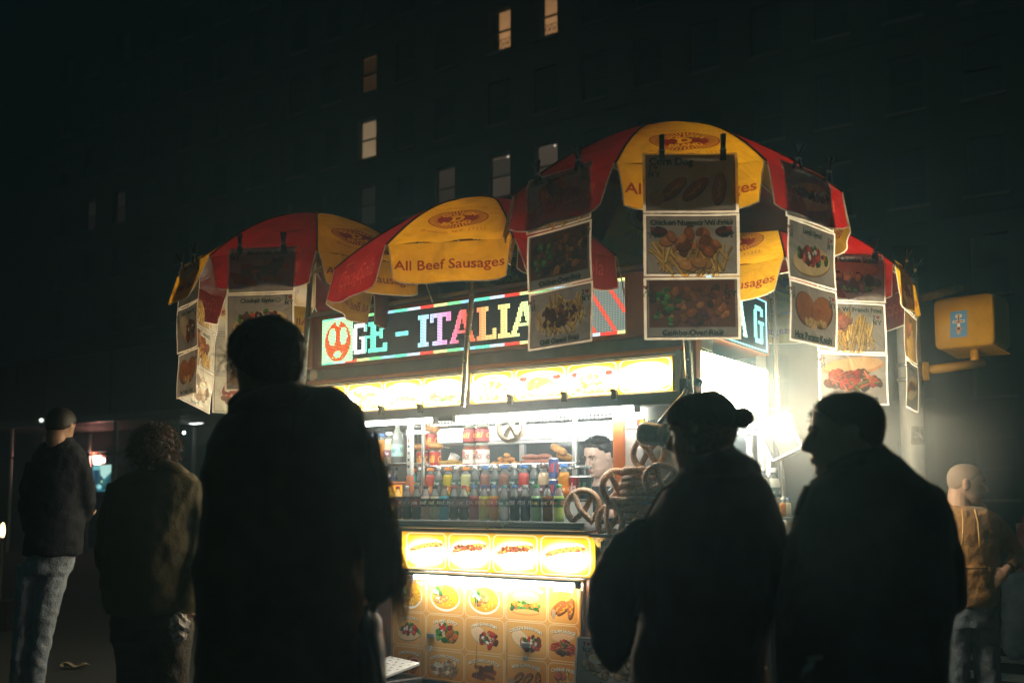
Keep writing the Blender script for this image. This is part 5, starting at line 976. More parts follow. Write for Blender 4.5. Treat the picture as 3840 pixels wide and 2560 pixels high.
def pretzel_mesh(ma):
    pts = []
    for i in range(40):                                   # loop open at the bottom crossing
        t = i / 39; a = -2.55 + 5.1 * t; pts.append((.088 * sin(a) * 1.0, 0, .088 * cos(a) * .92))
    l = [( .055, -.004, -.075), (.03, -.012, -.05), (.0, -.016, -.022), (-.022, -.012, .012), (-.042, -.004, .055), (-.05, 0, .075)]
    r = [(-p[0], -p[1], p[2]) for p in l]
    path = list(reversed(r))[:-0 or None]; 
    m = MB(); m.tube([Vector(p) for p in list(reversed(l))] + [Vector((q[0] if True else 0, q[1], q[2])) for q in reversed(pts)][2:-2] + [Vector(p) for p in r], [.0135 + .003 * math.cos(i * .5) * 0 + .0035 * (1 if 8 < i < 42 else .4) for i in range(48)], 10)
    return m.mesh('pretzel', ma, True)
PM, PMW = pretzel_mesh(M_PRZ), pretzel_mesh(M_PRZW)
def pretzel(loc, rot, t, me=None, s=1.0):
    o = bpy.data.objects.new('pretzel', me or PM); COL.objects.link(o); o.location = loc; o.rotation_euler = rot; o.scale = (s,) * 3
    return tag(o, t, 'pretzel', 'soft pretzels hung and piled on the cart')
HP = pretzel(L(px_front(1915, .0), .0, 1.775), (0, pi, CA), 'sugar white pretzel hanging from the serving rail in the window', PMW, 1.0)
def atc(px, py, y): d = ray(px, py); t = ((CO + CV * y - Vector((0, 0, EYE))).dot(CV)) / d.dot(CV); return Vector((0, 0, EYE)) + d * t
pretzel(atc(2185, 1900, -.03), (-.12, 0, CA + .1), 'salted pretzel standing upright right of the lime soda', None, 1.12)
pretzel(atc(2288, 1955, -.06), (-.12, .25, CA - .3), 'salted pretzel leaning at the left of the pretzel shelf', None, 1.05)
pretzel(atc(2432, 1700, -.0), (0, pi, CA), 'light pretzel standing upright on top of the pile under the black spotlight', pretzel_mesh(pretzel_mat('pretzel_light', (.50, .28, .14), .7)), 1.05)
for i, (px, py, tilt, t) in enumerate([(2400, 1768, 1.45, 'topmost flat pretzel of the pile'), (2405, 1796, 1.5, 'second flat pretzel of the pile'), (2400, 1822, 1.42, 'third flat pretzel of the pile'), (2395, 1848, 1.5, 'fourth flat pretzel of the pile'), (2390, 1878, 1.45, 'fifth flat pretzel, wide and dark, in the pile'), (2390, 1908, 1.5, 'sixth flat pretzel low in the pile'), (2400, 1938, 1.5, 'bottom flat pretzel of the pile')]):
    pretzel(atc(px, py, .0), (tilt, 0, CA + random.uniform(-.5, .5)), t, None, 1.05)
pretzel(atc(2318, 1830, -.03), (-.1, .1, CA + 1.1), 'pretzel standing edge on at the left of the pile', None, 1.15); pretzel(atc(2482, 1800, -.08), (-.2, .3, CA + .5), 'pretzel tilted against the right of the pile by the collar of the woman', None, 1.0); pretzel(atc(2440, 1960, -.09), (-.2, .3, CA - .2), 'pretzel half hidden behind the quilted sleeve', None, 1.0); pretzel(atc(2345, 1895, -.03), (1.2, .2, CA + .3), 'pretzel lying loose at the left foot of the pile', None, 1.0)
m = MB(); m.tube([L(1.09, .02, 1.165) , L(1.09, .02, 1.70)], .006, 8); PR = empty('pretzel_rod', (0, 0, 0), 0, 'thin steel rod that holds the pretzel pile', 'rod'); m.obj('rod', M_SS, PR); m = MB(); m.lathe([(.06, 0), (.06, .008), (.01, .012)], 14, Matrix.Translation(L(1.09, .02, 1.161))); m.obj('foot', M_SS, PR)
# black spotlight clamped to the rail
SPT = empty('spotlight', atc(2485, 1630, -.22), CA, 'black tilted spotlight on a clamp arm in front of the pretzels', 'spotlight')
m = MB(); m.lathe([(.03, -.13), (.052, -.125), (.06, -.10), (.057, -.02), (.052, .06), (.045, .09), (.03, .10)], 18, Matrix.Rotation(-pi / 2 - .12, 4, 'Y') @ Matrix.Rotation(0, 4, 'Z')); m.v = [(-v[0], v[1], v[2]) for v in m.v]; m.f = [f[::-1] for f in m.f]; m.obj('housing', mat('worn_black', (.035, .033, .03), .5, var=.8, scale=25, bump=.3), SPT, smooth=True)
m = MB(); m.lathe([(.0565, -.03), (.061, -.025), (.061, .0), (.0565, .005)], 18, Matrix.Rotation(-pi / 2 + .12, 4, 'Y')); m.obj('collar_ring', mat('worn_brown_ring', (.16, .10, .06), .5, var=.6, scale=30), SPT, smooth=True)
m = MB(); m.tube([(-.02, .0, .06), (.045, .03, .145), (.075, .10, .21), (.06, .16, .25)], .012, 8); m.obj('arm', M_SSD, SPT, smooth=True); m = MB(); m.box(.03, .075, .14, .19, .22, .30, Matrix.Rotation(.0, 4, 'Y')); m.box(.015, .05, .13, .17, .285, .325, Matrix.Rotation(.35, 4, 'Y')); m.obj('clamp', M_BLK, SPT, bev=.004)
# clear dispenser box hanging at the short side
DB = empty('clear_box', L(1.47, 1.12, 1.74), CA, 'tilted clear plastic napkin box hanging at the short side of the cart', 'box'); Mt = Matrix.Rotation(-.42, 4, 'Y')
m = MB(); 
for b in ((-.10, .10, -.06, -.056, -.13, .11), (-.10, .10, .056, .06, -.13, .11), (-.10, -.096, -.056, .056, -.13, .11), (.096, .10, -.056, .056, -.13, .11), (-.096, .096, -.056, .056, -.13, -.126)): m.box(*b, Mt)
m.obj('shell', M_ACR, DB); m = MB(); m.box(-.05, .06, -.03, .03, -.12, .05, Mt); m.obj('napkins', M_CUPP, DB, bev=.006)
m = MB()
for a, b in (((-.10, -.06, .11), (.10, -.06, .11)), ((.10, -.06, .11), (.10, -.06, -.13)), ((.10, -.06, -.13), (-.10, -.06, -.13)), ((-.10, -.06, -.13), (-.10, -.06, .11))): m.tube([Mt @ Vector(a), Mt @ Vector(b)], .006, 6)
m.obj('rim', mat('clear_rim', (.85, .9, .86), .2), DB); m = MB(); m.tube([(-.1, 0, .1), (-.09, .0, .16)], .004, 6); m.obj('hook', M_SS, DB)
# side shelf goods
for px, y, kd, t in [(2862, .80, 'water', 'clear water bottle on the side shelf nearest the woman'), (2902, .86, 'water', 'clear water bottle on the side shelf beside the corner post')]:
    d = ray(px, 1900); tt = ((CO + CX * 1.49 - Vector((0, 0, EYE))).dot(CX)) / d.dot(CX); p = Vector((0, 0, EYE)) + d * tt; bottle(Vector((p.x, p.y, 1.246)), ('clearish', (.7, .72, .66)), CAPS['white'], t, kd, 1.35, LABS['water'], .85)
for px, cp, lq, t in [(2935, 'white', 'tang', 'short orange bottle with white cap on the side shelf'), (2955, 'blue', 'pale', 'short bottle with blue cap at the end of the side shelf')]:
    d = ray(px, 1900); tt = ((CO + CX * 1.56 - Vector((0, 0, EYE))).dot(CX)) / d.dot(CX); p = Vector((0, 0, EYE)) + d * tt; bottle(Vector((p.x, p.y, 1.246)), LQ[lq], CAPS[cp], t, 'juice', .55, None, .8)
m = MB(); m.tube([L(1.40, .60, 1.78), L(1.46, .66, 1.6), L(1.50, .72, 1.42)], .0035, 5); CB = empty('lamp_cord', (0, 0, 0), 0, 'thin white cord hanging down beside the head of the woman', 'cord'); m.obj('cord', M_WHP, CB)
# ------------------------------------------------------------------ people
M_SKIN = mat('skin', (.42, .25, .17), .55, var=.12, scale=25, spec=.3); M_SKIN2 = mat('skin_tan', (.36, .22, .13), .5, var=.1, scale=25, spec=.35); M_SKINP = mat('skin_pale', (.52, .36, .28), .5, var=.08, scale=25)
M_HAIRD = mat('hair_dark', (.018, .014, .012), .6, var=.5, scale=90); M_HAIRC = mat('hair_brown_curls', (.10, .055, .035), .55, var=.6, scale=60); M_HAIRG = mat('hair_greyed', (.20, .16, .12), .6, var=.5, scale=90); M_HAIRS = mat('hair_stubble', (.10, .08, .06), .8, var=.2)
M_EYE = mat('eye_white', (.6, .58, .54), .3); M_IRIS = mat('eye_dark', (.02, .015, .012), .2); M_BROW = mat('brow', (.03, .02, .015), .8); M_LIP = mat('lip', (.34, .14, .11), .5)
def cloth(name, col, bump=.5, bscale=160, var=.3, rough=.85, scale=8, sheen=.0): return mat(name, col, rough, 0, var, scale, bump, bscale, .2, sheen=sheen)
def frame(c, yaw, pitch, s): return Matrix.Translation(c) @ Matrix.Rotation(yaw, 4, 'Z') @ Matrix.Rotation(pitch, 4, 'X') @ Matrix.Scale(s, 4)
HP_ = [(-.116, .050, .012, .012), (-.112, .070, -.004, .027), (-.100, .084, -.026, .041), (-.082, .086, -.046, .053), (-.064, .0885, -.060, .0605), (-.050, .0895, -.070, .0645), (-.036, .0905, -.080, .0675), (-.018, .0895, -.090, .071), (.0, .0885, -.096, .0735), (.018, .0945, -.099, .0745), (.038, .092, -.0995, .0745), (.058, .087, -.096, .072), (.078, .076, -.086, .065), (.095, .058, -.070, .053), (.107, .036, -.048, .036), (.1135, .012, -.022, .016)]
def head_shell(m, F, off=0.0, keep=None, n=36):
    vs = []; lv = []
    for a, b in zip(HP_, HP_[1:]):
        for q in (0, .5): lv.append(tuple(p + (r - p) * q for p, r in zip(a, b)))
    lv.append(HP_[-1])
    for z, fy, by, hw in lv:
        yc = -.012 if z > -.06 else (fy + by) / 2
        for k in range(n):
            a = 2 * pi * k / n; ca, sa = cos(a), sin(a); ry = (fy - yc) if sa > 0 else (yc - by)
            x = hw * math.copysign(abs(ca) ** .86, ca); y = yc + ry * math.copysign(abs(sa) ** (.92 if sa > 0 else 1.0), sa); p = Vector((x, y, z))
            if off == 0 and y > .04:                                   # eye hollows, cheekbones
                d = ((abs(x) - .031) / .017) ** 2 + ((z - .002) / .013) ** 2
                if d < 1.6: p.y -= .010 * (1 - d / 1.6)
                e = ((abs(x) - .044) / .02) ** 2 + ((z + .024) / .018) ** 2
                if e < 1: p.y += .004 * (1 - e)
            if off:
                nrm = Vector((x / hw ** 2, (y - yc) / .09 ** 2, (z - .02) / .11 ** 2)).normalized(); kk = keep(p); p = p + nrm * (off * min(1, kk) if kk > 0 else -.007)
            vs.append(F @ p)
    m_ = len(lv); fs = [(i * n + k, i * n + (k + 1) % n, (i + 1) * n + (k + 1) % n, (i + 1) * n + k) for i in range(m_ - 1) for k in range(n)] + [tuple(range(n - 1, -1, -1)), tuple((m_ - 1) * n + k for k in range(n))]
    m.add(vs, fs)
def hairline(p, low=0.0):                                              # > 0 where hair grows: high on the brow, down to the nape behind
    t = max(-1, min(1, p.y / .09)); f = (.078 * t + .004 * (1 - t)) if t > 0 else (.004 + .068 * t); return (p.z - f + low) / .012
def head(m, c, yaw, pitch, s, neck_to, nr=.056):
    F = frame(c, yaw, pitch, s); R3 = F.to_3x3()
    def e(p, r): m.ell(F @ Vector(p), r, R3, 16, 11)
    head_shell(m, F)
    m.tube([F @ Vector(p) for p in ((0, .084, .016), (0, .098, .002), (0, .108, -.016), (0, .116, -.032), (0, .108, -.042))], [(.008 * s, .008 * s), (.009 * s, .009 * s), (.011 * s, .010 * s), (.0125 * s, .011 * s), (.008 * s, .006 * s)], 10)
    for q in (-1, 1):
        e((q * .0125, .100, -.040), (.0085, .010, .0065)); e((q * .076, -.010, -.004), (.007, .017, .030)); e((q * .080, -.015, .008), (.006, .015, .019)); e((q * .031, .0885, .020), (.020, .008, .006))
    e((0, .092, -.063), (.021, .008, .0055)); e((0, .0895, -.074), (.018, .008, .006)); e((0, .083, -.100), (.016, .010, .012))
    b = F @ Vector((0, -.028, -.035)); b2 = F @ Vector((0, -.032, -.085)); m.tube([b, b2, (b2 + neck_to) / 2, neck_to], [nr * s * .98, nr * s, nr * s * 1.05, nr * s * 1.3], 16)
    return F
def face_parts(F, root, hair=M_BROW, lips=True):
    m = MB(); [m.ell(F @ Vector((q * .031, .0750, .002)), (.0115, .0070, .0050), F.to_3x3(), 10, 7) for q in (-1, 1)]; m.obj('eye', M_EYE, root, smooth=True)
    m = MB(); [m.ell(F @ Vector((q * .031, .0806, .002)), (.0050, .003, .0045), F.to_3x3(), 10, 6) for q in (-1, 1)]; m.obj('iris', M_IRIS, root, smooth=True)
    m = MB(); [m.tube([F @ Vector((q * .013, .0965, .020)), F @ Vector((q * .032, .0925, .026)), F @ Vector((q * .050, .077, .021))], [.004, .005, .003], 6) for q in (-1, 1)]; m.obj('eyebrow', hair, root, smooth=True)
    if lips: m = MB(); m.ell(F @ Vector((0, .0965, -.063)), (.019, .005, .0038), F.to_3x3(), 12, 6); m.ell(F @ Vector((0, .0945, -.0735)), (.016, .005, .0042), F.to_3x3(), 12, 6); m.obj('lips', M_LIP, root, smooth=True)
def hand(m, w, d, nrm, side, curl=.6, s=1.0):
    d = d.normalized(); nrm = (nrm - d * nrm.dot(d)).normalized(); a = d.cross(nrm) * side
    M3 = Matrix((a, d, nrm)).transposed(); m.ell(w + d * .045 * s, (.040 * s, .054 * s, .016 * s), M3, 12, 9); m.tube([w - d * .03, w + d * .02 * s], [.026 * s, .028 * s], 10)
    for i, (o, l) in enumerate(((.029, .070), (.0105, .080), (-.0085, .074), (-.027, .058))):
        p = w + d * .082 * s + a * o * s; pts = [p - d * .02 * s, p]; dd = d + a * o * 1.2
        for j in range(3): dd = (dd + nrm * curl * .45).normalized(); pts.append(pts[-1] + dd * l * s * (.42, .32, .26)[j])
        m.tube(pts, [.0095 * s, .0095 * s, .009 * s, .008 * s, .0065 * s], 8)
    p = w + d * .025 * s + a * .03 * s; t1 = p + (a * .8 + d * .6 + nrm * .2).normalized() * .038 * s; t2 = t1 + (a * .25 + d * .9 + nrm * .35).normalized() * .030 * s; t3 = t2 + (d + nrm * .4).normalized() * .024 * s
    m.tube([p - d * .01, p, t1, t2, t3], [.012 * s, .013 * s, .011 * s, .0095 * s, .0075 * s], 8)
def person(loc, label, hc, hyaw, hpitch, s, byaw, skin, arms=None, legs=None, vox=.009, group=None, H=None, hip_w=.09, neck=None, nr=.056, ar=.8):
    """root > body (one continuous skin: head, neck, trunk, arms, hands, legs, feet); clothes and hair come as further children"""
    root = empty('person', loc, 0, label, 'person', group); loc = Vector(loc); hc = Vector(hc) - loc
    H = H or hc.z + .115 * s; lat = Vector((cos(byaw), sin(byaw), 0)); fw = Vector((-sin(byaw), cos(byaw), 0)); zsh = hc.z - .275 * s; ctr = neck - loc if neck is not None else Vector((hc.x, hc.y, 0)) - fw * .02
    ctr = Vector((ctr.x, ctr.y, 0)); zh = .52 * H
    m = MB(); F = head(m, hc, hyaw, hpitch, s, ctr + Vector((0, 0, zsh + .05)), nr)
    ra = [(.06, .05, zsh + .06), (.11, .07, zsh + .02), (.15, .08, zsh - .06), (.135, .085, zsh - .22), (.115, .075, zsh - .36), (.12, .08, zh + .04), (.10, .075, zh - .04)]
    vs = MB(); vs.loft([(0, 0, z, rx * s, ry * s) for rx, ry, z in ra], 18); B = Matrix.Translation(ctr) @ Matrix.Rotation(byaw, 4, 'Z'); m.add([B @ Vector(v) for v in vs.v], vs.f)
    J = {}
    for q, nm in ((-1, 'L'), (1, 'R')):
        sh = ctr + lat * q * .165 * s + Vector((0, 0, zsh - .03)); el = sh + lat * q * .05 + Vector((0, 0, -.29 * s)); wr = el + fw * .08 + Vector((0, 0, -.25 * s)); dv = wr - el; nr = -lat * q
        if arms and nm in arms: el, wr, dv, nr = [Vector(p) for p in arms[nm]]; el, wr = el - loc, wr - loc
        m.tube([sh - lat * q * .05, sh, sh.lerp(el, .5), el, el.lerp(wr, .4), wr], [.045 * s * ar, .046 * s * ar, .040 * s * ar, .034 * s * ar, .034 * s * ar, .025 * s], 12); hand(m, wr, dv, nr, q, .5, s)
        hp = ctr + lat * q * hip_w * s + Vector((0, 0, zh - .03)); kn = hp + Vector((0, 0, -.46 * zh)) + fw * .01; an = Vector((kn.x, kn.y, .085)) - fw * .03
        if legs and nm in legs: hp, kn, an = [Vector(p) - loc for p in legs[nm]]
        m.tube([hp + Vector((0, 0, .05)), hp, hp.lerp(kn, .5), kn, kn.lerp(an, .35), an], [.058 * s, .062 * s, .052 * s, .042 * s, .040 * s, .032 * s], 14); m.ell(an + fw * .06 + Vector((0, 0, -.05)), (.045 * s, .12 * s, .035), Matrix.Rotation(byaw, 3, 'Z'), 12, 8); m.tube([an, an - Vector((0, 0, .05))], [.036 * s, .04 * s], 10)
        J[nm] = (sh, el, wr, hp, kn, an)
    o = m.obj('body', skin, root, smooth=True); remesh(o, vox)
    for nm in 'LR':
        an = J[nm][5]; q = MB(); bm_ = Matrix.Rotation(byaw, 3, 'Z'); q.ell(an + fw * .06 + Vector((0, 0, -.045)), (.054 * s, .14 * s, .042), bm_, 14, 8); q.ell(an + Vector((0, 0, -.02)), (.05 * s, .06 * s, .05), bm_, 12, 8); q.obj('shoe', mat('shoe_dark', (.03, .03, .03), .5), root, smooth=True)
    return root, F, J, lat, fw
def px_loft(m, loc, d, rows, n=26, p=2.25, dy=0):
    """outline rows read off the photograph (row, left, right, half depth in metres) put at their own distance, as a closed rounded body"""
    rings = []
    for py, a, b, th in rows:
        A, B_ = at(a, py, d) - Vector(loc), at(b, py, d) - Vector(loc); rings.append(((A.x + B_.x) / 2, (A.y + B_.y) / 2 + dy, A.z, abs(B_.x - A.x) / 2, th))
    return m.loft(rings, n, p)
def strands(m, F, n, zone, ln, wd, droop=.3, curl=0.0, grav=True):
    for i in range(n):
        p, nrm = zone(); base = F @ p; d = (F.to_3x3() @ nrm).normalized(); t = Vector((random.gauss(0, .4), random.gauss(0, .4), random.gauss(0, .4))); d = (d + t * .6).normalized(); l = ln * random.uniform(.5, 1.3); pts = [base - d * .012]; ph = random.uniform(0, 6)
        side = d.orthogonal().normalized(); s2 = d.cross(side)
        for k in range(1, 7): f = k / 6; pts.append(base + d * l * f + Vector((0, 0, -droop * l * f * f)) + (side * cos(ph + f * 9) + s2 * sin(ph + f * 9)) * curl * f)
        m.tube(pts, [wd, wd, wd, wd * .9, wd * .8, wd * .6, wd * .3], 4, cap=False)
def on_ell(c, r, test=lambda n: True):
    def f():
        for _ in range(60):
            v = Vector((random.gauss(0, 1), random.gauss(0, 1), random.gauss(0, 1))).normalized()
            if test(v): break
        return Vector((c[0] + v.x * r[0], c[1] + v.y * r[1], c[2] + v.z * r[2])), Vector((v.x / r[0], v.y / r[1], v.z / r[2])).normalized()
    return f
def groom(root, F, ma, off, low=0.0, loose=(), fold=0.0, name='hair', keep=None):
    m = MB(); head_shell(m, F, off, keep or (lambda p: hairline(p, low))); o = m.obj(name, ma, root, smooth=True)
    if fold: remesh(o, .0065, fold, .02)
    if loose:
        m = MB(); [strands(m, F, *a) for a in loose]; q = m.obj('stray_hair', ma, root, smooth=True); q['kind'] = 'stuff'
def hair_cap(m, F, c=(0, -.022, .046), r=(.080, .098, .080)): m.ell(F @ Vector(c), r, F.to_3x3(), 18, 12)
def pxp(px, py, d): return at(px, py, d)
def ptube(m, loc, pts, n=14):                                  # (px, row, distance, radius in px)
    m.tube([at(a, b, d) - Vector(loc) for a, b, d, r in pts], [r * d / FPX for a, b, d, r in pts], n)

# --- foreground man in the dark coat, back turned
loc = (at(1080, 1870, 2.75).x, 2.75, 0)
P3, F, J, lat, fw = person(loc, 'person in a long dark coat seen from behind, tallest dark shape left of the counter', at(995, 1372, 2.75), R(38), R(-4), 1.05, R(8), M_SKIN, arms={'R': (at(1402, 1950, 2.675), at(1412, 2205, 2.605), (-.25, .2, -1), (-1, 0, 0)), 'L': (at(818, 1950, 2.83), at(845, 2140, 2.91), (.4, .5, -.6), (1, 0, 0))}, neck=at(1040, 1500, 2.75), vox=.010, ar=.55)
C_COAT = cloth('dark_coat_wool', (.22, .14, .10), .3, 120, sheen=.5)
m = MB(); px_loft(m, loc, 2.75, [(1455, 1110, 1215, .035), (1463, 1070, 1262, .07), (1482, 1010, 1302, .10), (1512, 945, 1330, .125), (1560, 880, 1352, .15), (1600, 815, 1364, .165), (1660, 776, 1375, .175), (1780, 765, 1385, .18), (1930, 758, 1385, .185), (2100, 751, 1385, .19), (2260, 746, 1385, .19), (2400, 742, 1382, .19), (2560, 738, 1380, .2), (2780, 730, 1382, .2), (2960, 728, 1384, .2)])
ptube(m, loc, [(1288, 1545, 2.75, 80), (1342, 1690, 2.72, 72), (1384, 1850, 2.70, 68), (1418, 2000, 2.66, 72), (1430, 2130, 2.62, 72), (1420, 2210, 2.60, 64), (1395, 2262, 2.58, 40)])
ptube(m, loc, [(850, 1640, 2.75, 70), (820, 1850, 2.8, 66), (815, 2050, 2.86, 66), (850, 2170, 2.93, 55)]); ptube(m, loc, [(900, 1560, 2.73, 70), (985, 1508, 2.72, 84), (1090, 1492, 2.72, 62)])
o = m.obj('coat', C_COAT, P3, smooth=True); remesh(o, .014, .045, .16)
m = MB(); px_loft(m, loc, 2.75, [(2900, 780, 1340, .15), (3100, 800, 1330, .14), (3150, 800, 1330, .14)]); ptube(m, loc, [(930, 2950, 2.75, 120), (925, 3300, 2.75, 95), (920, 3560, 2.75, 80)]); ptube(m, loc, [(1180, 2950, 2.75, 120), (1190, 3300, 2.75, 95), (1195, 3560, 2.75, 80)])
o = m.obj('trousers', cloth('dark_trousers', (.03, .03, .035)), P3, smooth=True); remesh(o, .016, .015)
groom(P3, F, M_HAIRD, .024, .012, [(260, on_ell((0, -.008, .030), (.096, .118, .105), lambda v: v.z > -.5 and v.y < .75), .008, .0012, .4, .002), (70, on_ell((-.02, .05, .03), (.075, .06, .03), lambda v: v.y > .2), .045, .0013, .2, .008)], .014)
m = MB(); ptube(m, loc, [(1180, 1475, 2.60, 8), (1105, 1560, 2.555, 9), (1085, 1660, 2.55, 8)], 8); o = m.obj('collar_fold', C_COAT, P3, smooth=True)
m = MB(); M_RIMLIGHT = cloth('rim_light_brown', (.34, .20, .12), .2, 160, sheen=.4)
for i in range(520):                                   # brown strands added to imitate rim light along the right sleeve
    t = random.random(); px = 1396 + 116 * t ** .72 + random.gauss(0, 9) - abs(random.gauss(0, 16)); py = 1600 + 560 * t; dd = 2.73 - .11 * t + random.uniform(-.05, .05); p = at(px, py, dd) - Vector(loc); l = random.uniform(.06, .17)
    k = Vector((.02 + .05 * (1 - t), random.uniform(-.02, .02), -1)).normalized(); w = Vector((random.uniform(-.01, .012), random.uniform(-.01, .01), 0)); m.tube([p, p + k * l * .35 + w, p + k * l * .7 + w * .3, p + k * l], [.0012, .0016, .0013, .0005], 4, cap=False)
o = m.obj('rim_light_strands', M_RIMLIGHT, P3, smooth=True); o['kind'] = 'stuff'
BAG = empty('shoulder_bag', (at(1405, 2400, 2.6).x, 2.6, at(1405, 2400, 2.6).z), 0, 'dark shoulder bag hanging at the right hip of the foreground man', 'bag'); bl = BAG.location
m = MB(); px_loft(m, bl, 2.6, [(2290, 1375, 1418, .03), (2330, 1352, 1428, .08), (2450, 1345, 1436, .11), (2600, 1345, 1450, .12), (2760, 1350, 1452, .12), (2790, 1360, 1440, .1)]); o = m.obj('pouch', cloth('bag_nylon', (.06, .062, .066), .6, 60, rough=.5), BAG, smooth=True); remesh(o, .012, .015, .06)
m = MB(); ptube(m, bl, [(1372, 2270, 2.48, 9), (1392, 2330, 2.47, 10), (1408, 2430, 2.46, 10), (1428, 2560, 2.46, 10)], 8); m.obj('strap', cloth('strap_grey', (.16, .17, .17)), BAG, smooth=True); m = MB(); ptube(m, bl, [(1382, 2290, 2.46, 7), (1376, 2330, 2.455, 12), (1386, 2370, 2.46, 7)], 8); m.obj('buckle', M_SS, BAG, smooth=True)

m = MB(); ptube(m, loc, [(885, 1545, 2.70, 34), (930, 1512, 2.65, 42), (1010, 1488, 2.61, 46), (1085, 1474, 2.62, 44), (1140, 1474, 2.70, 38)]); o = m.obj('collar', C_COAT, P3, smooth=True); remesh(o, .010, .012, .06)
# --- woman in beanie, foreground right of centre
loc = (at(2660, 1870, 2.85).x, 2.85, 0)
P4, F, J, lat, fw = person(loc, 'person in dark knit cap with a bun and thick hooded jacket, seen from behind', at(2632, 1622, 2.85), R(56), R(-6), .98, R(5), M_SKINP, arms={'L': (at(2300, 2320, 2.81), at(2350, 2225, 2.93), (.3, .9, .2), (0, 0, -1)), 'R': (at(2884, 2050, 2.885), at(2862, 2215, 2.955), (-.3, .8, -.2), (0, 0, -1))}, neck=at(2680, 1750, 2.87), vox=.008, ar=.55)
C_JACK = cloth('black_hooded_jacket', (.11, .09, .088), .3, 140, sheen=.4); C_RED = cloth('dark_red_line', (.20, .03, .03), .3)
m = MB(); px_loft(m, loc, 2.87, [(1700, 2640, 2745, .05), (1720, 2600, 2800, .10), (1765, 2568, 2835, .135), (1795, 2520, 2872, .145), (1840, 2474, 2898, .16), (1900, 2440, 2915, .17), (1960, 2415, 2930, .18), (2050, 2402, 2940, .185), (2150, 2408, 2940, .19), (2260, 2405, 2925, .19), (2340, 2395, 2895, .19), (2420, 2378, 2872, .18), (2500, 2372, 2868, .17), (2560, 2372, 2866, .17), (2620, 2374, 2864, .17)])
ptube(m, loc, [(2650, 1745, 2.86, 90), (2740, 1728, 2.83, 74), (2790, 1745, 2.83, 48)]); ptube(m, loc, [(2490, 1950, 2.86, 66), (2430, 2045, 2.84, 80), (2368, 2150, 2.81, 84), (2312, 2300, 2.79, 72)]); ptube(m, loc, [(2860, 1850, 2.87, 52), (2885, 2000, 2.88, 58), (2880, 2150, 2.9, 60), (2845, 2260, 3.0, 50)])
o = m.obj('jacket', C_JACK, P4, smooth=True); remesh(o, .013, .04, .15)
m = MB(); ptube(m, loc, [(2420, 1965, 2.86, 40), (2372, 2030, 2.84, 62), (2325, 2110, 2.82, 84), (2300, 2210, 2.8, 97), (2295, 2340, 2.78, 97), (2296, 2430, 2.78, 76), (2305, 2490, 2.79, 40), (2312, 2515, 2.8, 16)], 20)
vs = MB(); ptube(m, loc, [(2340, 2250, 2.86, 60), (2370, 2200, 3.0, 50)])
o = m.obj('quilted_sleeve', cloth('quilted_nylon', (.035, .037, .040), .9, 22, rough=.55), P4, smooth=True); remesh(o, .010, .022, .05)
m = MB(); ptube(m, loc, [(2585, 1772, 2.84, 34), (2625, 1750, 2.78, 44), (2690, 1738, 2.74, 52), (2760, 1740, 2.75, 54), (2808, 1756, 2.80, 44), (2836, 1785, 2.88, 30)]); o = m.obj('hood', C_JACK, P4, smooth=True); remesh(o, .010, .02, .06)
m = MB(); ptube(m, loc, [(2585, 1790, 2.84, 5), (2545, 1800, 2.83, 6), (2480, 1838, 2.82, 6), (2425, 1935, 2.82, 6), (2392, 2010, 2.815, 7), (2380, 2060, 2.81, 6), (2392, 2120, 2.80, 5)], 8); ptube(m, loc, [(2598, 1742, 2.84, 7), (2570, 1775, 2.835, 8), (2556, 1798, 2.83, 6)], 8); m.obj('red_edge_line', C_RED, P4, smooth=True)  # thin dark red line along collar, shoulder and sleeve
m = MB(); px_loft(m, loc, 2.87, [(2540, 2352, 2866, .15), (2700, 2345, 2866, .15), (2820, 2350, 2860, .14)]); ptube(m, loc, [(2480, 2760, 2.87, 125), (2470, 3100, 2.87, 95), (2465, 3440, 2.87, 75)]); ptube(m, loc, [(2730, 2760, 2.87, 125), (2740, 3100, 2.87, 95), (2745, 3440, 2.87, 75)])
o = m.obj('trousers', MATS['dark_trousers'], P4, smooth=True); remesh(o, .016, .015)
m = MB(); head_shell(m, F, .013, lambda p: (p.z - (.012 + .25 * p.y)) / .01); m.ell(F @ Vector((0, -.035, -.01)), (.070, .062, .055), F.to_3x3(), 18, 10); o = m.obj('knit_cap', cloth('dark_knit', (.035, .04, .042), 1.0, 70, sheen=.15), P4, smooth=True); remesh(o, .007, .006, .03)
m = MB(); bc = at(2786, 1566, 2.80) - Vector(loc); m.ell(bc, (.030, .034, .031), None, 16, 10); m.ell(at(2752, 1560, 2.82) - Vector(loc), (.022, .024, .022), None, 12, 8); strands(m, Matrix.Translation(bc), 70, on_ell((0, 0, 0), (.029, .033, .030)), .007, .0010, .2, .003); m.obj('hair_bun', M_HAIRD, P4, smooth=True)
groom(P4, F, M_HAIRG, .010, 0, [(60, on_ell((0, .0, -.02), (.078, .060, .06), lambda v: v.z < .3 and v.y < .6), .016, .0010, .8, .004)], .004, keep=lambda p: min((.034 + .3 * p.z - p.y) / .012, (p.z + .072) / .012))
m = MB(); m.tube([F @ Vector((-.079, -.002, -.038)), F @ Vector((-.083, -.002, -.052)), F @ Vector((-.079, -.002, -.062))], [.003, .006, .003], 8); m.obj('earring', M_SS, P4, smooth=True)

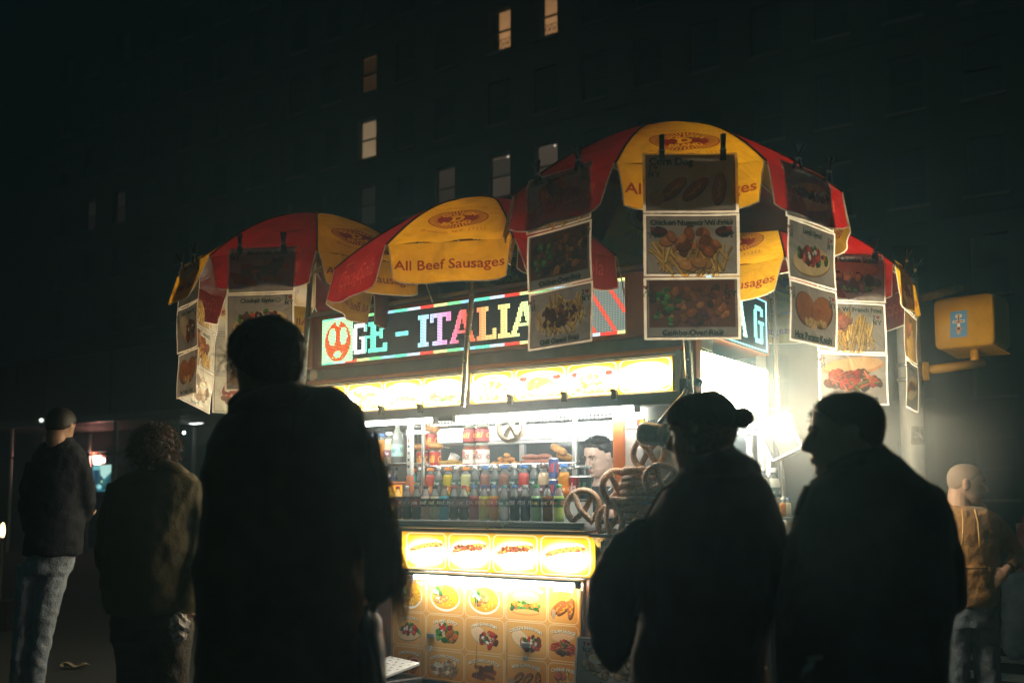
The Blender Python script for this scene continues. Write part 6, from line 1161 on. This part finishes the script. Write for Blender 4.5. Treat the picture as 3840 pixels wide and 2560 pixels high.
# --- man in profile at the right
loc = (at(3270, 1870, 2.65).x, 2.65, 0)
P5, F, J, lat, fw = person(loc, 'person in a black jacket at right, head turned in profile to the left', at(3172, 1628, 2.65), R(76), R(-3), .96, R(10), M_SKINP, arms={'L': (at(2990, 2055, 2.765), at(2956, 2000, 2.94), (-.1, .9, .25), (.3, 0, -1)), 'R': (at(3546, 2060, 2.652), at(3545, 2190, 2.64), (-1, .2, -.5), (0, 1, 0))}, neck=at(3225, 1740, 2.68), vox=.006, ar=.55)
C_BLK = cloth('black_jacket', (.10, .092, .09), .3, 130, sheen=.4)
m = MB(); px_loft(m, loc, 2.67, [(1672, 3180, 3300, .05), (1690, 3150, 3332, .085), (1740, 3105, 3370, .12), (1780, 3065, 3410, .13), (1812, 3040, 3476, .14), (1838, 3022, 3520, .15), (1880, 3000, 3540, .165), (1960, 2985, 3545, .18), (2060, 2965, 3545, .19), (2160, 2940, 3545, .19), (2290, 2915, 3540, .19), (2400, 2911, 3535, .19), (2560, 2911, 3535, .19), (2640, 2913, 3532, .19)])
ptube(m, loc, [(3480, 1870, 2.67, 62), (3525, 1960, 2.66, 56), (3548, 2080, 2.65, 58), (3558, 2200, 2.63, 62), (3560, 2268, 2.62, 58), (3560, 2292, 2.62, 40)]); ptube(m, loc, [(3070, 1865, 2.68, 52), (3030, 1960, 2.72, 56), (2990, 2060, 2.76, 58), (2962, 2020, 2.88, 38), (2952, 1990, 2.96, 30)])
ptube(m, loc, [(3180, 1745, 2.66, 70), (3260, 1705, 2.68, 76), (3300, 1715, 2.7, 55)])
o = m.obj('jacket', C_BLK, P5, smooth=True); remesh(o, .013, .04, .15)
m = MB(); ptube(m, loc, [(3105, 1762, 2.62, 26), (3160, 1738, 2.58, 32), (3225, 1718, 2.57, 36), (3290, 1706, 2.61, 36), (3335, 1716, 2.70, 30)]); o = m.obj('collar', C_BLK, P5, smooth=True); remesh(o, .010, .012, .06)
m = MB(); ptube(m, loc, [(3160, 1740, 2.62, 5), (3090, 1772, 2.60, 6), (3045, 1806, 2.60, 6), (3010, 1860, 2.61, 5)], 8); ptube(m, loc, [(3028, 1822, 2.60, 12), (3008, 1870, 2.6, 13), (2985, 1930, 2.62, 10)], 8); m.obj('lapel_edge', cloth('jacket_edge_grey', (.10, .10, .10)), P5, smooth=True)
m = MB(); px_loft(m, loc, 2.67, [(2620, 2930, 3520, .15), (2760, 2930, 3520, .15), (2860, 2940, 3500, .14)]); ptube(m, loc, [(3080, 2800, 2.67, 135), (3080, 3200, 2.67, 100), (3080, 3560, 2.67, 80)]); ptube(m, loc, [(3360, 2800, 2.67, 135), (3370, 3200, 2.67, 100), (3372, 3560, 2.67, 80)])
o = m.obj('trousers', MATS['dark_trousers'], P5, smooth=True); remesh(o, .016, .015)
groom(P5, F, M_HAIRD, .009, .0, [(160, on_ell((0, -.004, .035), (.080, .104, .086), lambda v: v.z > .1), .005, .0011, .2, .001)], .004); face_parts(F, P5)
m = MB(); m.tube([at(3085, 2462, 2.43) - Vector(loc), at(3030, 2470, 2.43) - Vector(loc)], .006, 8); m.tube([at(3050, 2478, 2.43) - Vector(loc), at(3025, 2512, 2.43) - Vector(loc), at(3008, 2545, 2.43) - Vector(loc)], [.008, .011, .006], 8); m.obj('belt_clip', M_SS, P5, smooth=True)

# --- shaven man in the brown hoodie
d = 6.0; loc = (at(3640, 1870, d).x, d, 0)
P6, F, J, lat, fw = person(loc, 'person with shaved head in a brown hooded sweatshirt, looking right, hand on hip', at(3622, 1814, d), R(-104), R(-4), 1.05, R(186), M_SKIN, arms={'L': (at(3816, 2080, d), at(3772, 2136, d - .12), (-.75, -.1, -.66), (.1, 1, -.1)), 'R': (at(3500, 2090, d), at(3488, 2175, d - .035), (.3, -.1, -1), (1, 0, 0))}, legs={'L': (at(3692, 2290, d), at(3700, 2520, d), at(3706, 2690, d + .05)), 'R': (at(3582, 2290, d), at(3584, 2520, d), at(3580, 2690, d + .05))}, neck=at(3603, 1910, d), vox=.0055, nr=.063)
C_HOOD = cloth('brown_fleece', (.30, .145, .045), .6, 90, var=.2, sheen=.2); C_JEAN = cloth('blue_jeans', (.13, .15, .18), .6, 90, var=.45, scale=9); C_JEANL = cloth('light_jeans', (.33, .39, .45), .6, 90, var=.35, scale=7)
m = MB(); px_loft(m, loc, d, [(1890, 3575, 3640, .05), (1904, 3560, 3688, .085), (1922, 3546, 3728, .10), (1944, 3530, 3748, .115), (1990, 3522, 3750, .13), (2070, 3522, 3745, .14), (2160, 3524, 3740, .15), (2220, 3526, 3738, .155), (2256, 3530, 3732, .15), (2270, 3534, 3728, .14)])
ptube(m, loc, [(3722, 1950, d, 34), (3760, 1998, d, 34), (3795, 2048, d, 33), (3816, 2080, d, 31), (3800, 2112, d - .05, 28), (3782, 2130, d - .1, 24)]); ptube(m, loc, [(3550, 1955, d, 34), (3520, 2020, d, 33), (3500, 2090, d, 32), (3486, 2190, d - .04, 26)]); ptube(m, loc, [(3566, 1882, d + .08, 26), (3556, 1894, d + .07, 28), (3572, 1912, d - .02, 22), (3620, 1928, d - .08, 18), (3662, 1920, d - .05, 18), (3684, 1904, d + .04, 22)])
o = m.obj('hooded_sweatshirt', C_HOOD, P6, smooth=True); remesh(o, .009, .022, .06)
m = MB()
for pts in ([(3608, 1906), (3612, 1950), (3611, 2000), (3608, 2044)], [(3656, 1908), (3668, 1960), (3672, 2010), (3675, 2048)]): m.tube([at(a, b, d - .135 - .015 * i) - Vector(loc) for i, (a, b) in enumerate(pts)], .0055, 6)
m.obj('drawstring', cloth('string_tan', (.45, .26, .09)), P6, smooth=True)
m = MB(); m.tube([at(a, b, d - .175) - Vector(loc) for a, b in ((3560, 2131), (3640, 2131), (3700, 2128))], .004, 6); m.obj('pocket_seam', cloth('seam_dark_brown', (.10, .05, .02)), P6)
m = MB(); px_loft(m, loc, d, [(2240, 3536, 3730, .125), (2290, 3532, 3736, .13), (2350, 3532, 3740, .12)]); ptube(m, loc, [(3584, 2330, d, 54), (3586, 2430, d, 50), (3588, 2540, d, 45), (3584, 2640, d, 43), (3582, 2690, d, 44)]); ptube(m, loc, [(3688, 2330, d, 54), (3698, 2430, d, 49), (3704, 2540, d, 45), (3706, 2640, d, 43), (3706, 2690, d, 44)])
o = m.obj('jeans', C_JEAN, P6, smooth=True); remesh(o, .010, .022, .05)
groom(P6, F, mat('shaved_scalp', (.24, .165, .12), .75, var=.2, scale=120), .0022, .0, name='stubble'); face_parts(F, P6)
m = MB(); w = J['L'][2]; dv = (J['L'][2] - J['L'][1]).normalized(); m.tube([w - dv * .035, w - dv * .010], .034, 14); m.obj('watch', M_BLK, P6, smooth=True)

# --- person cut by the right frame edge
d = 8.5; loc = (at(3888, 1870, d).x, d, 0)
P7, F, J, lat, fw = person(loc, 'person in a pink top and wide pale jeans cut off by the right frame edge', at(3900, 1835, d), R(-20), 0, 1.0, R(-30), M_SKINP, arms={'L': (at(3832, 2040, d), at(3818, 2120, d - .05), (0, .2, -1), (1, 0, 0))}, vox=.010)
m = MB(); px_loft(m, loc, d, [(1905, 3870, 3930, .05), (1935, 3842, 3970, .1), (1990, 3832, 3975, .12), (2100, 3822, 3970, .13), (2175, 3808, 3970, .14)]); ptube(m, loc, [(3846, 1965, d, 24), (3832, 2040, d, 24), (3820, 2090, d, 22), (3816, 2135, d - .06, 18)]); o = m.obj('pink_top', cloth('pink_cotton', (.50, .17, .17), .4), P7, smooth=True); remesh(o, .012, .02, .07)
m = MB(); px_loft(m, loc, d, [(2140, 3778, 3960, .13), (2200, 3762, 3970, .15), (2250, 3762, 3975, .14)]); ptube(m, loc, [(3812, 2230, d, 50), (3808, 2330, d, 46), (3806, 2390, d, 52), (3812, 2440, d, 44), (3820, 2458, d, 34)]); ptube(m, loc, [(3920, 2230, d, 50), (3924, 2330, d, 46), (3926, 2400, d, 50), (3928, 2452, d, 40)]); o = m.obj('jeans', C_JEANL, P7, smooth=True); remesh(o, .012, .025, .07)
m = MB(); hair_cap(m, F); m.obj('hair', M_HAIRD, P7, smooth=True)

# --- tall man in jeans at far left
d = 6.2; loc = (at(190, 1870, d).x, d, 0)
P1, F, J, lat, fw = person(loc, 'person in a dark jacket and pale jeans standing at far left, back turned', at(228, 1600, d), R(-6), R(-14), 1.0, R(-12), M_SKIN, arms={'R': (at(322, 1880, d + .025), at(309, 1936, d + .15), (-.3, 1, .2), (0, 0, 1)), 'L': (at(104, 1880, d + .03), at(117, 1975, d + .16), (.3, 1, .1), (0, 0, 1))}, legs={'R': (at(200, 2120, d), at(158, 2384, d), at(126, 2640, d + .05)), 'L': (at(136, 2120, d), at(84, 2384, d), at(62, 2640, d + .1))}, neck=at(222, 1690, d), vox=.008, ar=.55)
m = MB(); px_loft(m, loc, d, [(1636, 205, 262, .05), (1660, 168, 286, .085), (1690, 135, 312, .10), (1725, 120, 328, .12), (1800, 122, 322, .13), (1900, 122, 312, .14), (2000, 108, 306, .15), (2050, 98, 303, .155), (2082, 95, 300, .15)]); ptube(m, loc, [(300, 1722, d, 34), (318, 1800, d, 34), (326, 1880, d + .02, 32), (322, 1915, d + .08, 31), (312, 1935, d + .14, 30)]); ptube(m, loc, [(130, 1735, d, 32), (108, 1830, d, 33), (102, 1890, d + .04, 33), (118, 1985, d + .18, 30)])
o = m.obj('jacket', cloth('navy_jacket', (.022, .025, .034), .6, 130), P1, smooth=True); remesh(o, .011, .024, .08)
m = MB(); px_loft(m, loc, d, [(2060, 112, 290, .11), (2110, 100, 272, .12), (2150, 96, 258, .115)]); ptube(m, loc, [(206, 2120, d, 58), (184, 2230, d, 48), (158, 2384, d, 37), (140, 2500, d, 33), (126, 2600, d + .03, 32), (122, 2655, d + .05, 34)]); ptube(m, loc, [(122, 2120, d, 52), (104, 2230, d, 44), (84, 2384, d, 34), (70, 2520, d, 29), (64, 2640, d + .08, 30)])
o = m.obj('jeans', C_JEANL, P1, smooth=True); remesh(o, .010, .020, .05)
groom(P1, F, M_HAIRD, .008)

# --- curly haired person in the olive jacket
d = 5.3; loc = (at(575, 1870, d).x, d, 0)
P2, F, J, lat, fw = person(loc, 'person with brown curly hair in olive jacket, left of the tall foreground coat', at(590, 1682, d), R(-10), R(-10), 1.0, R(-14), M_SKIN, arms={'R': (at(737, 2060, d), at(694, 2272, d - .06), (-.2, .1, -1), (-.2, 1, 0)), 'L': (at(404, 2070, d), at(437, 2235, d + .16), (.3, .5, -.6), (0, 1, 0))}, neck=at(590, 1790, d), vox=.008)
C_OLV = cloth('olive_cotton', (.105, .088, .045), .35, 90, var=.15, scale=5)
m = MB(); px_loft(m, loc, d, [(1742, 560, 672, .05), (1758, 520, 692, .085), (1778, 470, 728, .11), (1805, 435, 748, .125), (1860, 415, 745, .15), (1960, 400, 735, .165), (2080, 395, 725, .17), (2200, 395, 722, .18), (2270, 398, 722, .175), (2298, 410, 716, .16)]); ptube(m, loc, [(715, 1815, d, 44), (732, 1920, d, 42), (738, 2040, d, 44), (728, 2150, d - .04, 44), (706, 2240, d - .06, 46), (692, 2288, d - .06, 34)]); ptube(m, loc, [(450, 1820, d, 44), (420, 1940, d, 44), (402, 2060, d, 44), (420, 2190, d + .1, 40), (440, 2250, d + .18, 32)])
o = m.obj('jacket', C_OLV, P2, smooth=True); remesh(o, .010, .036, .12)
m = MB(); m.tube([at(a, b, d - dd) - Vector(loc) for a, b, dd in ((560, 1748, .05), (610, 1738, .11), (665, 1752, .09), (700, 1772, .02))], [.016, .026, .026, .014], 10); m.obj('collar', C_OLV, P2, smooth=True)
m = MB(); px_loft(m, loc, d, [(2280, 420, 716, .14), (2340, 416, 722, .15), (2400, 420, 720, .14)]); ptube(m, loc, [(500, 2380, d, 74), (505, 2500, d, 66), (508, 2640, d, 60), (510, 2760, d, 58), (512, 2790, d, 58)]); ptube(m, loc, [(646, 2380, d, 74), (644, 2500, d, 66), (640, 2640, d, 60), (638, 2760, d, 58), (638, 2790, d, 58)])
o = m.obj('trousers', cloth('dark_olive_trousers', (.075, .068, .052), .7, 70, var=.3), P2, smooth=True); remesh(o, .011, .028, .07)
m = MB(); m.ell(F @ Vector((0, -.02, .03)), (.098, .105, .092), F.to_3x3(), 18, 12); m.ell(F @ Vector((0, -.04, -.05)), (.105, .085, .075), F.to_3x3(), 18, 12); o = m.obj('hair', M_HAIRC, P2, smooth=True); remesh(o, .008, .03, .022)
m = MB(); strands(m, F, 620, on_ell((0, -.025, .01), (.106, .105, .110), lambda v: v.y < .6), .045, .0022, .5, .013); o = m.obj('hair_curls', M_HAIRC, P2, smooth=True); o['kind'] = 'stuff'
PB = empty('paper_bag', at(672, 2350, 5.16), 0, 'crumpled pale printed bag in the hand of the curly haired person', 'bag'); m = MB(); m.ell((0, 0, 0), (.055, .04, .07), None, 14, 10); m.v = [tuple(Vector(v) * random.uniform(.85, 1.15)) for v in m.v]; m.obj('paper', mat('crumpled_print', (.55, .52, .46), .6, var=.75, scale=45, bump=.8, bscale=50), PB)

# --- vendor inside the cart
vp = atc(2246, 1712, .86); loc = (vp.x, vp.y, 0)
P8, F, J, lat, fw = person(loc, 'person serving inside the cart, short dark hair, looking down to the left', vp, R(128), R(-14), 1.07, R(140), M_SKINP, arms={'L': (atc(2150, 1900, .75), atc(2120, 1930, .60), (-.6, -.6, 0), (0, 0, -1)), 'R': (atc(2330, 1920, .8), atc(2260, 1930, .55), (-.8, -.4, 0), (0, 0, -1))}, vox=.0055)
m = MB(); vs = MB(); vs.loft([(0, 0, z, rx, ry) for z, rx, ry in ((vp.z - .19, .075, .065), (vp.z - .22, .12, .085), (vp.z - .26, .19, .105), (vp.z - .33, .215, .12), (vp.z - .55, .19, .12), (vp.z - .75, .18, .12), (vp.z - .8, .17, .11))], 22); B = Matrix.Translation(J['L'][0].lerp(J['R'][0], .5) * 1.0) @ Matrix.Rotation(R(140), 4, 'Z'); c0 = J['L'][0].lerp(J['R'][0], .5); B = Matrix.Translation((c0.x, c0.y, 0)) @ Matrix.Rotation(R(140), 4, 'Z'); m.add([B @ Vector(v) for v in vs.v], vs.f)
for q in 'LR': m.tube([J[q][0], J[q][0].lerp(J[q][1], .6)], [.07, .062], 14)
o = m.obj('t_shirt', cloth('dark_grey_tee', (.05, .055, .058), .4), P8, smooth=True); remesh(o, .009, .014, .07)
m = MB(); m.add([B @ Vector(v) for v in [(x * .17, y * .12, z) for z in (.1, vp.z - .78) for x, y in ((-1, -1), (1, -1), (1, 1), (-1, 1))]], [(0, 1, 5, 4), (1, 2, 6, 5), (2, 3, 7, 6), (3, 0, 4, 7), (0, 3, 2, 1), (4, 5, 6, 7)]); o = m.obj('apron', MATS['dark_trousers'], P8); remesh(o, .02)
groom(P8, F, M_HAIRD, .010, -.012, [(340, on_ell((0, .0, .045), (.078, .100, .080), lambda v: v.z > .45), .014, .0015, .2, .005)], .010); face_parts(F, P8)
m = MB(); cb = F @ Vector((0, 0, -.17)); pts = [Vector((c0.x, c0.y, vp.z - .195)) + Matrix.Rotation(R(140), 3, 'Z') @ Vector((.10 * sin(a), .085 * cos(a) + .02, -.075 * max(0, cos(a)) )) for a in [2 * pi * i / 24 for i in range(24)]]; m.tube(pts, .0045, 6, closed=True); m.obj('necklace', M_SS, P8, smooth=True)
# ------------------------------------------------------------------ haze added for lens bloom, and steam
def volume_mat(name, col, dens, aniso, noise=None):
    m = bpy.data.materials.new(name); m.use_nodes = True; nt = m.node_tree; nt.nodes.clear(); v = nt.nodes.new('ShaderNodeVolumePrincipled'); o = nt.nodes.new('ShaderNodeOutputMaterial')
    v.inputs['Color'].default_value = (*col, 1); v.inputs['Density'].default_value = dens; v.inputs['Anisotropy'].default_value = aniso; nt.links.new(v.outputs[0], o.inputs['Volume']); 
    if noise:
        tc = nt.nodes.new('ShaderNodeTexCoord'); n = nt.nodes.new('ShaderNodeTexNoise'); n.inputs['Scale'].default_value = noise; n.inputs['Detail'].default_value = 3; nt.links.new(tc.outputs['Object'], n.inputs['Vector']); mr = nt.nodes.new('ShaderNodeMapRange'); mr.inputs[1].default_value = .38; mr.inputs[2].default_value = .72; mr.inputs[3].default_value = 0; mr.inputs[4].default_value = dens * 2; nt.links.new(n.outputs['Fac'], mr.inputs[0]); nt.links.new(mr.outputs[0], v.inputs['Density'])
    return m
BLOOM_HAZE_D = .0115
m = MB(); m.box(-95, 75, -12, 130, -1, 36); tag(m.obj('bloom_haze', volume_mat('bloom_haze_volume', (.42, .80, 1.0), BLOOM_HAZE_D, .7)), kind='stuff')  # teal haze added over everything to imitate lens bloom around the lamps

def steam_or_bloom(name, c, r, dens, seed, an=.2):
    m = bpy.data.materials.new(name); m.use_nodes = True; nt = m.node_tree; nt.nodes.clear(); v = nt.nodes.new('ShaderNodeVolumePrincipled'); o = nt.nodes.new('ShaderNodeOutputMaterial'); nt.links.new(v.outputs[0], o.inputs['Volume'])
    v.inputs['Color'].default_value = (.95, .95, .93, 1); v.inputs['Anisotropy'].default_value = an
    tc = nt.nodes.new('ShaderNodeTexCoord'); n = nt.nodes.new('ShaderNodeTexNoise'); n.inputs['Scale'].default_value = 1.6; n.inputs['Detail'].default_value = 3; n.inputs['Distortion'].default_value = .8
    mp = nt.nodes.new('ShaderNodeMapping'); mp.inputs['Location'].default_value = (seed, 0, 0); nt.links.new(tc.outputs['Object'], mp.inputs[0]); nt.links.new(mp.outputs[0], n.inputs['Vector'])
    ln = nt.nodes.new('ShaderNodeVectorMath'); ln.operation = 'LENGTH'; sc = nt.nodes.new('ShaderNodeVectorMath'); sc.operation = 'DIVIDE'; sc.inputs[1].default_value = r; nt.links.new(tc.outputs['Object'], sc.inputs[0]); nt.links.new(sc.outputs[0], ln.inputs[0])
    f = nt.nodes.new('ShaderNodeMapRange'); f.inputs[1].default_value = 1; f.inputs[2].default_value = .25; f.inputs[3].default_value = 0; f.inputs[4].default_value = 1; f.interpolation_type = 'SMOOTHSTEP'; nt.links.new(ln.outputs['Value'], f.inputs[0])
    g = nt.nodes.new('ShaderNodeMapRange'); g.inputs[1].default_value = .3; g.inputs[2].default_value = .75; g.inputs[3].default_value = .15; g.inputs[4].default_value = 1.6; nt.links.new(n.outputs['Fac'], g.inputs[0])
    a = nt.nodes.new('ShaderNodeMath'); a.operation = 'MULTIPLY'; nt.links.new(f.outputs[0], a.inputs[0]); nt.links.new(g.outputs[0], a.inputs[1]); b = nt.nodes.new('ShaderNodeMath'); b.operation = 'MULTIPLY'; b.inputs[1].default_value = dens; nt.links.new(a.outputs[0], b.inputs[0]); nt.links.new(b.outputs[0], v.inputs['Density'])
    m_ = MB(); m_.ell((0, 0, 0), r, None, 20, 12); tag(m_.obj(name, m, loc=c), kind='stuff')
steam_or_bloom('steam_or_bloom', L(2.05, .75, 1.75), (.95, .95, .95), .26, 3)
steam_or_bloom('steam_or_bloom', L(.05, -.35, 1.85), (1.9, .6, .95), .115, 9)  # second veil added in front of the cart, standing in for lens bloom
